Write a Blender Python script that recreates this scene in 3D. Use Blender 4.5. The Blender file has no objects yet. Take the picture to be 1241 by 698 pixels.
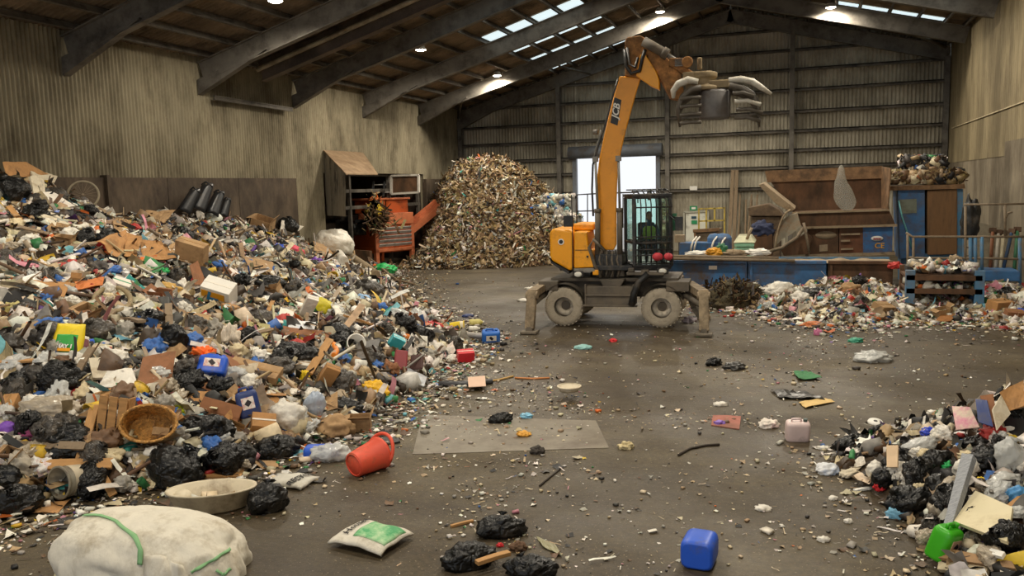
import bpy, math, random
import numpy as np
from mathutils import Vector, Matrix, Euler, noise

random.seed(7)
RNG = np.random.default_rng(11)
PI = math.pi
COL = bpy.context.scene.collection

# ------------------------------------------------------------------ camera model
W, H = 1241, 698
CX, CY, F = 620.5, 349.0, 1000.0
EYE = np.array([0.0, 0.0, 3.8])
_d = np.array([981 - CX, 219 - CY, F]); YC = _d / np.linalg.norm(_d)
_p = np.array([981 - CX - 3000, 219 - CY + 81.0, F])
ZC = np.cross(_d, _p); ZC /= np.linalg.norm(ZC)
if ZC[1] > 0: ZC = -ZC
XC = np.cross(YC, ZC)
ROT = np.stack([XC, YC, ZC])

def ray(px, py): return ROT @ np.array([px - CX, py - CY, F])
def onz(px, py, z=0.0):
    r = ray(px, py); return Vector(EYE + (z - EYE[2]) / r[2] * r)
def onx(px, py, x):
    r = ray(px, py); return Vector(EYE + x / r[0] * r)
def ony(px, py, y):
    r = ray(px, py); return Vector(EYE + y / r[1] * r)
def depth(p): return float((ROT.T @ (np.array(p) - EYE))[2])
def ppm(p): return F / depth(p)
def proj(p):
    c = ROT.T @ (np.array(p) - EYE); return CX + F * c[0] / c[2], CY + F * c[1] / c[2]

cam_data = bpy.data.cameras.new('camera')
cam = bpy.data.objects.new('camera', cam_data); COL.objects.link(cam)
M3 = Matrix(((ROT[0][0], -ROT[0][1], -ROT[0][2]), (ROT[1][0], -ROT[1][1], -ROT[1][2]), (ROT[2][0], -ROT[2][1], -ROT[2][2])))
cam.matrix_world = Matrix.Translation(Vector(EYE)) @ M3.to_4x4()
cam_data.sensor_width = 36.0; cam_data.lens = 36.0 * F / W
cam_data.clip_start = 0.05; cam_data.clip_end = 400
bpy.context.scene.camera = cam

# ------------------------------------------------------------------ materials
def S(h):
    h = h.lstrip('#'); o = []
    for i in (0, 2, 4):
        c = int(h[i:i + 2], 16) / 255
        o.append(c / 12.92 if c <= 0.04045 else ((c + 0.055) / 1.055) ** 2.4)
    return tuple(o)

MATS = {}
def mat(name, c, rough=0.6, var=0.25, scale=4.0, dirt=0.0, dirtc='#5a4a38', dscale=1.3, metal=0.0, bump=0.0, bscale=20.0, trans=0.0, alpha=1.0, spec=0.5, stretch=None, sheen=0.0, crease=0.0):
    if name in MATS: return MATS[name]
    m = bpy.data.materials.new(name); m.use_nodes = True
    nt = m.node_tree; n = nt.nodes; L = nt.links
    b = n['Principled BSDF']
    tc = n.new('ShaderNodeTexCoord'); co = tc.outputs['Object']
    if stretch:
        mp = n.new('ShaderNodeMapping'); mp.inputs['Scale'].default_value = stretch
        L.new(co, mp.inputs['Vector']); co = mp.outputs['Vector']
    c = S(c) if isinstance(c, str) else c
    out = None
    if var > 0:
        t = n.new('ShaderNodeTexNoise'); t.inputs['Scale'].default_value = scale; t.inputs['Detail'].default_value = 5; t.inputs['Roughness'].default_value = 0.65
        L.new(co, t.inputs['Vector'])
        r = n.new('ShaderNodeValToRGB')
        r.color_ramp.elements[0].position = 0.3; r.color_ramp.elements[1].position = 0.7
        r.color_ramp.elements[0].color = (*[x * (1 - var) for x in c], 1)
        r.color_ramp.elements[1].color = (*[min(1, x * (1 + var)) for x in c], 1)
        L.new(t.outputs['Fac'], r.inputs['Fac']); out = r.outputs['Color']
    if dirt > 0:
        t2 = n.new('ShaderNodeTexNoise'); t2.inputs['Scale'].default_value = dscale; t2.inputs['Detail'].default_value = 8; t2.inputs['Roughness'].default_value = 0.7
        L.new(co, t2.inputs['Vector'])
        r2 = n.new('ShaderNodeValToRGB'); e = r2.color_ramp.elements
        e[0].position = max(0.0, 0.62 - 0.42 * dirt); e[1].position = min(1.0, 0.85 - 0.4 * dirt)
        e[0].color = (0, 0, 0, 1); e[1].color = (1, 1, 1, 1)
        L.new(t2.outputs['Fac'], r2.inputs['Fac'])
        mx = n.new('ShaderNodeMixRGB'); mx.inputs['Color2'].default_value = (*S(dirtc), 1)
        L.new(r2.outputs['Color'], mx.inputs['Fac'])
        if out: L.new(out, mx.inputs['Color1'])
        else: mx.inputs['Color1'].default_value = (*c, 1)
        out = mx.outputs['Color']
    if out: L.new(out, b.inputs['Base Color'])
    else: b.inputs['Base Color'].default_value = (*c, 1)
    b.inputs['Roughness'].default_value = rough; b.inputs['Metallic'].default_value = metal
    b.inputs['Specular IOR Level'].default_value = spec
    if trans: b.inputs['Transmission Weight'].default_value = trans; b.inputs['IOR'].default_value = 1.3
    if alpha < 1: b.inputs['Alpha'].default_value = alpha
    if sheen: b.inputs['Sheen Weight'].default_value = sheen
    if bump > 0 or crease > 0:
        h = None
        if crease > 0:
            v = n.new('ShaderNodeTexVoronoi'); v.feature = 'DISTANCE_TO_EDGE'; v.inputs['Scale'].default_value = bscale * 0.35
            tn = n.new('ShaderNodeTexNoise'); tn.inputs['Scale'].default_value = bscale * 0.25; tn.inputs['Detail'].default_value = 3
            mp2 = n.new('ShaderNodeVectorMath'); mp2.operation = 'MULTIPLY_ADD'; mp2.inputs[1].default_value = (0.35, 0.35, 0.35)
            L.new(co, tn.inputs['Vector']); L.new(tn.outputs['Color'], mp2.inputs[0]); L.new(co, mp2.inputs[2]); L.new(mp2.outputs[0], v.inputs['Vector'])
            h = v.outputs['Distance']; st = crease
        else:
            t3 = n.new('ShaderNodeTexNoise'); t3.inputs['Scale'].default_value = bscale; t3.inputs['Detail'].default_value = 6
            L.new(co, t3.inputs['Vector']); h = t3.outputs['Fac']; st = bump
        bp = n.new('ShaderNodeBump'); bp.inputs['Strength'].default_value = st; bp.inputs['Distance'].default_value = 0.05
        L.new(h, bp.inputs['Height']); L.new(bp.outputs['Normal'], b.inputs['Normal'])
    MATS[name] = m
    return m

def emit(name, c, s):
    if name in MATS: return MATS[name]
    m = bpy.data.materials.new(name); m.use_nodes = True
    b = m.node_tree.nodes['Principled BSDF']
    b.inputs['Base Color'].default_value = (*S(c), 1); b.inputs['Emission Color'].default_value = (*S(c), 1); b.inputs['Emission Strength'].default_value = s
    MATS[name] = m; return m

def attr_mat(name, rough=0.6, spec=0.4, var=0.35):
    m = bpy.data.materials.new(name); m.use_nodes = True
    nt = m.node_tree; n = nt.nodes; L = nt.links; b = n['Principled BSDF']
    a = n.new('ShaderNodeAttribute'); a.attribute_name = 'scrap'
    tc = n.new('ShaderNodeTexCoord'); t = n.new('ShaderNodeTexNoise'); t.inputs['Scale'].default_value = 9; t.inputs['Detail'].default_value = 4
    L.new(tc.outputs['Object'], t.inputs['Vector'])
    r = n.new('ShaderNodeMapRange'); r.inputs['From Min'].default_value = 0.3; r.inputs['From Max'].default_value = 0.7; r.inputs['To Min'].default_value = 1 - var; r.inputs['To Max'].default_value = 1.1
    L.new(t.outputs['Fac'], r.inputs['Value'])
    mx = n.new('ShaderNodeVectorMath'); mx.operation = 'SCALE'
    L.new(a.outputs['Color'], mx.inputs[0]); L.new(r.outputs['Result'], mx.inputs['Scale']); L.new(mx.outputs[0], b.inputs['Base Color'])
    b.inputs['Roughness'].default_value = rough; b.inputs['Specular IOR Level'].default_value = spec
    return m

# ------------------------------------------------------------------ mesh builder
_ICO = {}
def ico(k):
    if k in _ICO: return _ICO[k]
    import bmesh
    bm = bmesh.new(); bmesh.ops.create_icosphere(bm, subdivisions=k, radius=1.0)
    bm.verts.ensure_lookup_table()
    _ICO[k] = ([v.co.copy() for v in bm.verts], [tuple(v.index for v in f.verts) for f in bm.faces]); bm.free()
    return _ICO[k]

class MB:
    def __init__(s): s.v = []; s.f = []; s.mi = []; s.sm = []; s.m = 0
    def add(s, vs, fs, smooth=False, mi=None):
        o = len(s.v); s.v.extend(Vector(v) for v in vs)
        for f in fs:
            s.f.append(tuple(o + i for i in f)); s.mi.append(s.m if mi is None else mi); s.sm.append(smooth)
        return s
    def box(s, c, d, R=None, taper=1.0):
        hx, hy, hz = d[0] / 2, d[1] / 2, d[2] / 2; vs = []
        for z in (-1, 1):
            k = taper if z > 0 else 1
            for x, y in ((-1, -1), (1, -1), (1, 1), (-1, 1)):
                p = Vector((x * hx * k, y * hy * k, z * hz))
                if R is not None: p = R @ p
                vs.append(p + Vector(c))
        return s.add(vs, [(3, 2, 1, 0), (4, 5, 6, 7), (0, 1, 5, 4), (1, 2, 6, 5), (2, 3, 7, 6), (3, 0, 4, 7)])
    def beam(s, a, b, w, h, up=(0, 0, 1)):
        a, b = Vector(a), Vector(b); d = b - a; l = d.length; z = d.normalized()
        x = Vector(up).cross(z)
        if x.length < 1e-4: x = Vector((1, 0, 0)).cross(z)
        x.normalize(); y = z.cross(x)
        R = Matrix((x, y, z)).transposed()
        return s.box((a + b) / 2, (w, h, l), R)
    def tube(s, pts, r, n=8, smooth=True, caps=True, closed=False):
        pts = [Vector(p) for p in pts]; k = len(pts)
        rs = r if isinstance(r, (list, tuple)) else [r] * k
        rings = []; prev = None
        for i, p in enumerate(pts):
            if closed: t = pts[(i + 1) % k] - pts[i - 1]
            else: t = pts[min(i + 1, k - 1)] - pts[max(i - 1, 0)]
            t.normalize()
            if prev is None:
                u = t.orthogonal().normalized()
            else:
                u = prev - t * prev.dot(t)
                if u.length < 1e-5: u = t.orthogonal()
                u.normalize()
            prev = u; w = t.cross(u)
            rings.append([p + (u * math.cos(2 * PI * j / n) + w * math.sin(2 * PI * j / n)) * rs[i] for j in range(n)])
        vs = [v for rg in rings for v in rg]; fs = []
        for i in range(k if closed else k - 1):
            i2 = (i + 1) % k
            for j in range(n):
                fs.append((i * n + j, i * n + (j + 1) % n, i2 * n + (j + 1) % n, i2 * n + j))
        s.add(vs, fs, smooth)
        if caps and not closed:
            o = len(s.v) - len(vs)
            s.f.append(tuple(o + j for j in reversed(range(n)))); s.mi.append(s.m); s.sm.append(False)
            s.f.append(tuple(o + (k - 1) * n + j for j in range(n))); s.mi.append(s.m); s.sm.append(False)
        return s
    def cyl(s, a, b, r0, r1=None, n=16, caps=True): return s.tube([a, b], [r0, r0 if r1 is None else r1], n, True, caps)
    def lathe(s, prof, n=24, M=None, a0=0, a1=2 * PI, smooth=True):
        full = abs(a1 - a0 - 2 * PI) < 1e-6; k = n if full else n + 1; vs = []; fs = []
        for r, z in prof:
            for j in range(k):
                a = a0 + (a1 - a0) * j / n; p = Vector((r * math.cos(a), r * math.sin(a), z))
                vs.append(M @ p if M is not None else p)
        for i in range(len(prof) - 1):
            for j in range(n):
                j2 = (j + 1) % k; fs.append((i * k + j, i * k + j2, (i + 1) * k + j2, (i + 1) * k + j))
        return s.add(vs, fs, smooth)
    def prism(s, poly, vec):
        vec = Vector(vec); n = len(poly); a = [Vector(p) for p in poly]; b = [p + vec for p in a]
        return s.add(a + b, [tuple(reversed(range(n))), tuple(range(n, 2 * n))] + [(i, (i + 1) % n, n + (i + 1) % n, n + i) for i in range(n)])
    def grid(s, fn, nu, nv, thick=0.0, smooth=True):
        vs = [Vector(fn(i / nu, j / nv)) for j in range(nv + 1) for i in range(nu + 1)]
        fs = [(j * (nu + 1) + i, j * (nu + 1) + i + 1, (j + 1) * (nu + 1) + i + 1, (j + 1) * (nu + 1) + i) for j in range(nv) for i in range(nu)]
        if thick:
            k = len(vs); nm = [Vector() for _ in vs]
            for f in fs:
                q = (vs[f[1]] - vs[f[0]]).cross(vs[f[3]] - vs[f[0]])
                for i in f: nm[i] += q
            vs2 = [v - q.normalized() * thick if q.length else v - Vector((0, 0, thick)) for v, q in zip(vs, nm)]
            r = nu + 1
            edge = list(range(nu + 1)) + [j * r + nu for j in range(1, nv + 1)] + [nv * r + i for i in range(nu - 1, -1, -1)] + [j * r for j in range(nv - 1, 0, -1)]
            fs = fs + [tuple(k + i for i in reversed(f)) for f in fs] + [(edge[i - 1], edge[i - 1] + k, edge[i] + k, edge[i]) for i in range(len(edge))]
            vs = vs + vs2
        return s.add(vs, fs, smooth)
    def blob(s, fn, k=3, smooth=True):
        vs, fs = ico(k); return s.add([fn(v) for v in vs], fs, smooth)
    def xf(s, M, start=0):
        for i in range(start, len(s.v)): s.v[i] = M @ s.v[i]
        return s
    def build(s, name, m, parent=None, bev=0.0, seg=2, sub=0, loc=None):
        me = bpy.data.meshes.new(name)
        me.from_pydata([tuple(v) for v in s.v], [], s.f)
        for q in (m if isinstance(m, (list, tuple)) else [m]): me.materials.append(q)
        me.polygons.foreach_set('material_index', s.mi); me.polygons.foreach_set('use_smooth', s.sm)
        me.update()
        o = bpy.data.objects.new(name, me); COL.objects.link(o)
        if parent is not None: o.parent = parent
        if loc is not None: o.location = loc
        if bev:
            b = o.modifiers.new('bevel', 'BEVEL'); b.width = bev; b.segments = seg; b.limit_method = 'ANGLE'; b.angle_limit = 0.6
        if sub:
            b = o.modifiers.new('subdivision', 'SUBSURF'); b.levels = sub; b.render_levels = sub
        return o

def tag(o, label, cat, group=None, kind=None):
    o['label'] = label; o['category'] = cat
    if group: o['group'] = group
    if kind: o['kind'] = kind
    return o
def thing(name, label, cat, loc=(0, 0, 0), rot=(0, 0, 0), group=None):
    o = bpy.data.objects.new(name, None); COL.objects.link(o)
    o.location = loc
    if isinstance(rot, Matrix): o.rotation_euler = rot.to_euler()
    else: o.rotation_euler = rot
    o.empty_display_size = 0.1
    return tag(o, label, cat, group)
def struct(name, mb, m, **k):
    o = mb.build(name, m, **k); o['kind'] = 'structure'; return o
def dup(o, parent=None):
    c = o.copy(); COL.objects.link(c)
    if parent is not None: c.parent = parent
    for ch in list(o.children): dup(ch, c)
    return c

def text_mesh(body, size, name, m, parent, M, shear=0.0, ext=0.002, bold=0.0):
    cu = bpy.data.curves.new(name, 'FONT'); cu.body = body; cu.size = size; cu.align_x = 'CENTER'; cu.align_y = 'CENTER'; cu.extrude = ext; cu.shear = shear; cu.offset = bold; cu.resolution_u = 3
    t = bpy.data.objects.new('tmp', cu); COL.objects.link(t)
    dg = bpy.context.evaluated_depsgraph_get(); me = bpy.data.meshes.new_from_object(t.evaluated_get(dg))
    bpy.data.objects.remove(t); me.transform(M); me.materials.clear(); me.materials.append(m); me.name = name
    o = bpy.data.objects.new(name, me); COL.objects.link(o); o.parent = parent
    return o
# ------------------------------------------------------------------ the hall
XL, XR, YB, YF = -20.55, 6.65, 48.0, -9.0
XRIDGE, ZRIDGE, SLL, SLR = -4.2, 13.35, 0.284, 0.262
def roofz(x): return ZRIDGE - SLL * (XRIDGE - x) if x < XRIDGE else ZRIDGE - SLR * (x - XRIDGE)

m_sheet = mat('cement_sheet', '#8f866f', 0.85, 0.2, 0.6, 0.5, '#5f5643', 1.1, stretch=(1, 1, 0.4))
m_sheetb = mat('back_sheet', '#b3ac9a', 0.75, 0.2, 0.45, 0.5, '#777060', 0.4, stretch=(1, 1, 0.6))
m_rightw = mat('right_panel', '#9c8e6e', 0.85, 0.22, 0.6, 0.6, '#6b5f46', 0.7, stretch=(1, 0.8, 0.25))
m_plinth = mat('stained_concrete', '#56493a', 0.85, 0.35, 0.9, 0.55, '#352a20', 1.2, bump=0.3, bscale=6, stretch=(1, 1, 0.5))
m_plinthR = mat('grey_concrete', '#8b806c', 0.85, 0.25, 0.9, 0.5, '#5c5140', 0.8, bump=0.3, bscale=6, stretch=(1, 1, 0.4))
m_roof = mat('roof_sheet', '#86745e', 0.85, 0.35, 0.35, 0.45, '#463c30', 0.6)
m_steel = mat('dark_steel', '#706b63', 0.65, 0.25, 1.0, 0.4, '#454039', 1.5, spec=0.4)
m_steel2 = mat('purlin_steel', '#615b52', 0.7, 0.3, 1.0, 0.4, '#26221e', 1.5)

def floor_mat():
    m = bpy.data.materials.new('dirty_concrete'); m.use_nodes = True
    nt = m.node_tree; n = nt.nodes; L = nt.links; b = n['Principled BSDF']
    tc = n.new('ShaderNodeTexCoord')
    def ns(sc, det, ro=0.6, stretch=None, rot=0):
        co = tc.outputs['Object']
        if stretch:
            mp = n.new('ShaderNodeMapping'); mp.inputs['Scale'].default_value = stretch; mp.inputs['Rotation'].default_value = (0, 0, rot)
            L.new(co, mp.inputs['Vector']); co = mp.outputs['Vector']
        t = n.new('ShaderNodeTexNoise'); t.inputs['Scale'].default_value = sc; t.inputs['Detail'].default_value = det; t.inputs['Roughness'].default_value = ro
        L.new(co, t.inputs['Vector']); return t.outputs['Fac']
    def ramp(x, stops):
        r = n.new('ShaderNodeValToRGB'); e = r.color_ramp.elements
        while len(e) < len(stops): e.new(0.5)
        for q, (p, c) in zip(e, stops): q.position = p; q.color = (*c, 1)
        L.new(x, r.inputs['Fac']); return r.outputs['Color']
    def mix(f, a, c2, mode='MIX', fac=None):
        x = n.new('ShaderNodeMixRGB'); x.blend_type = mode
        if f is not None: L.new(f, x.inputs['Fac'])
        else: x.inputs['Fac'].default_value = fac
        L.new(a, x.inputs['Color1'])
        if isinstance(c2, tuple): x.inputs['Color2'].default_value = (*c2, 1)
        else: L.new(c2, x.inputs['Color2'])
        return x.outputs['Color']
    base = ramp(ns(0.22, 9, 0.62), [(0.3, S('#362c1d')), (0.48, S('#4b412e')), (0.7, S('#6a5f46'))])
    streak = ramp(ns(0.6, 7, 0.65, (0.25, 2.2, 1), 0.15), [(0.42, (0, 0, 0)), (0.7, (0.7, 0.7, 0.7))])
    base = mix(streak, base, S('#33281b'))
    grit = ramp(ns(14, 6, 0.75), [(0.3, (0.45, 0.45, 0.45)), (0.7, (1.35, 1.3, 1.2))])
    base = mix(None, base, grit, 'MULTIPLY', 0.85)
    speck = ramp(ns(34, 3, 0.6), [(0.64, (0, 0, 0)), (0.7, (0.75, 0.75, 0.75))])
    base = mix(speck, base, S('#a3937a'))
    L.new(base, b.inputs['Base Color'])
    rr = n.new('ShaderNodeMapRange'); rr.inputs['From Min'].default_value = 0.35; rr.inputs['From Max'].default_value = 0.65; rr.inputs['To Min'].default_value = 0.38; rr.inputs['To Max'].default_value = 0.78
    L.new(ns(0.35, 6, 0.6), rr.inputs['Value']); L.new(rr.outputs['Result'], b.inputs['Roughness'])
    bp = n.new('ShaderNodeBump'); bp.inputs['Strength'].default_value = 0.5; bp.inputs['Distance'].default_value = 0.03
    L.new(ns(5, 8, 0.7), bp.inputs['Height']); L.new(bp.outputs['Normal'], b.inputs['Normal'])
    return m
m_floor = floor_mat()
fl = MB()
fl.grid(lambda u, v: (XL - 6 + u * (XR - XL + 6.4), YF + v * (YB + 1.0 - YF), 0), 8, 8)
struct('floor', fl, m_floor)

def corrugated(mb, p0, along, up, nrm, length, height, pitch, amp, per=6):
    """vertical ribs: p0 corner, unit vectors, ribs counted along 'along'"""
    p0, along, up, nrm = Vector(p0), Vector(along), Vector(up), Vector(nrm)
    k = max(2, int(length / pitch * per)); vs = []; fs = []
    for i in range(k + 1):
        a = length * i / k; o = amp * math.sin(2 * PI * a / pitch)
        for z in ((0, height(a)) if callable(height) else (0, height)):
            vs.append(p0 + along * a + up * z + nrm * o)
    for i in range(k): fs.append((2 * i, 2 * i + 2, 2 * i + 3, 2 * i + 1))
    mb.add(vs, fs, True)

# left wall: corrugated sheeting over a thick concrete push wall, an opening for the shredder
OY0, OY1, OZ = 32.35, 42.6, 4.75
wl = MB(); ez = roofz(XL) + 0.05
corrugated(wl, (XL, YF, 4.3), (0, 1, 0), (0, 0, 1), (1, 0, 0), 30.0 - YF, ez - 4.3, 0.147, 0.034)
corrugated(wl, (XL, 30.0, 0), (0, 1, 0), (0, 0, 1), (1, 0, 0), OY0 - 30.0, ez, 0.147, 0.034)
corrugated(wl, (XL, OY0, OZ), (0, 1, 0), (0, 0, 1), (1, 0, 0), OY1 - OY0, ez - OZ, 0.147, 0.034)
corrugated(wl, (XL, OY1, 4.3), (0, 1, 0), (0, 0, 1), (1, 0, 0), YB - OY1, ez - 4.3, 0.147, 0.034)
for a, b, z in ((YF, 30.0, 4.3), (29.9, OY0, 0), (OY0 - .1, OY1 + .1, OZ), (OY1, YB + .3, 0)): wl.box((XL - 0.14, (a + b) / 2, (z + ez) / 2), (0.12, b - a, ez - z))  # unseen backing added behind the ribs, keeps sky light out of the seams
struct('wall_left', wl, m_sheet)
pw = MB()
for a, b in ((YF, 22.5), (22.5, 26.2), (26.2, 30.0), (OY1, YB)):
    pw.box((XL - 0.05, (a + b) / 2, 2.24), (0.45, b - a - 0.02, 4.48))
pw.box((XL + 0.05, 19.9, 4.1), (0.5, 0.14, 0.9))
struct('baseboard_left', pw, m_plinth)
# the lean-to behind the opening
rc = MB()
rc.box((XL - 5.0, (OY0 + OY1) / 2, 3), (0.2, OY1 - OY0 + 2, 6)); rc.box((XL - 2.75, OY0 - 0.3, 3), (5, 0.2, 6)); rc.box((XL - 2.75, OY1 + 0.3, 3), (5, 0.2, 6)); rc.box((XL - 2.85, (OY0 + OY1) / 2, 5.9), (5.2, OY1 - OY0 + 1, 0.15))
struct('wall_lean_to', rc, m_plinth)
ln = MB()
for z in (3.1, 3.9, 4.7): ln.box((XL - 0.3, (OY0 + OY1) / 2 + 1.0, z), (0.12, OY1 - OY0 - 2.0, 0.16))
for y in (35.0, 39.0, 42.4): ln.box((XL - 0.3, y, 2.7), (0.16, 0.16, 5.4))
struct('trim_1', ln, m_steel2)

# right wall
wr = MB()
corrugated(wr, (XR, YF, 4.5), (0, 1, 0), (0, 0, 1), (1, 0, 0), YB - YF, roofz(XR) - 4.45, 0.30, 0.012)
wr.box((XR + .42, (YF + YB) / 2, 5.3), (.1, YB - YF + .6, 10.6)); struct('wall_right', wr, m_rightw)  # the box is an unseen slab added outside to block sky at the corner
pr = MB()
ys = [YF, 14, 20, 26, 30.5, 34.2, 38.0, 43, YB]
for a, b in zip(ys[:-1], ys[1:]):
    t = 4.55 if b > 37 else 5.0
    pr.box((XR + 0.12 + (0.1 if b > 37 else 0), (a + b) / 2, t / 2), (0.4, b - a - 0.03, t))
struct('baseboard_right', pr, m_plinthR)
tr = MB(); tr.beam((XR - 0.03, 12, 6.2), (XR - 0.03, 46.5, 6.2), 0.05, 0.04)
struct('trim_2', tr, mat('rub_mark', '#b9ab8c', 0.8, 0.5, 3))

# back wall with the roller door opening
DX0, DX1, DZ = -13.0, -8.3, 5.45
wb = MB()
def wbz(x0): return lambda a: roofz(x0 + a) + 0.05
corrugated(wb, (XL, YB, 0), (1, 0, 0), (0, 0, 1), (0, -1, 0), DX0 - XL, wbz(XL), 0.19, 0.038, 6)
corrugated(wb, (DX1, YB, 0), (1, 0, 0), (0, 0, 1), (0, -1, 0), XR - DX1, wbz(DX1), 0.19, 0.038, 6)
corrugated(wb, (DX0, YB, DZ), (1, 0, 0), (0, 0, 1), (0, -1, 0), DX1 - DX0, lambda a: roofz(DX0 + a) - DZ, 0.19, 0.038, 6)
struct('wall_back', wb, m_sheetb)
dr = MB()
dr.box((DX0 - 0.12, YB - 0.12, DZ / 2), (0.24, 0.3, DZ)); dr.box((DX1 + 0.12, YB - 0.12, DZ / 2), (0.24, 0.3, DZ))
dr.cyl((DX0 - 0.4, YB - 0.4, DZ + 0.35), (DX1 + 0.4, YB - 0.4, DZ + 0.35), 0.36, n=20)
struct('door_1', dr, mat('door_steel', '#6a7078', 0.5, 0.2, 1, 0.3))

def girt(x0, x1, z):
    g = MB(); g.box(((x0 + x1) / 2, YB - 0.16, z), (x1 - x0, 0.2, 0.055)); g.box(((x0 + x1) / 2, YB - 0.25, z - 0.06), (x1 - x0, 0.02, 0.16))
    struct('trim_girt', g, m_steel2)
COLX = (-14.0, -7.6, -0.95)
for z in (3.5, 4.62, 5.52, 6.55, 7.58, 8.72, 9.78, 10.8, 11.9):
    x0 = max(XL, XRIDGE - (ZRIDGE - 0.7 - z) / SLL) + 0.15; x1 = min(XR, XRIDGE + (ZRIDGE - 0.7 - z) / SLR) - 0.1
    if z < DZ + 0.5:
        girt(x0, DX0 - 0.25, z); girt(DX1 + 0.25, x1, z)
    else: girt(x0, x1, z)
def ibeam(mb, a, b, hgt, wid, up):
    a, b, up = Vector(a), Vector(b), Vector(up).normalized()
    mb.beam(a, b, 0.03, hgt, up) if False else None
    d = (b - a).normalized(); side = d.cross(up).normalized(); t = 0.04
    def plate(o, w, h):
        vs = []
        for p in (a, b):
            for sx, sy in ((-1, -1), (1, -1), (1, 1), (-1, 1)): vs.append(p + o + side * sx * w / 2 + up * sy * h / 2)
        mb.add(vs, [(3, 2, 1, 0), (4, 5, 6, 7), (0, 1, 5, 4), (1, 2, 6, 5), (2, 3, 7, 6), (3, 0, 4, 7)])
    plate(Vector(), t, hgt); plate(up * hgt / 2, wid, t); plate(-up * hgt / 2, wid, t)
for x in COLX:
    c = MB(); ibeam(c, (x, YB - 0.3, 0), (x, YB - 0.3, roofz(x) - 0.75), 0.4, 0.24, (0, 1, 0)); struct('trim_column', c, m_steel)
for x in (XL + 0.2, XR - 0.18):
    c = MB(); ibeam(c, (x, YB - 0.25, 0), (x, YB - 0.25, roofz(x) - 0.7), 0.35, 0.25, (0, 1, 0)); struct('trim_column', c, m_steel)

# portal frames: one rafter each side, a haunch at the left eaves
nl = Vector((-SLL, 0, 1)).normalized(); nr = Vector((SLR, 0, 1)).normalized()
FRAMES = (7.2, 13.05, 18.9, 24.6, 30.35, 36.15, 42.25, 47.7)
for y in FRAMES:
    d = 0.34
    a = Vector((XL + 0.05, y, roofz(XL) - 0.08)) - nl * (d + 0.1); b = Vector((XRIDGE, y, ZRIDGE - 0.1)) - nl * (d + 0.1)
    g = MB(); ibeam(g, a, b, 2 * d, 0.26, nl)
    g.prism([(XL + 0.05, y - 0.12, 7.42), (XL + 0.05, y - 0.12, 7.95), (XL + 3.0, y - 0.12, 8.77)], (0, 0.24, 0))
    g.add([(XL + 0.05, y - 0.13, 7.42), (XL + 0.05, y + 0.13, 7.42), (XL + 3.0, y + 0.13, 8.75), (XL + 3.0, y - 0.13, 8.75)] + [(XL + 0.05, y - 0.13, 7.46), (XL + 0.05, y + 0.13, 7.46), (XL + 3.0, y + 0.13, 8.79), (XL + 3.0, y - 0.13, 8.79)], [(0, 1, 2, 3), (7, 6, 5, 4), (0, 4, 5, 1), (3, 2, 6, 7), (0, 3, 7, 4), (1, 5, 6, 2)])
    struct('roof_beam', g, m_steel)
    a = Vector((XR - 0.05, y, roofz(XR) - 0.08)) - nr * (d + 0.1); b = Vector((XRIDGE, y, ZRIDGE - 0.1)) - nr * (d + 0.1)
    g = MB(); ibeam(g, b, a, 2 * d, 0.26, nr); struct('roof_beam', g, m_steel)
# second, heavier rafter beside the third bay with a pale conduit
g = MB(); a = Vector((XL + 1.2, 26.4, roofz(XL + 1.2) - 0.1)) - nl * 0.6; b = Vector((XRIDGE, 26.4, ZRIDGE - 0.1)) - nl * 0.6
ibeam(g, a, b, 0.75, 0.34, nl); struct('roof_beam', g, mat('rust_steel', '#5e5145', 0.7, 0.3, 1, 0.4, '#3a2f26'))
g = MB(); g.tube([a + Vector((0, -0.24, 0.02)), b + Vector((0, -0.24, 0.02))], 0.09, 8); struct('trim_pipe', g, mat('pale_pipe', '#a89d86', 0.6, 0.3, 2, 0.4))
g = MB(); ibeam(g, (XL + 0.3, 25.0, 7.35), (XL + 0.3, 29.8, 7.3), 0.12, 0.1, (0, 0, 1)); struct('trim_bracket', g, m_steel2)

# purlins
px_l = [-20.0 + 1.0 * 0] + [-18.9, -17.75, -16.6, -15.25, -14.02, -12.9, -11.68, -10.5, -9.33, -8.1, -6.9, -5.7, -4.6]
px_r = [-3.7, -2.5, -1.3, -0.1, 1.05, 2.08, 3.33, 4.54, 5.62, 6.4]
for x in px_l + px_r:
    n_ = nl if x < XRIDGE else nr
    a = Vector((x, YF, roofz(x))) - n_ * 0.1; b = Vector((x, YB - 0.1, roofz(x))) - n_ * 0.1
    g = MB(); ibeam(g, a, b, 0.16, 0.08, n_); struct('trim_purlin', g, m_steel2)
# corrugated roof sheets
def roof_side(x0, x1, name):
    g = MB(); n_ = nl if x0 < XRIDGE else nr; pitch = 0.2; k = int((YB - YF + 1) / pitch * 5); vs = []; fs = []
    for i in range(k + 1):
        y = YF + (YB - YF + 0.2) * i / k; o = 0.045 * math.sin(2 * PI * y / pitch) + 0.055
        vs += [Vector((x0, y, roofz(x0))) + n_ * o, Vector((x1, y, roofz(x1))) + n_ * o]
    for i in range(k): fs.append((2 * i, 2 * i + 1, 2 * i + 3, 2 * i + 2))
    g.add(vs, fs, True); return struct(name, g, m_roof)
roof_side(XL - 0.4, XRIDGE, 'ceiling'); roof_side(XRIDGE, XR + 0.3, 'ceiling')
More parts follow.
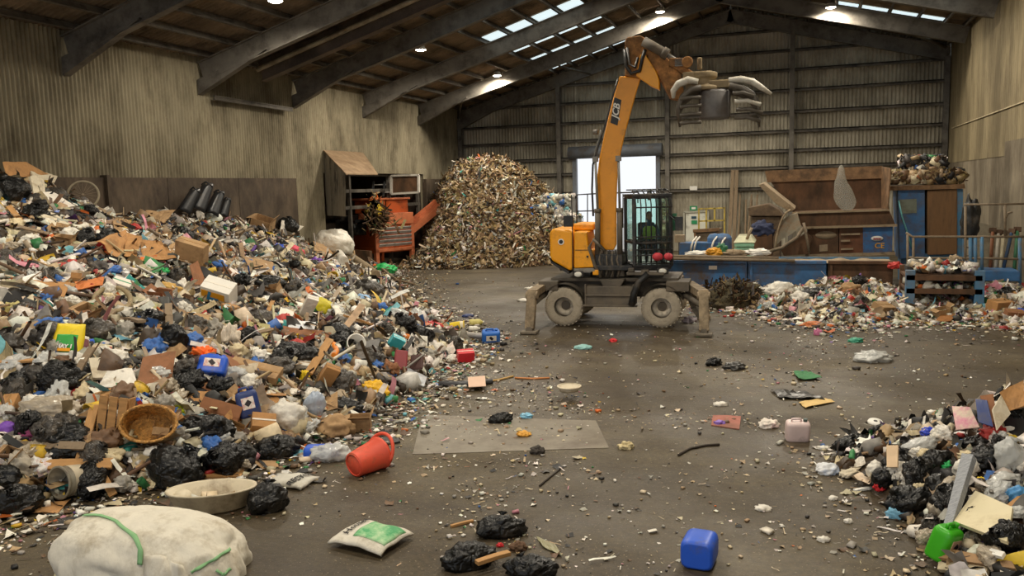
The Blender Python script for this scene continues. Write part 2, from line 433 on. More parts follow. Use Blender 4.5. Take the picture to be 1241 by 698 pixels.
# bracing in the last bay
g = MB(); g.cyl((-13.2, 45.2, roofz(-13.2) - 0.3), (-12.0, 47.4, roofz(-12.0) - 0.9), 0.06, n=8); struct('trim_brace', g, m_steel)
g = MB(); g.cyl((3.3, 43.2, roofz(3.3) - 0.35), (6.3, 47.3, roofz(6.3) - 0.35), 0.08, n=8); struct('trim_brace', g, mat('brace_grey', '#857d70', 0.6))
g = MB(); g.cyl((-18.2, 43.2, roofz(-18.2) - 0.35), (-20.3, 47.3, roofz(-20.3) - 0.6), 0.07, n=8); struct('trim_brace', g, m_steel)
# rooflights: ribbed sheets just under the roof, their glow put in for daylight
m_light = emit('rooflight_sheet', '#cfe0e4', 1.15)
def rooflight(x0, x1, y0, y1):
    global nwin
    g = MB(); n_ = nl if x0 < XRIDGE else nr; vs = []; fs = []; k = 32
    for i in range(k + 1):
        y = y0 + (y1 - y0) * i / k; o = -0.02 + 0.012 * math.sin(2 * PI * i / 4)
        vs += [Vector((x0, y, roofz(x0))) + n_ * o, Vector((x1, y, roofz(x1))) + n_ * o]
    for i in range(k): fs.append((2 * i, 2 * i + 1, 2 * i + 3, 2 * i + 2))
    g.add(vs, fs, True); nwin += 1
    struct('window_%d' % nwin, g, m_light)
nwin = 0
for y in (14.3, 21.5, 28.1, 32.0, 35.4, 38.75, 42.35, 45.3):
    for a, b in ((-13.93, -13.0), (-12.8, -11.78), (-11.58, -10.6), (-10.4, -9.43)): rooflight(a, b, y, y + 1.2)
for y in (14.3, 21.5, 28.1, 32.0, 35.4, 39.2, 42.0, 45.3):
    for a, b in ((1.15, 2.0), (2.16, 3.24), (3.42, 4.46), (4.62, 5.54)): rooflight(a, b, y, y + 0.62)

# high-bay lamps, hung under the roof
m_lamp = emit('lamp_glass', '#fff1d8', 26.0); m_lampb = mat('lamp_body', '#c9c9c4', 0.4, 0.1)
LAMP_W = 1900.0
def lamp(x, y, label):
    z = roofz(x) - 0.32
    t = thing('high_bay_lamp', label, 'lamp', (x, y, z), group='high bay lamps under the roof')
    b = MB(); b.lathe([(0.0, 0.14), (0.16, 0.14), (0.2, 0.02), (0.24, -0.02), (0.24, -0.05), (0.0, -0.05)], 20); b.build('housing', m_lampb, t)
    b = MB(); b.lathe([(0.0, -0.1), (0.12, -0.095), (0.22, -0.052)], 20); b.build('lens', m_lamp, t)
    b = MB(); b.cyl((0, 0, 0.13), (0, 0, 0.3), 0.025, n=8); b.build('bracket', m_steel2, t)
    ld = bpy.data.lights.new('lamp_light', 'SPOT'); ld.energy = LAMP_W * (.55 if x < -15 and y < 30 else 1.0); ld.color = (1.0, 0.90, 0.74); ld.shadow_soft_size = 0.22; ld.spot_size = math.radians(172); ld.spot_blend = 0.5
    lo = bpy.data.objects.new('lamp_light', ld); COL.objects.link(lo); lo.parent = t; lo.location = (0, 0, -0.16)
LL = {(-15.6, 32.6): 'glowing round high bay lamp under the fourth rafter from the shredder wall', (-15.6, 41.75): 'glowing high bay lamp beside the long pale-lit rafter near the ribbed wall', (-7.0, 41.75): 'glowing high bay lamp near the ridge above the excavator boom', (0.8, 41.9): 'glowing high bay lamp beyond the ridge next to rooflights'}
for x in (-15.6, -7.0, 0.8):
    for y in (2.5, 12.5, 22.4, 32.6, 41.75):
        if y == 41.75 or True:
            lamp(x, 41.9 if (x, y) == (0.8, 41.75) else y, LL.get((x, 41.75 if y == 41.9 else y), LL.get((x, y), 'round high bay lamp in the near part of the roof')))
# daylight: overcast sky through the open front and the roller door
w = bpy.data.worlds.new('sky'); bpy.context.scene.world = w; w.use_nodes = True
nt = w.node_tree; bg = nt.nodes['Background']
bg.inputs['Color'].default_value = (0.93, 0.96, 1.0, 1); bg.inputs['Strength'].default_value = 1.05
# yard outside the roller door
yd = MB(); yd.box((-10.6, 66, -0.06), (40, 34, 0.1)); struct('ground_yard', yd, mat('yard_concrete', '#b9b6ae', 0.8, 0.1))
# ------------------------------------------------------------------ heaps: height fields and loose waste
FOOT = np.array([[-9, -10.0], [3, -10.6], [5.5, -9.7], [6.7, -9.0], [7.7, -8.7], [8.2, -8.0], [9.06, -7.3], [10.4, -7.2], [11.4, -6.85], [13.0, -7.0], [14.2, -7.2], [16, -7.4], [19, -8.0], [20.5, -9.2], [22.4, -10.6], [25.5, -12.8], [29, -15.2], [33, -17.4], [36, -19.2], [38.5, -20.4]])
CREST = np.array([[-9, 2.0], [3, 3.6], [8, 4.4], [13, 4.75], [16.2, 4.75], [17.2, 4.45], [18.0, 4.0], [19, 3.5], [20, 3.3], [22, 3.4], [25, 3.0], [27.6, 2.45], [29.5, 2.0], [31.7, 1.25], [33, 0.75], [34.5, 0.4], [36, 0.2], [38.5, 0.05]])
def fbm(x, y, s=0.0):
    """cheap smooth value noise on arrays"""
    o = np.zeros_like(np.asarray(x, float))
    for k, (fr, am) in enumerate(((0.45, 1.0), (0.95, 0.55), (2.1, 0.3))):
        o = o + am * np.sin(fr * x * 1.7 + 1.3 * k + s + 1.1 * np.sin(fr * y * 1.3 + s)) * np.cos(fr * y * 1.9 + 0.7 * k + s * 1.7 + 0.9 * np.sin(fr * x * 1.1))
    return o
def h_left(x, y):
    x = np.asarray(x, float); y = np.asarray(y, float)
    xf = np.interp(y, FOOT[:, 0], FOOT[:, 1]); hc = np.interp(y, CREST[:, 0], CREST[:, 1])
    t = np.clip((x - XL) / np.maximum(xf - XL, 0.1), 0, 1.0)
    base = hc * (1 - t) ** 0.92 * (1 - 0.12 * np.sin(PI * t))
    edge = np.clip((1 - t) * 9, 0, 1)
    return np.where(t >= 1, 0.0, base + edge * (0.16 * fbm(x, y) + 0.06))
def h_far(x, y):
    x = np.asarray(x, float); y = np.asarray(y, float)
    dx = (x + 17.4) / np.where(x < -17.4, 5.0, 7.0); dy = (y - 43.2) / np.where(y < 43.2, 6.9, 7.5)
    r = np.sqrt(dx * dx + dy * dy)
    q = np.clip((np.hypot((x + 20.4) / 1.6, (y - 38.6) / 2.6) - .8) / .9, 0, 1)
    return np.maximum(0, (5.5 * (1 - r ** 1.65) + 0.3 * fbm(x * 1.3, y * 1.3, 2.0) * np.clip(1.1 - r, 0, 1)) * q)
def h_conv(x, y):
    x = np.asarray(x, float); y = np.asarray(y, float)
    yf = np.interp(x, [-3.0, -1.2, 0.0, 0.8, 2.0, 3.2, 5.2, 6.6], [26.2, 25.3, 23.3, 22.9, 23.9, 24.6, 23.6, 23.0])
    t = np.clip((y - yf) / np.maximum(27.4 - yf, 0.1), 0, 1)
    hm = np.interp(x, [-3.2, -2.2, 0, 1.8, 2.6, 4.4, 5.2, 6.6], [0.0, 0.42, 0.52, 0.62, 0.48, 0.45, 0.5, 0.45])
    return np.where((t <= 0) | (y > 27.6) | (x < -3.2), 0, hm * t ** 0.75 * (1 + 0.25 * fbm(x * 2, y * 2, 4)))
def h_near(x, y):
    x = np.asarray(x, float); y = np.asarray(y, float)
    # pile on the open floor at the near right
    xl = np.interp(y, [6.5, 8.2, 9.2, 10, 10.6, 11.4, 12.4, 13.4, 14.2, 15.6], [1.3, 1.25, 1.15, 1.0, 0.75, 0.35, 0.55, 1.5, 2.5, 4.2])
    d = np.clip((x - xl) / 2.6, 0, 1); e = np.clip((15.4 - y) / 1.6, 0, 1) * np.clip((y - 5) / 1.5, 0, 1)
    return np.where(x < xl, 0, 0.95 * d ** 0.7 * e * (1 + 0.12 * fbm(x * 2.2, y * 2.2, 6)))
def ground(x, y):
    return float(max(h_left(x, y), h_far(x, y), h_conv(x, y), h_near(x, y), 0.0))
def height(x, y): return np.maximum.reduce([h_left(x, y), h_far(x, y), h_conv(x, y), h_near(x, y), np.zeros_like(x)])
def hit(px, py):
    """first point of the heaps or the floor along the view line through a pixel (never past the left wall)"""
    r = ray(px, py); r = r / np.linalg.norm(r); lo, hi = 4.0, 75.0
    if r[0] < 0: hi = min(hi, (XL + 0.55) / r[0])
    for _ in range(3):
        t = np.linspace(lo, hi, 260); q = EYE[None] + r[None] * t[:, None]; k = np.nonzero(q[:, 2] <= height(q[:, 0], q[:, 1]))[0]
        if len(k) == 0:
            q = EYE + r * hi; return Vector((q[0], q[1], min(q[2], ground(q[0], q[1]) + .35)))
        i = max(int(k[0]), 1); lo, hi = t[i - 1], t[i]
    return Vector(EYE + r * hi)
def normal_at(x, y, e=0.35):
    return Vector((ground(x - e, y) - ground(x + e, y), ground(x, y - e) - ground(x, y + e), 2 * e)).normalized()

PAL = {k: np.array(S(v)) for k, v in dict(white='#ece6da', cream='#cfc0a0', tan='#b39a76', card='#a08462', lgrey='#a8a298', dgrey='#4c4844', black='#201f1f', brown='#6b5038', dbrown='#40301f', blue='#2f62a8', cyan='#6fb0bd', red='#b0302a', green='#38824a', yellow='#d9b22e', orange='#cf6a2a', pink='#cf8b98', purple='#6d4b92', teal='#3c9a92', straw='#8f7a52', rust='#7a4a2c').items()}
def pick(w, n):
    k = list(w); p = np.array([w[q] for q in k], float); p /= p.sum()
    c = np.array([PAL[q] for q in k])[RNG.choice(len(k), n, p=p)]
    return np.clip(c * RNG.uniform(0.7, 1.18, (n, 1)) * RNG.uniform(0.94, 1.06, (n, 3)), 0, 0.92)
MIX_LEFT = dict(white=27, cream=15, tan=7, card=5, lgrey=12, dgrey=10, black=11, brown=7, dbrown=7, blue=1.6, cyan=1.6, red=1.5, green=1.6, yellow=1.3, orange=1.2, pink=1.6, purple=.6, teal=.8)
MIX_FAR = dict(straw=24, tan=17, card=11, cream=8, white=6, brown=17, dbrown=14, lgrey=8, black=5, green=.5, blue=.3, teal=.3, orange=.4, pink=.7)
MIX_CONV = dict(white=34, cream=18, tan=10, card=7, lgrey=9, black=5, dgrey=5, brown=4, blue=2, cyan=2.5, red=2, green=2, pink=3, orange=2, purple=1, yellow=1)
MIX_FLOOR = dict(white=20, cream=24, tan=18, lgrey=14, brown=12, black=6, dgrey=8, pink=2, blue=1, orange=1.2, green=1, yellow=.8)

def templates():
    T = {}
    gx, gy = np.meshgrid(np.linspace(-.5, .5, 4), np.linspace(-.5, .5, 4))
    v = np.stack([gx.ravel(), gy.ravel(), np.zeros(16)], 1)
    f = [(j * 4 + i, j * 4 + i + 1, j * 4 + i + 5, j * 4 + i + 4) for j in range(3) for i in range(3)]
    T['sheet'] = (v, f)
    T['box'] = (np.array([[x, y, z] for z in (-.3, .3) for x, y in ((-.5, -.38), (.5, -.38), (.5, .38), (-.5, .38))]), [(3, 2, 1, 0), (4, 5, 6, 7), (0, 1, 5, 4), (1, 2, 6, 5), (2, 3, 7, 6), (3, 0, 4, 7)])
    n = 8; a = np.arange(n) * 2 * PI / n
    rings = [(0.16, -.5), (.17, -.48), (.17, .25), (.08, .38), (.07, .5)]
    v = np.array([[r * math.cos(q), z, r * math.sin(q)] for r, z in rings for q in a])
    f = [(i * n + j, i * n + (j + 1) % n, (i + 1) * n + (j + 1) % n, (i + 1) * n + j) for i in range(4) for j in range(n)] + [tuple(range(n)), tuple(4 * n + j for j in reversed(range(n)))]
    T['bottle'] = (v, f)
    vs, fs = ico(2); v = np.array([list(p) for p in vs]) * np.array([.5, .42, .3]); T['blob'] = (v, fs)
    v = np.array([[x, y, 0.03 * math.sin(x * 7)] for x in np.linspace(-.5, .5, 6) for y in (-.06, .06)])
    f = [(2 * i, 2 * i + 2, 2 * i + 3, 2 * i + 1) for i in range(5)]
    T['strip'] = (v, f)
    n = 5; v = np.array([[x, .025 * math.cos(2 * PI * j / n), .025 * math.sin(2 * PI * j / n) + .05 * x * x] for x in (-.5, 0, .5) for j in range(n)])
    f = [(i * n + j, i * n + (j + 1) % n, (i + 1) * n + (j + 1) % n, (i + 1) * n + j) for i in range(2) for j in range(n)]
    T['stick'] = (v, f)
    return T
TPL = templates()
def rand_rot(n, tilt):
    """random heading plus a random tilt, as rotation matrices"""
    a = RNG.uniform(0, 2 * PI, n); b = RNG.normal(0, tilt, n); c = RNG.normal(0, tilt, n)
    ca, sa, cb, sb, cc, sc_ = np.cos(a), np.sin(a), np.cos(b), np.sin(b), np.cos(c), np.sin(c)
    Z = np.zeros((n, 3, 3)); Z[:, 0, 0] = ca; Z[:, 0, 1] = -sa; Z[:, 1, 0] = sa; Z[:, 1, 1] = ca; Z[:, 2, 2] = 1
    X = np.zeros((n, 3, 3)); X[:, 0, 0] = 1; X[:, 1, 1] = cb; X[:, 1, 2] = -sb; X[:, 2, 1] = sb; X[:, 2, 2] = cb
    Y = np.zeros((n, 3, 3)); Y[:, 1, 1] = 1; Y[:, 0, 0] = cc; Y[:, 0, 2] = sc_; Y[:, 2, 0] = -sc_; Y[:, 2, 2] = cc
    return X @ Y @ Z
class Scraps:
    def __init__(s): s.V = []; s.Fq = []; s.C = []; s.n = 0; s.loops = []; s.tot = []
    def add(s, kind, P, size, col, tilt=0.5, jit=0.08, N=None, lift=0.3, aniso=0.3):
        v, f = TPL[kind]; n = len(P)
        if n == 0: return
        V = np.repeat(v[None], n, 0) + RNG.normal(0, jit, (n, len(v), 3)) * (np.array([.5, .5, 1.0]) if kind == 'sheet' else np.array([.5, .5, .5]))
        if kind == 'sheet':
            k = RNG.normal(0, .55, (n, 1)); V[:, :, 2] += k * V[:, :, 0] ** 2 + RNG.normal(0, .5, (n, 1)) * V[:, :, 0] * V[:, :, 1]
        V *= (size[:, None] * RNG.uniform(1 - aniso, 1 + aniso, (n, 3)))[:, None, :]
        R = rand_rot(n, tilt)
        if N is not None:  # lean with the slope
            z = np.asarray(N); x = np.cross(np.array([0, 1, 0]), z); x /= np.linalg.norm(x, axis=1, keepdims=True); y = np.cross(z, x)
            R = np.stack([x, y, z], 2) @ R
        V = np.einsum('nij,nkj->nki', R, V) + P[:, None, :]
        V[:, :, 2] = np.maximum(V[:, :, 2] + lift * size[:, None] * 0.3, 0.004); V[:, :, 0] = np.clip(V[:, :, 0], XL + 0.21, XR - 0.14); V[:, :, 1] = np.minimum(V[:, :, 1], YB - 0.62)
        off = s.n + np.arange(n) * len(v)
        for q in f:
            s.loops.append((off[:, None] + np.array(q)[None]).ravel()); s.tot.append(np.full(n, len(q)))
        s.V.append(V.reshape(-1, 3)); s.C.append(np.repeat(col, len(v), 0)); s.n += n * len(v)
    def surface(s, fn, xs, ys, col, zoff=-0.05):
        X, Y = np.meshgrid(xs, ys); Z = fn(X, Y) + zoff
        k = len(xs); V = np.stack([X.ravel(), Y.ravel(), Z.ravel()], 1)
        i = np.arange(len(xs) - 1); j = np.arange(len(ys) - 1); I, J = np.meshgrid(i, j); a = (J * k + I).ravel()
        q = np.stack([a, a + 1, a + k + 1, a + k], 1); keep = (Z.ravel()[q] > zoff + 0.001).any(1); q = q[keep]
        s.loops.append((q + s.n).ravel()); s.tot.append(np.full(len(q), 4)); s.V.append(V); s.C.append(np.clip(np.array(col)[None] * RNG.uniform(.6, 1.3, (len(V), 1)), 0, 1)); s.n += len(V)
    def build(s, name, m, label, cat):
        V = np.concatenate(s.V); L = np.concatenate(s.loops).astype(np.int32); T = np.concatenate(s.tot).astype(np.int32); C = np.concatenate(s.C)
        me = bpy.data.meshes.new(name); me.vertices.add(len(V)); me.vertices.foreach_set('co', V.astype(np.float32).ravel())
        me.loops.add(len(L)); me.loops.foreach_set('vertex_index', L)
        me.polygons.add(len(T)); me.polygons.foreach_set('loop_start', np.concatenate([[0], np.cumsum(T)[:-1]]).astype(np.int32)); me.polygons.foreach_set('loop_total', T)
        a = me.attributes.new('scrap', 'FLOAT_COLOR', 'POINT'); a.data.foreach_set('color', np.concatenate([C, np.ones((len(C), 1))], 1).astype(np.float32).ravel())
        me.materials.append(m); me.update(calc_edges=True); me.validate()
        o = bpy.data.objects.new(name, me); COL.objects.link(o)
        return tag(o, label, cat, kind='stuff')
m_scrap = attr_mat('mixed_waste', 0.55, 0.45)
m_scrap2 = attr_mat('shredded_waste', 0.75, 0.3)

def field(fn, x0, x1, y0, y1, n, power=1.0, minh=0.02):
    """n points on a heap, denser towards the camera"""
    P = np.zeros((0, 3))
    while len(P) < n:
        x = RNG.uniform(x0, x1, n * 2); y = RNG.uniform(y0, y1, n * 2); z = fn(x, y)
        d = np.sqrt(x * x + y * y); keep = (z > minh) & (RNG.uniform(0, 1, n * 2) < (8.0 / np.maximum(d, 8.0)) ** power)
        P = np.concatenate([P, np.stack([x, y, z], 1)[keep]])
    P = P[:n]; e = 0.3
    N = np.stack([fn(P[:, 0] - e, P[:, 1]) - fn(P[:, 0] + e, P[:, 1]), fn(P[:, 0], P[:, 1] - e) - fn(P[:, 0], P[:, 1] + e), np.full(n, 2 * e)], 1)
    return P, N / np.linalg.norm(N, axis=1, keepdims=True)
def sizes(n, lo, mid, hi): return np.clip(mid * np.exp(RNG.normal(0, .5, n)), lo, hi)

sc1 = Scraps()
sc1.surface(h_left, np.linspace(XL + 0.18, -6.5, 130), np.linspace(-2, 38.5, 260), S('#5a4632'))
for kind, n, lo, mid, hi, tilt, jit, w in (
        ('sheet', 12500, .05, .145, .45, .55, .1, MIX_LEFT), ('box', 4200, .05, .14, .4, .7, .05, MIX_LEFT), ('bottle', 2200, .1, .22, .36, .9, .012, MIX_LEFT),
        ('blob', 1500, .08, .16, .4, .4, .1, dict(black=16, dgrey=12, white=16, cream=12, lgrey=12, brown=6, tan=4)), ('strip', 4500, .15, .4, 1.1, .5, .012, dict(MIX_LEFT, tan=18, brown=14)), ('stick', 1500, .2, .5, 1.2, .45, .008, dict(brown=4, tan=4, dbrown=3, white=2, cream=2)),
        ('sheet', 17000, .03, .08, .17, .7, .12, dict(MIX_LEFT, white=36, cream=18)), ('box', 8000, .03, .07, .13, .8, .08, dict(MIX_LEFT, white=34))):
    P, N = field(h_left, XL + 0.3, -6.8, 1.0, 38, n, 0.75)
    sc1.add(kind, P, sizes(n, lo, mid, hi), pick(w, n), tilt, jit, N)
sc1.build('heap_debris', m_scrap, 'high bank of mixed household waste spread along the ribbed wall', 'rubbish heap')

sc2 = Scraps()
sc2.surface(h_far, np.linspace(XL + 0.2, -10.4, 60), np.linspace(36, 47.3, 60), S('#5c4a30'))
for kind, n, lo, mid, hi, tilt, jit in (('sheet', 13000, .05, .13, .32, .7, .11), ('strip', 11000, .15, .36, .8, .55, .02), ('box', 2600, .05, .11, .25, .8, .06), ('stick', 2500, .2, .45, .9, .45, .012)):
    P, N = field(h_far, XL + 0.3, -10.6, 36.3, 47.4, n, 0)
    sc2.add(kind, P, sizes(n, lo, mid, hi), pick(MIX_FAR, n), tilt, jit, N)
sc2.build('shredded_debris', m_scrap2, 'tall conical heap of tan shredded waste in the far corner', 'rubbish heap')

sc3 = Scraps()
sc3.surface(h_conv, np.linspace(-3.2, 6.5, 70), np.linspace(22.6, 27.5, 50), S('#7a6850'))
for kind, n, lo, mid, hi, tilt, jit in (('sheet', 5200, .05, .13, .36, .6, .11), ('box', 1500, .05, .1, .24, .7, .06), ('bottle', 600, .1, .2, .28, .9, .012), ('blob', 420, .08, .17, .35, .4, .1), ('strip', 1000, .15, .32, .7, .5, .02)):
    P, N = field(h_conv, -3.1, 6.4, 22.8, 27.4, n, 0)
    sc3.add(kind, P, sizes(n, lo, mid, hi), pick(MIX_CONV, n), tilt, jit, N)
sc3.build('sorting_debris', m_scrap, 'low bank of pale paper and plastic waste below the blue conveyor', 'rubbish heap')

sc4 = Scraps()
sc4.surface(h_near, np.linspace(0.2, 6.4, 60), np.linspace(5.2, 15.4, 90), S('#4a3d2e'))
for kind, n, lo, mid, hi, tilt, jit in (('sheet', 3200, .03, .1, .3, .6, .11), ('box', 1300, .03, .07, .16, .7, .06), ('bottle', 240, .1, .18, .27, .9, .012), ('blob', 380, .08, .16, .3, .4, .1), ('strip', 450, .12, .3, .7, .5, .015)):
    P, N = field(h_near, 0.2, 6.2, 6, 15.3, n, 0.5)
    sc4.add(kind, P, sizes(n, lo, mid, hi), pick(dict(MIX_LEFT, black=26, dgrey=20, orange=.5, pink=.8, cyan=.8, red=.8), n), tilt, jit, N)
sc4.build('bag_debris', m_scrap, 'loose waste between the black sacks of the low pile nearest the camera', 'rubbish heap')

# loose litter on the concrete, thick at the feet of the heaps
sc5 = Scraps()
def litter(n, cx, cy, sx, sy, lo, mid, hi, w, kinds=('sheet', 'sheet', 'strip', 'box')):
    for k in kinds:
        m_ = n // len(kinds); x = RNG.normal(cx, sx, m_); y = RNG.normal(cy, sy, m_)
        g = np.maximum.reduce([h_left(x, y), h_far(x, y), h_conv(x, y), h_near(x, y)]); q = (g < 0.03) & (y > 5) & (y < 46) & (x > XL + .5) & (x < XR - .3)
        x, y = x[q], y[q]; s_ = sizes(len(x), lo, mid, hi) * (.6 if k != 'strip' else 1.2)
        sc5.add(k, np.stack([x, y, s_ * 0.1 + 0.004], 1), s_, pick(w, len(x)), .12, .07 if k != 'strip' else .012, None, 0.12)
for y in np.arange(5, 36, 0.7):
    xf = float(np.interp(y, FOOT[:, 0], FOOT[:, 1])); litter(150 if y < 24 else 60, xf + .25, y, .45, .4, .03, .085, .3, dict(MIX_LEFT, brown=16, dbrown=14))
    litter(40, xf + 1.1, y, .8, .5, .02, .05, .2, MIX_FLOOR)
for y in np.arange(6.5, 14.5, 0.6):
    xl = float(np.interp(y, [6.5, 8.2, 9.2, 10, 10.6, 11.4, 12.4, 13.4, 14.2, 15.6], [1.3, 1.25, 1.15, 1.0, 0.75, 0.35, 0.55, 1.5, 2.5, 4.2])); litter(50, xl - .15, y, .35, .3, .02, .07, .22, MIX_FLOOR)
for x in np.arange(-3.5, 6.5, 0.5):
    yf = float(np.interp(x, [-3.0, -1.2, 0.0, 0.8, 2.0, 3.2, 5.2, 6.6], [26.2, 25.3, 23.3, 22.9, 23.9, 24.6, 23.6, 23.0])); litter(110, x, yf - .35, .4, .4, .04, .11, .35, MIX_CONV); litter(30, x, yf - 1.6, .5, .9, .03, .08, .25, MIX_CONV)
for px, py, n, sx, sy in ((640, 480, 360, .7, .5), (600, 520, 220, .8, .4), (700, 500, 160, .7, .4), (600, 470, 160, .9, .5), (660, 460, 160, 1.0, .5), (900, 510, 150, .5, .3), (960, 470, 220, 1.2, .8), (930, 440, 220, 1.6, .8), (1050, 430, 200, 1.5, .9), (880, 445, 120, .6, .4), (1000, 420, 160, 1.5, .6), (820, 510, 70, .6, .3), (700, 430, 130, 1.2, .6), (760, 405, 150, 1.6, .6), (600, 600, 110, .35, .25), (620, 560, 90, .6, .3), (680, 570, 60, .6, .3), (580, 640, 80, .3, .2), (640, 660, 120, .4, .25), (960, 560, 70, .8, .5), (860, 580, 60, .6, .4), (720, 610, 60, .7, .4), (950, 650, 60, .6, .4), (1050, 490, 120, 1.5, .8), (1130, 450, 110, 1.5, .9), (150, 620, 160, .5, .3), (60, 640, 160, .6, .4), (300, 620, 70, .5, .25), (760, 680, 60, .6, .3), (860, 640, 40, .5, .3), (500, 620, 50, .7, .4), (540, 570, 60, .6, .4), (620, 350, 60, 1.2, 1.5), (560, 345, 90, 1.4, 1.5), (480, 345, 160, 1.2, 1.3)):
    c = onz(px, py); litter(int(n * .8), c.x, c.y, sx, sy, .012, .045, .2, MIX_FLOOR)
litter(1500, -3, 17, 5.5, 7, .012, .032, .1, MIX_FLOOR)
litter(700, -2.5, 9, 3.2, 2.2, .006, .013, .035, MIX_FLOOR)
sc5.build('floor_litter', m_scrap, 'small scraps and crumbs of waste trodden over the concrete floor', 'litter')
# ------------------------------------------------------------------ wheeled material handler
XO = Vector((-5.06, 22.85, 0)); XA = math.radians(3.9)
_ax = np.array([math.cos(XA), math.sin(XA), 0]); _nx = np.array([-math.sin(XA), math.cos(XA), 0])
def ex(px, py, ly):
    P0 = np.array(XO) + ly * _nx; r = ray(px, py); t = np.dot(P0 - EYE, _nx) / np.dot(r, _nx); P = EYE + t * r - np.array(XO)
    return Vector((float(P @ _ax), ly, float(P[2])))
def exg(px, py):
    p = onz(px, py) - XO; return Vector((float(np.array(p) @ _ax), float(np.array(p) @ _nx), 0))
yel = mat('machine_yellow', '#f5a60a', 0.38, 0.08, 1.5, 0.14, '#8a5a1c', 2.0)
boomy = mat('boom_yellow', '#ea9a0c', 0.4, 0.1, 1.2, 0.2, '#a06a20', 1.4)
dusty = mat('dusty_steel', '#756b5c', 0.75, 0.35, 2.5, 0.5, '#4b443a', 3)
dust2 = mat('dusty_dark', '#5c554b', 0.7, 0.35, 2.5, 0.5, '#6d6252', 2)
blk = mat('machine_black', '#232425', 0.5, 0.3, 3, 0.3, '#5b5245', 3)
tyr = mat('dusty_tyre', '#aba08d', 0.85, 0.15, 4, 0.22, '#7a7061', 5, bump=0.3, bscale=30)
rimm = mat('dusty_rim', '#c6bba8', 0.7, 0.15, 4, 0.22, '#8a8070', 4)
rustm = mat('rusty_arm', '#b8824a', 0.8, 0.4, 4, 0.5, '#6d4f30', 3.5, bump=0.4, bscale=10)
greym = mat('worn_grey', '#8b8880', 0.5, 0.25, 3, 0.35, '#5a5044', 3)
chrome = mat('cylinder_rod', '#b8b8b4', 0.25, 0.05, 2, metal=0.8)
palew = mat('pale_worn_steel', '#cfcabc', 0.5, 0.15, 4, 0.35, '#8d806a', 4)
grabm = mat('grab_steel', '#6a6358', 0.55, 0.35, 4, 0.5, '#3e372e', 4)
whitep = mat('white_paint', '#e6e4dc', 0.5, 0.05)
cabg = mat('tinted_glass', '#dcf3ec', 0.03, 0, trans=0.97)
lensm = mat('lamp_lens', '#e8e6da', 0.2, 0.05)

E = thing('material_handler', 'yellow wheeled material handler with raised boom and grapple on the open floor', 'excavator', XO, (0, 0, XA))
# undercarriage
b = MB(); b.box((0, 0, 1.0), (3.6, 1.0, 0.5)); b.box((0, 0, 1.26), (3.5, 1.7, 0.1)); b.box((-1.75, -0.75, 1.12), (0.55, 0.9, 0.26)); b.box((1.75, -0.75, 1.12), (0.6, 0.9, 0.26))
b.prism([(-0.35, -1.12, 1.3), (0.35, -1.12, 1.3), (0.16, -1.12, 0.98), (-0.16, -1.12, 0.98)], (0, 0.5, 0))
b.build('chassis', dust2, E, bev=0.02)
b = MB(); b.box((-0.05, -0.98, 0.86), (1.36, 0.5, 0.52)); b.box((-0.05, -1.26, 0.88), (1.3, 0.05, 0.05)); b.box((-0.05, -1.25, 0.6), (1.5, 0.14, 0.05)); b.box((-0.7, -1.22, 0.88), (0.05, 0.1, 0.6)); b.box((0.6, -1.22, 0.88), (0.05, 0.1, 0.6)); b.build('tool_box', dust2, E, bev=0.015)
b = MB(); b.tube([ex(740, 336, -1.3) + Vector((1.0, 0, .1)), Vector((0.75, -1.3, 1.25)), Vector((0.62, -1.3, 0.95)), Vector((0.55, -1.3, 0.62))], 0.09, 8); b.build('steering_ram', blk, E)
for x in (-1.33, 1.32):
    b = MB(); b.cyl((x, -0.9, 0.54), (x, 0.9, 0.54), 0.13); b.box((x, 0, 0.54), (0.5, 0.6, 0.34)); b.build('axle', dust2, E, bev=0.03)
    for sy in (-1, 1):
        y = sy * 1.02; M = Matrix.Translation((x, y, 0.54)) @ Matrix.Rotation(PI / 2 * sy, 4, 'X')
        R_ = 0.54
        t = MB(); prof = [(0.27, -.15), (0.4, -.17), (.49, -.15), (R_, -.09), (R_, .09), (.49, .15), (.46, .168), (.45, .16), (.4, .17), (0.3, .15), (.27, .12)]
        t.lathe(prof, 40, M)
        for k in range(28):
            a = 2 * PI * k / 28; Rm = M @ Matrix.Rotation(a, 4, 'Z')
            for s2 in (-1, 1): t.box(Rm @ Vector((R_ - .02, 0, s2 * .07)), (.03, .05, .12), (Rm @ Matrix.Rotation(s2 * .4, 4, 'X')).to_3x3())
        w_ = t.build('wheel', tyr, E)
        r = MB(); r.lathe([(.33, .15), (.32, .17), (.29, .13), (.27, .08), (.17, .07), (.15, .12), (.13, .15), (0, .16)], 32, M)
        for k in range(8):
            a = 2 * PI * k / 8; r.cyl(M @ Vector((.18 * math.cos(a), .18 * math.sin(a), .05)), M @ Vector((.18 * math.cos(a), .18 * math.sin(a), .09)), .018, n=6)
        r.build('rim', rimm, w_)
# mudguards
for x in (-1.33, 1.32):
    g = MB(); g.lathe([(0.6, -0.2), (0.6, 0.2)], 14, Matrix.Translation((x, -1.02, 0.56)) @ Matrix.Rotation(PI / 2, 4, 'X'), 0.35, PI - 0.35, True); g.lathe([(0.62, 0.2), (0.62, -0.2)], 14, Matrix.Translation((x, -1.02, 0.56)) @ Matrix.Rotation(PI / 2, 4, 'X'), 0.35, PI - 0.35, True); g.build('mudguard', dust2, E)
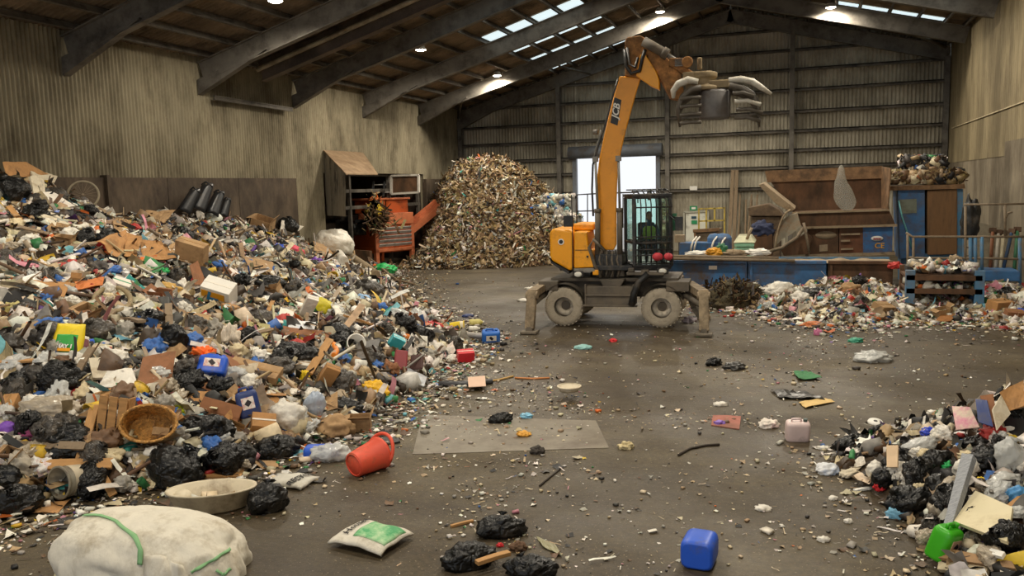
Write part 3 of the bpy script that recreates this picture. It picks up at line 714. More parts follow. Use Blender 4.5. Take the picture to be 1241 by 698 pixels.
# stabiliser legs
fL, fR = exg(641, 405), exg(853, 408)
for s_, fo in ((-1, fL), (1, fR)):
    hip = Vector((s_ * 1.98, -0.75, 1.08)); kn = Vector((fo.x - s_ * 0.02, fo.y + 0.35, 0.98)); ft = Vector((fo.x, fo.y + .1, 0.12))
    b = MB(); b.beam(hip - Vector((0, -0.4, 0)), kn + Vector((0, 0, 0.05)), 0.26, 0.2); b.beam(kn + Vector((0, 0.02, 0.1)), ft, 0.2, 0.24, (1, 0, 0)); b.cyl(kn + Vector((-.16, 0, 0)), kn + Vector((.16, 0, 0)), .11)
    lg = b.build('stabiliser', mat('dusty_ochre', '#97866c', 0.8, 0.3, 4, 0.45, '#5c4f3e', 3), E, bev=0.015)
    b = MB(); b.box((ft.x, ft.y, 0.05), (0.42, 0.42, 0.07)); b.box((ft.x, ft.y, 0.13), (0.2, 0.24, 0.14), taper=.7); b.build('foot_pad', dusty, lg, bev=0.015)
    b = MB(); b.cyl(hip + Vector((s_ * -.1, -.2, -.2)), kn + Vector((0, -.05, -.25)), .07); b.build('ram', dust2, lg)
b = MB(); b.beam(Vector((2.0, -.8, 1.05)), Vector((2.2, -1.0, .55)), .16, .2); b.beam(Vector((2.2, -1., .55)), Vector((2.45, -1.1, .25)), .3, .16); b.build('blade_arm', dusty, E, bev=.02)
# turntable and deck
b = MB(); b.lathe([(0.0, 1.3), (0.62, 1.3), (0.62, 1.42), (0.56, 1.44), (.56, 1.56), (0, 1.56)], 40, Matrix.Translation((-.1, -.3, 0))); 
for k in range(24):
    a = 2 * PI * k / 24; b.cyl((-.1 + .59 * math.cos(a), -.3 + .59 * math.sin(a), 1.42), (-.1 + .59 * math.cos(a), -.3 + .59 * math.sin(a), 1.46), .022, n=6)
b.build('turntable', blk, E)
b = MB(); b.box((0.0, -.1, 1.6), (2.9, 1.9, 0.14)); b.box((-.1, -.55, 1.8), (.75, .9, .35)); b.build('upper_deck', blk, E, bev=.02)
# counterweight and engine housing
cw = [ex(*p, -1.15) for p in ((666, 283), (668, 278.5), (672, 277), (689, 279), (693, 281), (694.5, 287), (694.5, 325), (691, 328.5), (669, 316), (666.5, 311))]
b = MB(); b.prism(cw, (-.1, 2.2, 0)); c_ = b.build('counterweight', yel, E, bev=.06, seg=3)
em = ex(680, 293, -1.17); b = MB(); b.cyl(em, em + Vector((0, -.012, 0)), .085, n=24); b.m = 1; b.cyl(em + Vector((0, -.01, 0)), em + Vector((0, -.02, 0)), .055, n=20); b.build('badge', [whitep, blk], c_)
b = MB(); b.prism([v + Vector((0, -.02, 0)) for v in (ex(690, 329, -1.1), ex(669, 317, -1.1), ex(666, 313, -1.1), ex(668, 319, -1.1), ex(689, 332, -1.1))], (0, 2.0, 0)); b.build('rubber_edge', blk, c_)
p = [ex(*q, -1.12) for q in ((695.5, 281), (711, 281), (713, 302), (718, 304), (720, 324), (695.5, 325))]
b = MB(); b.prism(p, (0, 1.1, 0)); hs = b.build('engine_housing', yel, E, bev=.03)
b = MB(); b.box(ex(708, 303, -1.135), (.5, .015, .012)); b.box(ex(712, 311, -1.14), (.05, .02, .05)); b.build('door_latch', blk, hs)
p = [ex(*q, -.5) for q in ((694, 271), (719, 271.5), (720, 279), (694, 279))]
b = MB(); b.prism(p, (0, 1.3, 0)); b.build('engine_cover', yel, E, bev=.04)
p = [ex(*q, -1.15) for q in ((695, 325.5), (719, 325), (722, 329), (696, 331))]
b = MB(); b.prism(p, (0, .8, 0)); b.build('side_step', greym, E, bev=.01)
for q, ly in (((700.5, 332.5), -1.2), ((803, 328.5), -1.25)):
    c0 = ex(*q, ly); b = MB(); b.box(c0 + Vector((0, .09, 0)), (.3, .14, .18)); hl = b.build('work_lamp', blk, E, bev=.03)
    b = MB(); b.blob(lambda v: c0 + Vector((v.x * .11, v.y * .03, v.z * .075)), 2); b.build('lens', lensm, hl)
c0 = ex(722, 330, -1.1); b = MB(); b.box(c0, (.16, .1, .14)); b.build('marker_lamp', yel, E, bev=.02)
# boom
LYB = -0.75
bl = [(731, 303), (727.5, 296), (725.5, 275), (724, 245), (724, 215), (727, 190), (733, 162), (739.5, 134), (746, 110), (751, 92)]
br = [(777, 94), (771.5, 112), (765, 135), (757, 165), (751.5, 190), (748.5, 215), (747.5, 245), (747.5, 275), (747.5, 296), (744, 303)]
L_, R_2 = [ex(*q, LYB) for q in bl], [ex(*q, LYB) for q in reversed(br)]
b = MB(); off = Vector((-.1, .5, 0)); vs = []; fs = []
for a, c in zip(L_, R_2): vs += [a, c, c + off, a + off]
k = len(L_)
for i in range(k - 1):
    for j in range(4): fs.append((4 * i + j, 4 * i + (j + 1) % 4, 4 * i + 4 + (j + 1) % 4, 4 * i + 4 + j))
fs += [(3, 2, 1, 0), tuple(4 * k - 4 + j for j in range(4))]
b.add(vs, fs); boom = b.build('boom', boomy, E, bev=.03)
# maker's plate: pale slanted panel with dark lettering
cen = ex(746.5, 135, LYB - .01); dv = (ex(749, 119, LYB) - ex(744, 151, LYB)).normalized(); sv = Vector((0, -1, 0)).cross(dv).normalized() * -1
Mx = Matrix((dv, dv.cross(Vector((0, -1, 0))) * -1, Vector((0, -1, 0)))).transposed().to_4x4(); Mx.translation = cen
b = MB(); b.prism([Mx @ Vector(q) for q in ((-.36, -.1, .0), (.31, -.1, 0), (.36, .1, 0), (-.31, .1, 0))], Vector((0, -.01, 0))); lp = b.build('name_plate', mat('plate_black', '#1d1d1d', .5, 0), boom)
text_mesh('JCB', 0.25, 'lettering', whitep, boom, Mx @ Matrix.Translation((0, -.005, .012)), .3, .003, .006)
# boom foot bracket, hoses
b = MB(); b.prism([ex(*q, -.9) for q in ((724, 306), (752, 306), (757, 335), (722, 335))], (0, .6, 0)); b.build('boom_bracket', dusty, E, bev=.02)
for i in range(7):
    x0 = 727 + i * 3.6; b = MB(); b.tube([ex(x0 + 1, 303, -.95), ex(x0 - 1 + i % 3, 315, -1.0), ex(x0 + 2, 326, -.98), ex(x0, 336, -.95)], .028, 6); b.build('hose', blk if i % 2 else dusty, E)
b = MB(); b.tube([ex(733, 304, -1), ex(719, 290, -1.05), ex(714, 300, -1.1), ex(721, 322, -1.1), ex(728, 336, -1.05)], .05, 8); b.build('hose', dusty, E)
# lift rams either side of the boom
for (x0, x1, x2, y1, y2) in ((724.3, 724.3, 721.5, 254, 193), (751.3, 751, 749.5, 253, 192)):
    b = MB(); b.cyl(ex(x0, 308, -.95), ex(x1, y1, -.95), .075, n=16); b.cyl(ex(x1, y1 + 4, -.95), ex(x1, y1 - 1, -.95), .095); ra = b.build('boom_ram', dust2, E)
    b = MB(); b.cyl(ex(x1, y1, -.95), ex(x2, y2, -.95), .035, n=12); b.box(ex(x2, y2, -.95), (.14, .14, .14)); b.build('rod', greym, ra)
b = MB(); b.tube([ex(719, 262, -.9), ex(717.5, 230, -.9), ex(718.5, 200, -.9), ex(724, 180, -.85), ex(734, 150, -.8), ex(743, 115, -.8), ex(749, 96, -.8)], .03, 6); b.build('hose', blk, E)
b = MB(); b.tube([ex(719, 196, -.85), ex(722, 180, -.82), ex(727, 165, -.82), ex(728, 158, -.8)], .02, 6); b.cyl(ex(719, 160, -.8), ex(725, 160, -.8), .07); b.build('boom_lamp', greym, E)
# boom tip, dipper
LYD = -0.85
b = MB(); b.prism([ex(*q, LYD) for q in ((757, 50), (760, 45), (776, 42.5), (783, 47), (790, 60), (783, 70), (779, 84), (776, 95), (757, 91), (758, 75))], (-.06, .55, 0)); b.build('boom_head', rustm, E, bev=.03)
b = MB(); b.tube([ex(757, 60, LYD - .08), ex(759, 80, LYD - .12), ex(765, 89, LYD - .15), ex(775, 86, LYD - .15), ex(778, 72, LYD - .12), ex(782, 60, LYD - .1)], .05, 8); b.build('hose', blk, E)
b = MB(); b.tube([ex(760, 58, LYD - .08), ex(763, 78, LYD - .2), ex(770, 82, LYD - .22), ex(773, 70, LYD - .15)], .035, 8); b.build('hose', blk, E)
p = [ex(*q, LYD - .1) for q in ((776, 66), (781, 64), (795, 86), (799, 97), (799, 109), (788, 104), (771, 92))]
b = MB(); b.prism(p, (0, .3, 0)); b.build('dipper_plate', yel, E, bev=.02)
p = [ex(*q, LYD) for q in ((783, 54), (797, 60), (812, 73), (826, 90), (829, 110), (823, 121), (812, 118), (798, 92), (786, 72))]
b = MB(); b.prism(p, (-.05, .5, 0)); b.build('dipper', rustm, E, bev=.03)
b = MB(); b.cyl(ex(780, 50, LYD - .1), ex(808, 66, LYD - .1), .125, n=18); b.cyl(ex(803, 63, LYD - .1), ex(809, 66.5, LYD - .1), .15, n=18); ra = b.build('dipper_ram', dust2, E)
b = MB(); b.cyl(ex(808, 66, LYD - .1), ex(822, 75, LYD - .1), .06); b.box(ex(823, 76, LYD - .1), (.2, .2, .2)); b.build('rod', greym, ra)
b = MB(); b.beam(ex(811, 76, LYD - .1), ex(836, 76, LYD - .1), .2, .22); b.cyl(ex(833, 75, LYD - .4), ex(833, 75, LYD + .3), .14); b.beam(ex(818, 78, LYD), ex(838, 92, LYD), .25, .2); b.build('tipping_link', rustm, E, bev=.03)
# selector grab
gr = MB(); c0 = ex(846, 92, LYD); gr.box(c0, (.75, .5, .18)); gr.lathe([(0, .16), (.34, .16), (.34, .02), (.28, 0), (.28, -.16), (.42, -.2), (.42, -.3), (0, -.3)], 28, Matrix.Translation(ex(853, 96, LYD))); gr.beam(ex(832, 105, LYD), ex(884, 102, LYD), .5, .2); gr.box(ex(848, 77, LYD), (.12, .12, .3))
grab = gr.build('grab', mat('grab_dusty', '#9d8a68', .7, .3, 4, .4, '#5c4c36', 4), E, bev=.03)
b = MB(); b.lathe([(.0, -.36), (.36, -.36), (.4, -.3), (.4, .3), (.36, .36), (0, .36)], 28, Matrix.Translation(ex(866, 127, LYD))); b.build('grab_motor_cover', mat('dull_grey', '#6d6a68', .55, .2, 3, .3), grab)
def cheek(pts, w, mm):
    for dy in (-.42, .38):
        pc = [ex(*q, LYD + dy) for q in pts]; g = MB(); g.tube(pc, [w * .7, w, w, w * .8, w * .45][:len(pts)], 8); g.build('jaw_cheek', mm, grab)
cheek(((883, 97), (897, 96), (912, 99), (924, 107), (935, 114)), .085, palew)
cheek(((846, 99), (834, 97), (822, 102), (816, 110), (816, 119)), .1, palew)
for kx in range(6):
    ly = LYD - .45 + kx * .18; o = kx * 1.6
    g = MB(); g.tube([ex(884, 103 + o, ly), ex(898, 106 + o, ly), ex(911, 114 + o, ly), ex(919, 128 + o, ly), ex(920, 146 + o, ly)], [.08, .085, .08, .065, .03], 7); g.build('tine', grabm, grab)
    g = MB(); g.tube([ex(850, 106 + o, ly), ex(838, 108 + o, ly), ex(827, 117 + o, ly), ex(822, 130 + o, ly), ex(824, 146 + o, ly)], [.08, .085, .08, .065, .03], 7); g.build('tine', grabm, grab)
for yy, xa, xb in ((113, 888, 914), (123, 890, 922), (133, 892, 924), (143, 890, 922)):
    g = MB(); g.tube([ex(xa, yy, LYD - .5), ex((xa + xb) / 2, yy - 1, LYD - .5), ex(xb, yy + 4, LYD - .5)], .055, 7); g.build('jaw_bar', palew if yy == 123 else grabm, grab)
for yy in (118, 128, 138, 148):
    g = MB(); g.tube([ex(824, yy + 2, LYD - .5), ex(836, yy, LYD - .5), ex(850, yy, LYD - .5)], .05, 7); g.build('jaw_bar', grabm, grab)
# cab: corner post nearest the camera, glazed sides, bar guard
A = ex(769, 322, -1.2); A.z = 1.66; Hc = 1.82
U = Vector((.95, .22, 0)); V_ = Vector((-.36, 1.0, 0))
def cb(u, v, z): return A + U * u + V_ * v + Vector((0, 0, z))
b = MB()
for u, v in ((0, 0), (1, 0), (1, 1), (0, 1)): b.beam(cb(u, v, 0), cb(u * .97, v, Hc), .1, .1)
for z in (0.0, .62, Hc):
    q = [cb(0, 0, z), cb(1, 0, z), cb(1, 1, z), cb(0, 1, z)]
    for i in range(4): b.beam(q[i], q[(i + 1) % 4], .07, .08)
b.prism([cb(-.05, -.05, Hc), cb(1.02, -.05, Hc), cb(1.02, 1.05, Hc), cb(-.05, 1.05, Hc)], (0, 0, .09)); b.prism([cb(0, 0, -.1), cb(1, 0, -.1), cb(1, 1, -.1), cb(0, 1, -.1)], (0, 0, .1))
cab = b.build('cab', blk, E, bev=.02)
b = MB(); b.prism([cb(.04, .02, .65), cb(.96, .02, .65), cb(.96, .02, Hc - .04), cb(.04, .02, Hc - .04)], (0, .02, 0)); b.build('cab_pane', cabg, cab)
b = MB(); b.prism([cb(.02, .06, .1), cb(.02, .95, .1), cb(.02, .95, Hc - .04), cb(.02, .06, Hc - .04)], (.02, 0, 0)); b.build('cab_pane', cabg, cab)
b = MB(); b.prism([cb(.98, .06, .3), cb(.98, .95, .3), cb(.98, .95, Hc - .04), cb(.98, .06, Hc - .04)], (-.02, 0, 0)); b.build('cab_pane', cabg, cab)
b = MB(); b.prism([cb(.04, .98, .65), cb(.96, .98, .65), cb(.96, .98, Hc - .04), cb(.04, .98, Hc - .04)], (0, -.02, 0)); b.build('cab_pane', cabg, cab)
b = MB(); b.prism([cb(.03, .01, .04), cb(.97, .01, .04), cb(.97, .01, .6), cb(.03, .01, .6)], (0, .02, 0)); b.build('lower_panel', cabg, cab)
g = MB()
for i in range(8): g.tube([cb(.02 + .96 * i / 7, -.1, .05), cb(.02 + .96 * i / 7, -.12, Hc - .2), cb(.02 + .96 * i / 7, -.02, Hc + .06), cb(.02 + .96 * i / 7, .35, Hc + .2), cb(.02 + .96 * i / 7, .95, Hc + .2)], .018, 6)
for z in (.08, .3, .45, .62, .78, 1.56): g.tube([cb(.0, -.12, z), cb(1.0, -.12, z)], .02, 6)
for v, z in ((0, Hc + .08), (.2, Hc + .16), (.45, Hc + .2), (.9, Hc + .2)): g.tube([cb(.0, v, z), cb(1, v, z)], .018, 6)
g.build('guard_grille', blk, cab)
g = MB(); c0 = ex(787, 238, -.6); g.cyl(c0 - Vector((0, 0, .1)), c0 + Vector((0, 0, .02)), .05); g.cyl(c0, c0 + Vector((0, 0, .2)), .075, .06, 14); g.build('beacon', mat('beacon_grey', '#5e6a66', .4, .1), cab)
g = MB(); g.box(cb(.55, .62, .35), (.5, .5, .14)); g.box(cb(.55, .9, .75), (.46, .14, .75)); g.build('seat', mat('seat_cloth', '#3a3c40', .9, .2), cab, bev=.05)
for u in (.22, .88):
    g = MB(); g.lathe([(.05, 0), (.05, .5), (.02, .52), (.018, .62), (.035, .66), (.03, .7), (0, .71)], 10, Matrix.Translation(cb(u, .35, 0))); g.build('control_lever', blk, cab)
# handrails
b = MB()
pr_ = [ex(699, 275, .6), ex(699, 236, .6), ex(735, 234, .6), ex(773, 233, .6), ex(773, 246, .6)]
b.tube(pr_, .022, 6); b.tube([ex(699, 256, .6), ex(735, 255, .6)], .018, 6); b.tube([ex(699, 279, .6), ex(699, 300, .6)], .02, 6)
for x in (712, 726, 755): b.tube([ex(x, 235, .6), ex(x, 276, .6)], .018, 6)
b.build('handrail', blk, E)
b = MB(); b.tube([ex(694, 330, -1.2), ex(694, 285, -1.22), ex(692.5, 236, -1.1)], .018, 6); b.box(ex(689, 268, -1.15), (.26, .1, .3)); b.build('mirror', blk, E, bev=.02)
b = MB(); b.tube([cb(1.0, .0, 1.3), cb(1.25, -.1, 1.25)], .02, 6); c0 = ex(823, 271, -1.2); b.box(c0, (.2, .1, .36)); b.tube([c0, c0 + Vector((-.35, .1, .3))], .02, 6); b.build('mirror', blk, E, bev=.03)
b = MB(); b.box(ex(816, 269, -.9), (.18, .06, .46)); b.build('side_flap', mat('green_flap', '#3c7d58', .6, .2), E)
b = MB(); b.box((ex(765, 333, -1.2) + ex(800, 330, -1.2)) / 2, (1.0, .2, .08)); b.box(ex(782, 331, -1.1), (.2, .2, .2)); b.box(ex(765, 327, -1.25), (.16, .1, .1)); b.build('cab_step', dust2, E, bev=.02)
for q, s2 in (((797, 311), .1), ((810, 311), .085)):
    c0 = ex(*q, -1.4); random.seed(q[0]); sd = random.random() * 9
    b = MB(); b.blob(lambda v: c0 + Vector((v.x * s2 * 1.4, v.y * .08, v.z * s2)) * 1.0 + Vector((0, 0, .04 * noise.noise(v * 3 + Vector((sd, 0, 0))))), 3)
    tag(b.build('red_glove', mat('red_rubber', '#c23a44', .6, .2), None), 'red rag tied to the cab guard bars ' + ('nearer the boom' if q[0] < 800 else 'at the outer corner by the mirror'), 'rag').matrix_world = Matrix.Translation(XO) @ Matrix.Rotation(XA, 4, 'Z')
# operator
def person(name, label, joints, radii, edges, M, mm):
    me = bpy.data.meshes.new(name); me.from_pydata([tuple(j) for j in joints], edges, []); me.materials.append(mm)
    o = bpy.data.objects.new(name, me); COL.objects.link(o); o.matrix_world = M
    sk = o.modifiers.new('skin', 'SKIN'); sk.use_smooth_shade = True
    for v, r in zip(me.skin_vertices[0].data, radii): v.radius = (r, r) if not isinstance(r, tuple) else r
    me.skin_vertices[0].data[0].use_root = True
    sb = o.modifiers.new('subdivision', 'SUBSURF'); sb.levels = 1; sb.render_levels = 2
    return o
J = [(0, 0, .1), (0, .02, .3), (0, .04, .52), (0, .02, .62), (0, .0, .70), (0, -.01, .82),                       # pelvis..head
     (-.19, .03, .54), (-.25, -.08, .3), (-.24, -.3, .24), (.19, .03, .54), (.25, -.08, .3), (.24, -.3, .24),      # arms
     (-.1, -.02, .08), (-.12, -.42, .1), (-.12, -.46, -.3), (.1, -.02, .08), (.12, -.42, .1), (.12, -.46, -.3), (-.12, -.58, -.34), (.12, -.58, -.34)]
Rr = [.15, .14, (.17, .12), .055, .055, .09, .065, .05, .035, .065, .05, .035, .1, .075, .05, .1, .075, .05, .045, .045]
Ed = [(0, 1), (1, 2), (2, 3), (3, 4), (4, 5), (2, 6), (6, 7), (7, 8), (2, 9), (9, 10), (10, 11), (0, 12), (12, 13), (13, 14), (0, 15), (15, 16), (16, 17), (14, 18), (17, 19)]
for hx in (8, 11):
    s2 = -1 if hx == 8 else 1; h0 = Vector(J[hx])
    for fx in range(5):
        a = (fx - 2) * .016 if fx < 4 else -s2 * .05
        i0 = len(J); J += [tuple(h0 + Vector((a, -.06, .01))), tuple(h0 + Vector((a * 1.1, -.1 + (.03 if fx == 4 else 0), -.02)))]; Rr += [.011, .009]; Ed += [(hx, i0), (i0, i0 + 1)]
pm = Matrix.Translation(XO) @ Matrix.Rotation(XA, 4, 'Z') @ Matrix.Translation(cb(.55, .58, .48)) @ Matrix.Rotation(.22, 4, 'Z')
op = person('person', '', J, Rr, Ed, pm, mat('navy_overalls', '#2c4468', .85, .2))
tag(op, 'operator in navy overalls and hi-vis vest seated in the cab', 'person')
def child_on(name, fn, mm, k=3, parent=op):
    b = MB(); b.blob(fn, k); return b.build(name, mm, parent)
skin = mat('skin', '#c08d70', .6, .08)
def headfn(v):
    p = Vector((v.x * .078, v.y * .098, v.z * .118)) + Vector((0, -.02, .83))
    if v.y < -.6:
        p.y -= .022 * max(0, 1 - abs(v.x) * 5) * max(0, 1 - abs(v.z + .1) * 3.5)
        p.y += .008 * max(0, 1 - abs(abs(v.x) - .35) * 5) * max(0, 1 - abs(v.z - .12) * 6)
        p.y += .005 * max(0, 1 - abs(v.x) * 3) * max(0, 1 - abs(v.z + .42) * 12)
    if v.z < -.3: p.x *= .86
    return p
hd = child_on('head', headfn, skin, 4)
for s2 in (-1, 1): child_on('ear', lambda v: Vector((s2 * .079 + v.x * .012, v.y * .022, .83 + v.z * .032)), skin, 2, hd); child_on('eye', lambda v: Vector((s2 * .03 + v.x * .012, -.108 + v.y * .006, .842 + v.z * .007)), mat('eye_dark', '#241c18', .3, 0), 2, hd)
child_on('hair', lambda v: Vector((v.x * .084, v.y * .1 + .008, max(v.z, -.05 if v.y > 0 else .42) * .124)) + Vector((0, -.012, .838)), mat('dark_hair', '#3a2c22', .8, .2), 3, op)
b = MB(); b.lathe([(.165, .22), (.175, .3), (.185, .42), (.18, .5), (.12, .56)], 20, Matrix.Diagonal((1.0, .82, 1, 1))); b.build('hi_vis_vest', mat('hi_vis', '#b9d84a', .7, .1), op)
# ------------------------------------------------------------------ machinery along the far end
blue = mat('machine_blue', '#3a6a9c', .55, .25, 2, .42, '#5a4c3e', 1.6)
bluel = mat('worn_blue', '#4a7fa6', .6, .25, 2, .4, '#6d5f4d', 2)
rustb = mat('rusty_plate', '#6b4c34', .8, .35, 2, .55, '#41301f', 1.6, stretch=(1, 1, .5))
rustl = mat('light_rust', '#8a6a4a', .8, .35, 3, .5, '#54402c', 2)
dustb = mat('dust_coated', '#a8957a', .9, .3, 3, .4, '#6e5c46', 3)
railm = mat('dusty_rail', '#8c7c66', .75, .3, 4, .4, '#54483a', 4)
paper = mat('paper_white', '#e4ddd0', .8, .1, 6)
plywood = mat('weathered_board', '#a58560', .8, .25, 3, .3, '#6a5238', 3, stretch=(1, 6, 6))
timber = mat('grey_timber', '#8b7860', .85, .25, 3, .35, '#5c4c3a', 3, stretch=(4, 4, 1))

def P(px, py, y): return ony(px, py, y)
def poly(pts, y): return [P(a, b, y) for a, b in pts]

# conveyor trough
t = thing('trough_conveyor', 'long blue sided trough conveyor running behind the excavator to the baler', 'conveyor', (0, 28.4, 0))
def tp(name, b, m, par, **k):  # part given in world coordinates under a thing or part
    root = par
    while root.parent: root = root.parent
    inv = root.matrix_basis.inverted() if root.type == 'EMPTY' else Matrix()
    if par.type == 'EMPTY' or True:
        mm = Matrix.Translation(root.location) @ root.rotation_euler.to_matrix().to_4x4()
        b.xf(mm.inverted())
    return b.build(name, m, par, **k)
z0, z1 = .12, 1.2
for (xa, xb, nm) in ((-4.6, -1.9, 0), (-1.86, .55, 1), (.6, 2.5, 2)):
    b = MB(); b.box(((xa + xb) / 2, 28.2, (z0 + z1) / 2), (xb - xa, .1, z1 - z0)); b.box(((xa + xb) / 2, 28.13, z1), (xb - xa, .22, .1)); b.box(((xa + xb) / 2, 28.13, z0 + .1), (xb - xa, .14, .1)); b.box((xa + .1, 28.12, .66), (.08, .12, 1.0)); tp('side_panel', b, blue if nm < 2 else rustb, t, bev=.01)
b = MB(); b.box((-1.05, 29.5, (z0 + z1) / 2 + .05), (7.1, .1, z1 - z0)); tp('back_panel', b, bluel, t)
b = MB(); b.grid(lambda u, v: (-4.6 + 7.1 * u, 28.25 + 1.2 * v, 1.16 + .1 * noise.noise(Vector((u * 14, v * 3, 0))) + .02), 60, 8); tp('belt', b, dustb, t)
b = MB(); b.prism([P(859, 322, 28.12), P(869, 322, 28.12), P(869, 326.5, 28.12), P(859, 326.5, 28.12)], (0, -.012, 0)); tp('label_plate', b, paper, t)
b = MB(); b.cyl((-4.55, 27.95, 1.32), (-.4, 27.95, 1.26), .05, n=8); b.cyl((-4.5, 28.0, 1.4), (-.9, 28.0, 1.34), .045, n=8); tp('edge_pipe', b, railm, t)
for x in (-4.4, -1.9, .5, 2.4):
    b = MB(); b.box((x, 28.3, .1), (.16, .3, .2)); tp('foot', b, rustb, t)
# loose stuff lying on the conveyor
def lump(name, label, cat, c, s, m, seed=0, amp=.42, k=4, group=None, fr=2.6):
    sd = Vector((seed * 3.1, seed * 1.7, seed)); b = MB()
    def fn(v):
        d = 1 + amp * noise.noise(v * fr + sd) + amp * .5 * noise.noise(v * fr * 2.6 + sd)
        return Vector((v.x * s[0] * d, v.y * s[1] * d, max(v.z * d, -.75) * s[2]))
    b.blob(fn, k); o = b.build(name, m, None, loc=c); return tag(o, label, cat, group)
yb = mat('yellow_film', '#d99a22', .5, .2, 6); wb_ = mat('white_film', '#e8e4da', .4, .1, 6); gb = mat('green_film', '#2f6e4a', .5, .2)
lump('crumpled_wrapper', 'orange yellow plastic heaped on the conveyor edge', 'wrapper', P(866, 306, 28.5), (.28, .2, .16), yb, 1)
lump('crumpled_wrapper', 'dark green crumpled sack standing on the conveyor', 'wrapper', P(874, 304, 28.6), (.2, .16, .24), gb, 2)
lump('crumpled_wrapper', 'white flattened film bundle on the conveyor near the excavator cab', 'wrapper', P(846, 307.5, 28.6), (.42, .25, .1), wb_, 3)
lump('crumpled_wrapper', 'brown matted clump on the conveyor beside yellow plastic', 'wrapper', P(889, 307, 28.6), (.42, .25, .13), dustb, 4)
lump('crumpled_wrapper', 'white film clump on the conveyor in front of the leaning chute', 'wrapper', P(918, 306, 28.6), (.4, .2, .12), wb_, 5)
lump('crumpled_wrapper', 'red rag bundle at the baler end of the conveyor', 'wrapper', P(1085, 322, 27.9), (.2, .15, .12), mat('red_film', '#c43a34', .6, .2), 6)

# baler
YB_ = 32.0
t = thing('baler', 'rusty brown waste baler with a big open hopper beside the blue tower', 'baler', (.6, YB_, 0))
b = MB(); b.prism(poly(((930, 215), (1073, 212), (1078, 255), (962, 258)), YB_ + 1.8), (0, .06, 0)); tp('hopper_back', b, rustb, t)
b = MB(); b.prism(poly(((927, 207), (1069, 201), (1069, 216), (930, 221)), YB_ + 1.7), (0, .05, 0)); tp('hopper_board', b, rustl, t)
pA, pB, pC, pD = P(920, 224, YB_ - .3), P(928, 228, YB_ - .3), P(962, 256, YB_ - .3), P(952, 252, YB_ - .3)
b = MB(); b.prism([P(919, 224, YB_), P(925, 222, YB_), P(964, 253, YB_), P(958, 257, YB_), P(940, 247, YB_)], (0, 1.7, .05)); tp('hopper_flap', b, dustb, t, bev=.02)
b = MB(); b.prism([P(1068, 202, YB_ + 1.7), P(1079, 204, YB_), P(1075, 256, YB_), P(1068, 255, YB_ + 1.7)], (.04, 0, 0)); tp('hopper_side', b, rustl, t)
b = MB(); b.prism(poly(((962, 257.5), (1077, 253.5), (1086, 274), (975, 277), (968, 270)), YB_), (0, 1.7, 0)); tp('feed_casing', b, rustb, t)
b = MB(); b.beam(P(960, 258, YB_ - .05), P(1078, 254.5, YB_ - .05), .12, .07); b.beam(P(972, 276, YB_ - .05), P(1087, 273, YB_ - .05), .16, .08); tp('edge_strip', b, dustb, t)
b = MB(); b.prism(poly(((978, 277), (1016, 276), (1016, 308), (981, 309)), YB_ + .1), (0, 1.5, 0)); tp('side_door', b, rustb, t)
b = MB(); b.prism(poly(((1017, 276), (1046, 275.5), (1046, 308), (1017, 308)), YB_ + .08), (0, 1.5, 0)); tp('side_door', b, mat('rust_door', '#704830', .8, .3, 3, .4), t)
b = MB(); b.prism(poly(((1046, 275.5), (1082, 274.5), (1081, 305), (1046, 307)), YB_ + .04), (0, 1.5, 0)); bp_ = tp('logo_panel', b, mat('rusted_blue', '#33659a', .55, .25, 2, .38, '#5c4030', 2.2), t)
b = MB(); b.beam(P(976, 310, YB_), P(1085, 307, YB_), .14, .1); tp('base_rail', b, dustb, t)
for q in ((1019, 284, 1042), (1019, 292, 1030), (1019, 302, 1034)):
    b = MB(); b.beam(P(q[0], q[1], YB_ - .02), P(q[2], q[1] - .5, YB_ - .02), .05, .06); tp('hinge_bar', b, dustb, t)
def marks(root, par, px, py, y, w, h, body, m, size):
    c = P(px, py, y); M = Matrix.Translation(c - Vector(root.location)) @ Matrix.Rotation(PI / 2, 4, 'X')
    return text_mesh(body, size, 'lettering', m, par, M, 0, .004, .004)
b = MB(); c = P(1063, 289, YB_ + .0); b.lathe([(0, .0), (.2, 0), (.2, -.03), (0, -.03)], 24, Matrix.Translation(c) @ Matrix.Rotation(PI / 2, 4, 'X') @ Matrix.Diagonal((1, .45, 1, 1))); b.xf(Matrix.Translation(-Vector(t.location))); b.build('badge', whitep, bp_)
marks(t, bp_, 1063, 289, YB_ - .035, 1, 1, 'avos', mat('mark_red', '#9c2c3a', .6, 0), .14)
marks(t, bp_, 1066, 298, YB_ + .02, 1, 1, 'CE', mat('mark_yellow', '#dca42c', .6, 0), .27)
b = MB(); c = P(1001, 285, YB_ + .08); b.lathe([(0, 0), (.36, 0), (.36, -.02), (0, -.02)], 24, Matrix.Translation(c) @ Matrix.Rotation(PI / 2, 4, 'X') @ Matrix.Diagonal((1, .4, 1, 1))); tp('oval_mark', b, dustb, t)
b = MB(); b.prism(poly(((993, 297), (1003, 296), (1003, 304), (993, 305)), YB_ + .09), (0, -.02, 0)); tp('notice_mark', b, dustb, t)
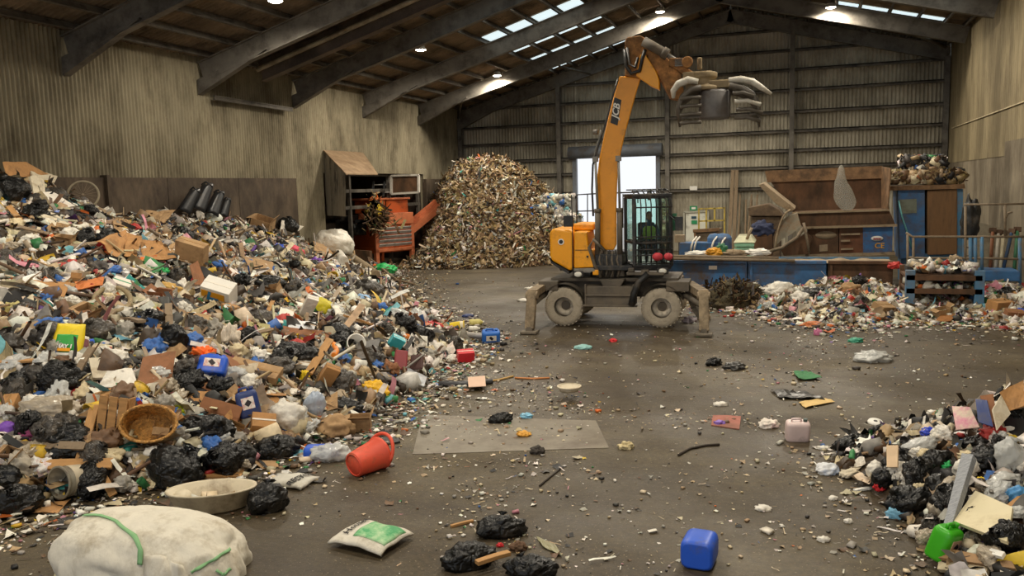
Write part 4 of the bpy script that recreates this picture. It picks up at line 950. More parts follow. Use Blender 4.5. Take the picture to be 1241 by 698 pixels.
# chute beside it
t = thing('waste_chute', 'dust coated curved chute leaning against the baler hopper with rusty inside', 'chute', P(950, 300, 31.5))
b = MB(); b.prism(poly(((955, 262), (966, 258), (971, 275), (962, 282), (948, 290), (938, 300), (940, 285), (945, 270)), 31.4), (0, .5, 0)); tp('side_plate', b, mat('streaked_grey', '#a8a08c', .7, .2, 3, .35, '#9a6a3a', 3), t)
b = MB(); b.grid(lambda u, v: P(958 - 26 * u + 8 * u * u, 256 + 6 * u + 42 * u * u, 31.1) + Vector((0, .9 * v, 0)), 10, 2, .06); tp('curved_lip', b, dustb, t)
b = MB(); b.prism(poly(((946, 302), (978, 282), (984, 288), (980, 308), (950, 310)), 31.7), (0, .6, 0)); tp('lower_scoop', b, rustb, t)
b = MB(); b.tube(poly(((925, 307), (948, 300), (966, 288), (974, 276)), 30.9), .06, 8); tp('support_bar', b, railm, t)
b = MB(); b.tube(poly(((974, 270), (978, 290), (981, 306)), 30.9), .045, 8); tp('support_bar', b, railm, t)
# clear bag hung over the hopper rim
b = MB(); cb_ = P(1019, 228, YB_ - .1)
b.blob(lambda v: cb_ + Vector((v.x * (.17 + .24 * max(0, .45 - v.z)) * (1 + .15 * noise.noise(v * 3)) + .18 * max(0, .3 - v.z), v.y * .14, v.z * .82)), 4)
hb = tag(b.build('clear_bag', mat('clear_film', '#b9b6aa', .25, .06, 6, alpha=.42, crease=.6, bscale=16), None), 'long clear plastic bag hanging over the baler hopper rim', 'bag')
# tower
YT = 33.0
t = thing('bale_press_tower', 'blue steel press tower with a tall brown door and bales on top', 'machine', (4.2, YT, 0))
b = MB(); b.prism(poly(((1088, 229), (1121, 228), (1121, 312), (1090, 314)), YT), (0, 1.9, 0)); tp('blue_column', b, blue, t, bev=.02)
b = MB(); b.prism(poly(((1124, 231), (1160, 229), (1160, 308), (1124, 309)), YT - .05), (0, 1.9, 0)); tp('tall_door', b, mat('brown_door', '#83613f', .75, .2, 2, .4, '#5c4630', 2, stretch=(3, 3, .4)), t, bev=.02)
b = MB(); b.prism(poly(((1160, 229), (1167, 229), (1167, 312), (1160, 312)), YT), (0, 1.9, 0)); b.prism(poly(((1100, 308), (1168, 307), (1168, 322), (1100, 323)), YT + .1), (0, 1.6, 0)); b.prism(poly(((1092, 308), (1165, 308), (1165, 345), (1092, 345)), YT + .3), (0, 1.2, 0)); tp('blue_frame', b, bluel, t)
b = MB(); b.prism(poly(((1090, 242), (1111, 241), (1111, 258), (1091, 259)), YT - .02), (0, .05, 0)); tp('window_plate', b, mat('pale_green_plate', '#7d8474', .6, .2, 3, .3), t)
b = MB(); b.prism(poly(((1074, 226), (1169, 223), (1170, 228.5), (1078, 231)), YT - .15), (0, 2.2, 0)); tp('top_plate', b, rustl, t)
b = MB(); b.tube([P(1089, 243, YT - .1), P(1093, 262, YT - .12), P(1099, 280, YT - .12), P(1105, 300, YT - .1)], .03, 6); tp('strap', b, mat('cyan_strap', '#6fb4b8', .6, .1), t)
# bales on the tower: pressed packs bound with wire
def bale(name, label, x0, x1, y0, y1, yy, mix, d=1.1, n=900, mcol='#5a4c3c'):
    a, c = P(x0, y1, yy), P(x1, y0, yy); w, h = c.x - a.x, c.z - a.z; cen = Vector((a.x + w / 2, yy + d / 2, a.z))
    o = thing(name, label, 'bale', cen)
    b = MB(); b.box((0, 0, h / 2), (w * .96, d * .94, h * .96)); b.build('core', mat('bale_core' + mcol, mcol, .9, .4, 8), o)
    s_ = Scraps(); k = RNG.integers(0, 3, n); u = RNG.uniform(-.5, .5, (n, 2)); Pq = np.zeros((n, 3))
    Pq[:, 0] = u[:, 0] * w; Pq[:, 1] = np.where(k == 0, -d / 2, u[:, 1] * d); Pq[:, 2] = np.where(k == 0, (u[:, 1] + .5) * h, h)
    q = k == 2; Pq[q, 0] = -w / 2; Pq[q, 2] = (u[q, 0] + .5) * h
    N = np.zeros((n, 3)); N[:, 2] = 1; N[k == 0] = (0, -1, .01); N[q] = (-1, 0, .01)
    for kd in ('sheet', 'strip', 'box'):
        m_ = RNG.integers(0, 3, n) == ('sheet', 'strip', 'box').index(kd); s_.add(kd, Pq[m_], sizes(m_.sum(), .06, .15, .3), pick(mix, int(m_.sum())), .4, .1, N[m_], 0)
    ob = s_.build('pressed_waste', m_scrap, '', ''); ob.parent = o
    for kk in ('label', 'category'): del ob[kk]
    b = MB()
    for i in range(4):
        x = -w * .4 + w * .8 * i / 3; b.tube([(x, -d / 2 - .06, 0), (x, -d / 2 - .06, h + .04), (x, d / 2, h + .04)], .012, 5)
    b.build('wire', blk, o)
    return o
bale('waste_bale', 'dark bale of pressed bottles topmost on the blue tower', 1094, 1146, 191, 208, YT + .2, dict(black=9, white=2.5, cream=2, red=.6, dgrey=6, green=.6, blue=.4, tan=2, brown=3))
bale('waste_bale', 'tan pressed bale lying under the dark bale on the tower, nearer the hopper', 1085, 1122, 209, 224, YT, dict(tan=5, cream=4, brown=4, straw=4, orange=.5))
bale('waste_bale', 'brown bale end on the tower nearest the concrete side wall', 1125, 1167, 209, 224, YT, dict(brown=5, straw=6, tan=3, black=4, dbrown=3))
# bales by the roller door
YW = 41.5
for lb, (x0, x1, y0, y1, yy) in {'white plastic film bale topmost beside the roller door': (656, 690, 238, 262, YW), 'white film bale at the bottom next to the yellow counterweight': (662, 698, 262, 288, YW - .3), 'grey film bale at the foot of the far tan heap': (640, 661, 250, 300, YW - .6)}.items():
    bale('film_bale', lb, x0, x1, y0, y1, yy, dict(white=10, lgrey=5, cyan=2, cream=3, dgrey=2, blue=1), 1.3, 1100, '#8e8c88')

# raised picking table in front of the tower
t = thing('picking_table', 'rusty two shelf picking table with blue legs heaped with paper waste', 'table', (3.6, 25.5, 0))
ya = 25.4
for (x, yy, m_) in ((1103, 0, bluel), (1187, 0, bluel), (1103, 1.6, rustb), (1187, 1.6, rustb)):
    a = P(x, 340, ya); b = MB(); b.box((a.x, ya + yy, .62), (.24, .2, 1.24)); tp('leg', b, m_, t, bev=.01)
for py in (336, 352, 371):
    a, c = P(1098, py, ya), P(1190, py - 1, ya); b = MB(); b.box(((a.x + c.x) / 2, ya + .8, a.z), (c.x - a.x, 1.7, .07)); b.box(((a.x + c.x) / 2, ya - .06, a.z), (c.x - a.x, .08, .14)); tp('shelf', b, rustb, t)
a, c = P(1103, 330, ya), P(1185, 329, ya); b = MB(); b.box(((a.x + c.x) / 2, ya + 1.2, a.z - .02), (c.x - a.x, .9, .2)); tp('belt_bed', b, mat('dark_belt', '#3c3a38', .8, .2), t)
lt = Scraps()
for zz, px0, px1, py, n in ((0, 1106, 1182, 327, 240), (0, 1100, 1184, 349, 200), (0, 1104, 1182, 368, 120)):
    A_ = P(px0, py, ya + .4); B_ = P(px1, py, ya + .4); xq = RNG.uniform(A_.x, B_.x, n); yq = ya + RNG.uniform(.0, 1.4, n); zq = A_.z + RNG.uniform(0, .14, n)
    for kd in ('sheet', 'box', 'strip'): m_ = RNG.integers(0, 3, n) == ('sheet', 'box', 'strip').index(kd); lt.add(kd, np.stack([xq, yq, zq], 1)[m_], sizes(int(m_.sum()), .05, .13, .3), pick(MIX_CONV, int(m_.sum())), .5, .1, None, .2)
lt.build('shelf_litter', m_scrap, 'paper and plastic scraps heaped on the rusty picking table', 'litter')
# handrail around the machine platform
t = thing('guard_rail', 'dusty blue tubular guard rail in front of the press tower', 'railing', (4, 27.5, 0))
yr = 27.4
def rl(pts, r=.035, m=railm, nm='rail'):
    b = MB(); b.tube([P(a, c, yr) for a, c in pts], r, 8); tp(nm, b, m, t)
rl(((1098, 282), (1106, 287), (1190, 287), (1241, 287))); rl(((1100, 312), (1120, 313), (1190, 313), (1241, 314))); rl(((1168, 248), (1241, 247)), .03)
for x, y0, y1, m in ((1100, 283, 335, railm), (1107, 288, 335, railm), (1170, 250, 338, railm), (1176, 288, 338, bluel), (1182, 288, 338, bluel), (1190, 287, 338, bluel), (1236, 288, 345, bluel), (1218, 248, 288, railm)): rl(((x, y0), (x, y1)), .05 if m is bluel else .035, m, 'post')
rl(((1218, 265), (1222, 258), (1227, 257)), .03, railm, 'hook')
b = MB(); a, c = P(1186, 330, yr), P(1236, 331, yr); b.box(((a.x + c.x) / 2, yr + .5, a.z - .1), (c.x - a.x, 1.1, .3)); tp('platform_beam', b, blue, t, bev=.02)
for x in (1192, 1232): 
    b = MB(); a = P(x, 340, yr); b.box((a.x, yr + .1, a.z / 2 - .1), (.14, .14, a.z)); tp('platform_leg', b, blue, t)
lump('tied_rag', 'pale rag knotted round the lower guard rail before the brown door', 'rag', P(1157, 316, yr - .05), (.2, .12, .16), dustb, 8)
# step ladder up to the platform
t = thing('platform_ladder', 'blue steel ladder leaning behind the guard rail by the side wall', 'ladder', (5.0, 28.6, 0))
for x in (1168, 1178): b = MB(); b.beam(P(x, 266, 28.6), P(x + 1, 345, 28.4), .07, .05); tp('ladder_stile', b, bluel, t)
for py in (280, 290, 300, 310, 320): b = MB(); b.beam(P(1168, py, 28.5), P(1178, py, 28.5), .04, .04); tp('rung', b, railm, t)
# sloping grey panel and leaning tools by the side wall
b = MB(); b.prism(poly(((1182, 268), (1236, 283), (1236, 352), (1184, 352)), 29.6), (0, .08, 0)); tag(b.build('plywood_sheet', mat('pale_board', '#9d9480', .8, .15, 2, .35), None), 'large grey panel with a sloping top leaning by the side wall', 'panel')
tcol = {'brown': '#7a4a2c', 'pale': '#b9b0a0', 'navy': '#28405c', 'green': '#3d7050', 'cream': '#c8bc9e'}
for i, (x0, x1, y0, cl, ex_) in enumerate(((1203, 1200, 281, 'brown', 'nearest the ladder'), (1210, 1206, 283, 'pale', 'beside the brown handled one'), (1216, 1212, 284, 'cream', 'in the middle of the leaning tools'), (1226, 1215, 282, 'navy', 'crossing the other tools at a slant'), (1233, 1229, 280, 'green', 'nearest the concrete side wall'))):
    a, c = P(x0, y0, 28.6), P(x1, 330, 28.3); o = thing('long_tool', 'long %s handled tool %s by the guard rail' % (cl, ex_), 'tool', c, group='tools leaning by the side wall')
    b = MB(); b.cyl((0, 0, 0), a - c, .05, n=8); b.build('handle', mat('tool_' + cl, tcol[cl], .7, .2, 4, .3), o)
    b = MB(); b.beam((a - c) * .98, (a - c) * 1.1, .2, .06); b.build('head', rustb, o)
lump('tied_rag', 'dark bundle of straps hung on the rail post by the side wall', 'rag', P(1176, 268, 28.2), (.25, .2, .7), blk, 9, .35)

# shredder in the wall opening
ys = 37.6
SX = thing('shredder', 'orange waste shredder with a louvred grey side standing in the wall opening', 'shredder', (-20, 38, 0))
org = mat('shredder_orange', '#b4501e', .5, .2, 2, .3, '#6d3a1e', 2); orgl = mat('faded_orange', '#c6714a', .55, .2, 2, .3, '#7d4a30', 2)
a0, a1 = Vector((-20.75, 37.2, 0)), Vector((-19.75, 39.6, 0))   # foot line of the louvred side
ad = (a1 - a0).normalized(); an = Vector((-ad.y, ad.x, 0))       # pointing to the wall
def sv(u, v, z): return a0 + ad * u + an * v + Vector((0, 0, z))
WU = (a1 - a0).length
def sbox(name, u0, u1, v0, v1, z0, z1, m, bev=.02, par=SX):
    b = MB(); b.prism([sv(u0, v0, z0), sv(u1, v0, z0), sv(u1, v1, z0), sv(u0, v1, z0)], (0, 0, z1 - z0)); return tp(name, b, m, par, bev=bev)
for u in (0.0, WU - .22): sbox('leg', u, u + .22, 0, .22, 0, .9, orgl)
for u in (0.0, WU - .22): sbox('leg', u, u + .22, 2.6, 2.8, 0, .9, org)
sbox('lower_body', 0, WU, .05, 2.8, .7, 1.0, org)
sbox('engine_bay', .0, WU, .06, 2.7, 1.0, 2.15, org)
sbox('louvre_frame', .0, .2, 0, .1, .7, 2.5, orgl); sbox('louvre_frame', WU - .2, WU, 0, .1, .7, 2.5, orgl); sbox('louvre_frame', 0, WU, 0, .1, .75, .92, orgl)
b = MB()
for k in range(5):
    z = 1.0 + k * .21; b.prism([sv(.22, .06, z), sv(WU - .22, .06, z), sv(WU - .22, -.04, z + .13), sv(.22, -.04, z + .13)], (0, 0, .04))
tp('louvre_slat', b, mat('louvre_grey', '#b9b6ae', .5, .15, 3, .25), SX)
fp = sbox('name_panel', .03, WU - .03, -.02, 1.4, 2.12, 2.72, orgl)
sbox('hopper_base', .3, WU - .1, .3, 2.0, 2.72, 3.4, org); sbox('hopper_rim', .2, WU, .2, 2.1, 3.4, 3.5, orgl)
b = MB(); b.prism([sv(.0, .0, 2.6), sv(.0, .5, 2.6), sv(.0, .5, 3.2), sv(0, 0, 3.2)], ad * -.05); tp('notice', b, mat('pale_pink_panel', '#cfae9e', .6, .1), SX)
cc = sv(-.25, 1.3, 1.95); b = MB(); b.lathe([(0, -.1), (.3, -.1), (.34, 0), (.34, .3), (.18, .34), (0, .34)], 24, Matrix.Translation(cc) @ (ad * -1).to_track_quat('Z', 'Y').to_matrix().to_4x4()); b.box(cc + an * .8, (.8, .8, 1.0)); b.box(cc - an * .45 + Vector((0, 0, .1)), (.5, .3, .8)); b.box(cc + an * .3 + Vector((0, 0, .55)), (.5, 1.4, .3)); tp('engine', b, blk, SX, bev=.03)
b = MB(); b.beam(sv(WU - .1, .6, 1.6), sv(WU + 2.3, .2, 3.1), .9, .12); b.beam(sv(WU - .1, .12, 1.7), sv(WU + 2.3, -.25, 3.2), .06, .34); b.beam(sv(WU - .1, 1.0, 1.7), sv(WU + 2.3, .7, 3.2), .06, .34); tp('discharge_conveyor', b, orgl, SX)
# steel grid and framed screen above
tg = thing('hopper_grid', 'black slanted grid frame above the orange shredder hopper', 'grid', sv(.8, 1, 3.5))
b = MB()
for k in range(4): b.beam(sv(.15 + k * .72, .3, 3.55), sv(.75 + k * .72, .9, 4.35), .1, .12)
tp('bar', b, blk, tg)
b = MB()
for z_, w_ in ((3.8, .5), (4.2, .8)): b.beam(sv(.3 + (z_ - 3.55) * .7, .45 + (z_ - 3.55) * .7, z_), sv(2.5 + (z_ - 3.55) * .7, .45 + (z_ - 3.55) * .7, z_), .06, .06)
tp('cross_rail', b, mat('grid_grey', '#8d8a84', .6, .2), tg)
tg = thing('framed_screen', 'white framed mesh screen panel standing over the shredder grid', 'screen', sv(1.6, .5, 4.4))
scp = [P(475, 213, 38.6), P(508, 212, 38.6), P(508, 233, 38.6), P(475, 235, 38.6)]
b = MB(); b.prism(scp, (0, .04, 0)); tp('mesh_panel', b, rustb, tg)
b = MB()
for i in range(4): b.beam(scp[i] + Vector((0, -.05, 0)), scp[(i + 1) % 4] + Vector((0, -.05, 0)), .12, .1)
tp('white_edge', b, mat('frame_white', '#cfcabf', .6, .1, 3, .25), tg)
# canopy over the opening
tg = thing('wall_canopy', 'brown sheet canopy sloping out over the shredder opening', 'canopy', (XL, 33, 5))
k0, k1, k2, k3 = onx(392, 183, XL + .05), onx(440, 186, XL + .05), onx(458, 212, XL + 1.9), onx(419, 211.5, XL + 1.9)
b = MB(); b.prism([k0, k1, k2, k3], (0, 0, .05)); tp('sloping_sheet', b, mat('brown_sheet', '#8a7358', .75, .2, 2, .4, '#6a5138', 1.5), tg)
b = MB(); lo = onx(419, 262, XL + 1.9); l2 = Vector((k0.x, k0.y, lo.z)); n_ = 40; vs = []; fs = []
for i in range(n_ + 1):
    f_ = i / n_; top = k0.lerp(k3, f_); bot = l2.lerp(Vector((lo.x, lo.y, lo.z)), f_); o_ = Vector((.0, .03 * math.sin(f_ * 2 * PI * 10), 0)); vs += [bot + o_, top + o_]
for i in range(n_): fs.append((2 * i, 2 * i + 1, 2 * i + 3, 2 * i + 2))
b.add(vs, fs, True); tp('ribbed_cheek', b, mat('streaked_sheet', '#938a78', .7, .5, 2, .6, '#38332b', 2, stretch=(1, 1, .2)), tg)
# tangle of straw and rags caught on the engine bay
s_ = Scraps(); c = P(437, 262, 36.6)
n = 420; Pq = np.array(c) + RNG.normal(0, 1, (n, 3)) * np.array([.75, .5, .28]); Pq[:, 2] -= .22 * np.abs(Pq[:, 0] - c.x)
s_.add('strip', Pq[:200], sizes(200, .3, .6, 1.2), pick(dict(straw=6, tan=2, brown=5, green=1, dbrown=4), 200), .8, .02); s_.add('stick', Pq[200:], sizes(220, .3, .6, 1.2), pick(dict(straw=4, brown=5, dbrown=4), 220), .9, .02)
n = 200; Pq = np.array(P(438, 255, 36.6)) + RNG.normal(0, 1, (n, 3)) * np.array([.25, .25, .3]); s_.add('strip', Pq, sizes(n, .2, .4, .7), pick(dict(orange=2, straw=6, tan=4), n), 1.2, .02)
s_.build('straw_debris', m_scrap2, 'tangle of straw and netting draped over the shredder engine', 'straw')
lump('yellow_rag', 'bright yellow rag hung on the shredder above its engine', 'rag', P(453, 257, 36.9), (.42, .3, .42), mat('bright_yellow', '#e3c21c', .6, .15), 12, .5, 4, None, 3.2)
b = MB(); b.prism(poly(((420, 302), (448, 304), (449, 320), (421, 316)), 35.6), (.1, .06, 0)); tag(b.build('leaning_board', rustb, None, bev=.01), 'rusty square plate leaning before the orange shredder', 'board')
b = MB()
lump('bin_bag', 'bright green sack lying by the shredder legs', 'bag', hit(467, 330) + Vector((0, 0, .12)), (.5, .35, .26), mat('green_sack', '#2fae5e', .5, .2), 14, .3)

# items along the back wall
d2 = thing('door_2', 'white', 'door', (0, YB - .2, 0)); del d2['label'], d2['category']; d2['kind'] = 'structure'
b = MB(); b.prism(poly(((831, 259), (856, 258), (857, 303), (831, 303)), YB - .25), (0, .06, 0)); o = tp('door_leaf', b, mat('door_white', '#d9d9cc', .5, .06, 2, .2), d2)
b = MB()
for p_, q_ in (((829, 257), (829, 304)), ((829, 257), (858, 256)), ((858, 256), (859, 304))): b.beam(P(*p_, YB - .25), P(*q_, YB - .25), .12, .1)
tp('door_frame', b, mat('frame_grey', '#a5a394', .6, .1), d2)
b = MB(); b.prism(poly(((838, 262), (844, 262), (844, 265), (838, 265)), YB - .27), (0, -.02, 0)); tp('door_notice', b, mat('navy_sign', '#2a4a5a', .6, 0), d2)
b = MB(); b.prism(poly(((838, 267), (845, 267), (845, 271.5), (838, 271.5)), YB - .27), (0, -.02, 0)); tp('door_notice', b, mat('exit_green', '#1f8a56', .5, 0), d2)
sg = thing('exit_sign', 'small green sign over the white back door', 'sign', P(840, 252, YB - .3)); b = MB(); b.prism(poly(((836, 249.5), (845, 249.5), (845, 255), (836, 255)), YB - .3), (0, -.03, 0)); tp('sign_plate', b, mat('exit_green', '#1f8a56'), sg); b = MB(); b.prism(poly(((838, 251), (843, 251), (843, 253.5), (838, 253.5)), YB - .335), (0, -.005, 0)); tp('sign_mark', b, whitep, sg)
sg = thing('notice_board', 'small white notice on the back wall above the door sign', 'sign', P(840, 228, YB - .3)); b = MB(); b.prism(poly(((836, 225.5), (845, 225.5), (845, 230.5), (836, 230.5)), YB - .3), (0, -.03, 0)); tp('sign_plate', b, whitep, sg)
t = thing('access_frame', 'yellow tubular access frame beside the white back door', 'frame', P(865, 290, 45))
for a_, c_ in (((847, 253), (847, 288)), ((856, 253), (856, 288)), ((878, 251), (878, 287)), ((847, 253), (878, 252)), ((847, 268), (878, 267)), ((850, 287), (878, 286)), ((866, 252), (866, 268))): b = MB(); b.beam(P(*a_, 45), P(*c_, 45), .08, .08); tp('tube', b, mat('frame_yellow', '#b9a24a', .6, .2, 3, .3), t)
for i, (x0, x1, xa, xb, lb) in enumerate(((882, 886.5, 881, 885, 'tall grey timber board leaning on the back wall nearer the door'), (887, 891, 886.5, 891, 'tall grey timber board leaning on the back wall, second from the door'))):
    b = MB(); b.prism([P(x0 + 4, 206, YB - .4), P(x1 + 4, 206, YB - .4), Vector((P(xb, 285, YB - 1.6).x, YB - 1.6, 0)), Vector((P(xa, 285, YB - 1.6).x, YB - 1.6, 0))], (0, .08, 0)); tag(b.build('timber_board', timber, None, bev=.01), lb, 'board')
for i, x in enumerate((897, 902, 907, 911, 916)):
    a = P(x + (i % 3) * 2, 236 + (i % 2) * 6, YB - .6); c = P(x - 3 + (i % 2) * 4, 292, YB - 2.2); c.z = 0; b = MB(); b.cyl(c, a, .05, n=8)
    tag(b.build('thin_pole', timber, None), ('thin pole leaning on the back wall, ' + ('first', 'second', 'third', 'fourth', 'fifth')[i] + ' from the grey boards'), 'pole', 'thin poles on the back wall')
t = thing('pump_unit', 'blue pump and motor unit on a bench behind the conveyor', 'pump', P(872, 296, 33))
for (x, w_, z_) in ((866, .28, 0), (876, .34, 0)):
    c = P(x, 298, 33); b = MB(); b.cyl(c - Vector((0, 0, .5)), c + Vector((0, 0, .32)), w_, n=16); b.lathe([(w_, .32), (w_ * .7, .46), (0, .5)], 16, Matrix.Translation(c)); tp('motor', b, blue, t, bev=.01)
b = MB(); b.box(P(850, 301, 33), (1.6, .8, .5)); tp('pump_base', b, blue, t, bev=.02)
for x in (837, 841, 862, 873): b = MB(); b.tube([P(x, 306, 32.5), P(x + 1, 298, 32.4), P(x + 3, 292, 32.5), P(x + 7, 287, 32.8)], .035, 8); tp('hose', b, paper, t)
t = thing('steel_skip', 'low grey rusty skip standing behind the blue pumps', 'skip', P(852, 285, 36)); b = MB(); b.prism([P(841, 280, 36), P(871, 278, 36), Vector((P(870, 300, 36).x, 36, 0)), Vector((P(843, 300, 36).x, 36, 0))], (0, 1.6, 0)); tp('skip_body', b, mat('skip_grey', '#7f705c', .8, .3, 2, .4), t); b = MB(); b.beam(P(840, 280, 35.95), P(872, 278, 35.95), .1, .14); b.beam(P(842, 281, 35.95), P(843, 297, 35.95), .1, .08); b.beam(P(870, 281, 35.95), P(869, 297, 35.95), .1, .08); tp('skip_rim', b, rustl, t)
t = thing('tote_stack_lid', 'pale green plastic tote with a raised lid behind the conveyor', 'tote', P(905, 300, 30)); t.name = 'plastic_tote'
b = MB(); b.prism([P(892, 294, 30), P(912, 294, 30), Vector((P(912, 300, 30).x, 30, 0)), Vector((P(892, 300, 30).x, 30, 0))], (0, .7, 0)); tp('tote_body', b, mat('tote_green', '#a8d0b0', .5, .15, 3, .3), t, bev=.03)
for yy in (297, 302): b = MB(); b.beam(P(890, yy, 29.95), P(914, yy, 29.95), .1, .1); tp('tote_rim', b, mat('tote_rim', '#8cc0a0', .5, .1, 3, .25), t)
b = MB(); b.prism([P(889, 294, 29.9), P(915, 294, 29.9), P(910, 287, 30.2), P(894, 287, 30.2)], (0, .8, .05)); tp('tote_lid', b, mat('lid_pale', '#c9c8a8', .6, .15, 3, .3), t)
b = MB(); b.cyl(P(905, 290, 30.1), P(911, 276, 30.1), .05); tp('stick', b, dustb, t)
b = MB(); b.prism(poly(((914, 285), (936, 284), (936, 310), (914, 311)), 31.6), (0, .8, 0)); o = tag(b.build('control_cabinet', rustb, None, bev=.02), 'brown steel cabinet between the green tote and the chute', 'cabinet')
lump('tied_rag', 'navy sack slumped on top of the brown steel cabinet', 'rag', P(924, 279, 31.9), (.42, .35, .32), mat('navy_cloth', '#2b3350', .8, .2), 16, .35)
b = MB(); b.prism(poly(((906, 252), (930, 247), (944, 254), (950, 262), (948, 262), (908, 262)), 37), (0, 2.0, 0)); b.prism([P(910, 262, 37.1), P(946, 262, 37.1), Vector((P(946, 262, 37.1).x, 37.1, 0)), Vector((P(910, 262, 37.1).x, 37.1, 0))], (0, 1.8, 0)); tag(b.build('storage_bin', mat('bin_brown', '#6a5742', .85, .3, 3, .5, '#40342a', 2), None, bev=.04), 'dust covered sloping bin behind the baler chute', 'bin')
t = thing('lamp_post', 'short post with a dark lamp head beside the excavator cab', 'post', P(823, 300, 33)); b = MB(); b.cyl(Vector((P(824, 320, 33).x, 33, 0)), P(824, 285, 33), .06); tp('post', b, blk, t); b = MB(); b.box(P(824, 289, 33), (.4, .2, .3)); tp('post_box', b, dustb, t, bev=.02)
t = thing('electric_box', 'pale sign board above a machine behind the cab corner', 'box', P(862, 258, 47)); bpy.data.objects.remove(t)
# ------------------------------------------------------------------ single pieces of waste
def fr(px, py, yaw=0.0, tilt=0.0, roll=0.0, slope=.7, lift=0.0):
    p = hit(px, py); n = normal_at(p.x, p.y) if p.z > .03 else Vector((0, 0, 1))
    z = Vector((0, 0, 1)).lerp(n, slope).normalized(); x = Vector((ROT[0][0], ROT[1][0], 0)).normalized()
    x = (x - z * x.dot(z)).normalized(); y = z.cross(x)
    Rm = Matrix((x, y, z)).transposed().to_4x4() @ Matrix.Rotation(yaw, 4, 'Z') @ Matrix.Rotation(tilt, 4, 'X') @ Matrix.Rotation(roll, 4, 'Y')
    return Matrix.Translation(p + z * lift) @ Rm, 1.0 / ppm(p)
def root(name, label, cat, M, group=None):
    o = thing(name, label, cat, group=group); o.matrix_world = M; o.location = M.translation; o.rotation_euler = M.to_euler(); return o
pbag = mat('black_polythene', '#121211', .36, .25, 5, .16, '#4a4034', 2.2, crease=.9, bscale=17, spec=.38)
gbag = mat('grey_polythene', '#433f3a', .36, .25, 5, .3, '#6a5d4c', 2.2, crease=.8, bscale=16, spec=.4)
wbag = mat('white_polythene', '#dcd7cb', .4, .1, 5, .3, '#a89880', 2.5, crease=.4, bscale=14)
clr = mat('clear_polythene', '#cfd0cc', .22, .06, 5, .15, '#a89c88', 2.5, alpha=.72, crease=.6, bscale=14)
clrb = mat('hazy_brown_film', '#b5a893', .26, .1, 5, .3, '#8c7a62', 2.5, alpha=.86, crease=.6, bscale=14)
card = mat('brown_cardboard', '#ab8a62', .85, .16, 4, .35, '#75593c', 2.5)
cardo = mat('orange_cardboard', '#b08250', .85, .16, 4, .3, '#75593c', 2.5)
cardd = mat('dark_cardboard', '#8a5c3c', .85, .14, 4, .3, '#5c4028', 2.5)
foam = mat('pale_foam', '#d3c8b0', .85, .1, 5, .3, '#a08c6c', 3)
woodp = mat('plank_wood', '#b08450', .75, .2, 3, .25, '#73542f', 2.5, stretch=(1, 6, 6))
bluep = mat('blue_plastic', '#2458c8', .38, .06, 4, .18, '#5c5a60', 3)
navyp = mat('navy_plastic', '#263a72', .4, .1, 4, .25, '#5a5248', 3)

def bagmesh(b, sx, sy, sz, seed, k=4, amp=.2, flat=.55):
    sd = Vector((seed * 2.3, seed * 5.1, seed * .7))
    def fn(v):
        q = v * 1.4 + sd; d = 1 + amp * noise.noise(q) + amp * .55 * noise.noise(q * 2.3)
        r = abs(noise.noise(v * 3.1 + sd * 1.3)); d -= amp * .5 * max(0, .28 - r) / .28
        r2 = abs(noise.noise(Vector((v.x * 3, v.y * 5.5, v.z * 8)) + sd)); d -= amp * .34 * max(0, .22 - r2) / .22
        r3 = abs(noise.noise(Vector((v.x * 9, v.y * 12, v.z * 7)) + sd)); d -= amp * .16 * max(0, .3 - r3) / .3
        return Vector((v.x * sx * d, v.y * sy * d, max(v.z * d, -flat) * sz + flat * sz * .8))
    b.blob(fn, k); return b
def bag(label, px, py, w, h, m, yaw=0, seed=1, neck=True, name='refuse_sack', cat='bag', k=4, amp=.2, depth=.8, group=None, tilt=0, M=None, s=None):
    if M is None: M, s = fr(px, py + h * .22, yaw, tilt)
    sx, sz = w * s / 2, h * s / 2; sy = sx * depth if w < h * 1.6 else max(sz, sx * depth * .75)
    o = root(name, label, cat, M, group)
    bagmesh(MB(), sx, min(sy, sx * 1.1), sz, seed, k, amp).build('sack_body', m, o)
    if neck:
        rr = random.Random(seed); a = rr.uniform(0, 2 * PI); d = Vector((math.cos(a) * .5, math.sin(a) * .5, .8)).normalized(); c = Vector((d.x * sx * .8, d.y * sy * .8, sz * (.42 + d.z * .85))); r = min(sx, sz) * .28
        b = MB(); n = 12; pts = []
        for i, (t_, rad) in enumerate(((-.6, 1.5), (0, .45), (.35, .4), (1.1, 1.25))):
            q = (d.to_track_quat('Z', 'Y')).to_matrix()
            pts.append([c + d * r * t_ + q @ Vector((math.cos(2 * PI * j / n), math.sin(2 * PI * j / n), 0)) * r * rad * (1 + .22 * math.sin(j * 3 + i + seed)) for j in range(n)])
        vs = [p for rg in pts for p in rg]; fs = [(i * n + j, i * n + (j + 1) % n, (i + 1) * n + (j + 1) % n, (i + 1) * n + j) for i in range(3) for j in range(n)] + [tuple(3 * n + j for j in range(n))]
        b.add(vs, fs, True); b.build('tied_neck', m, o)
    return o
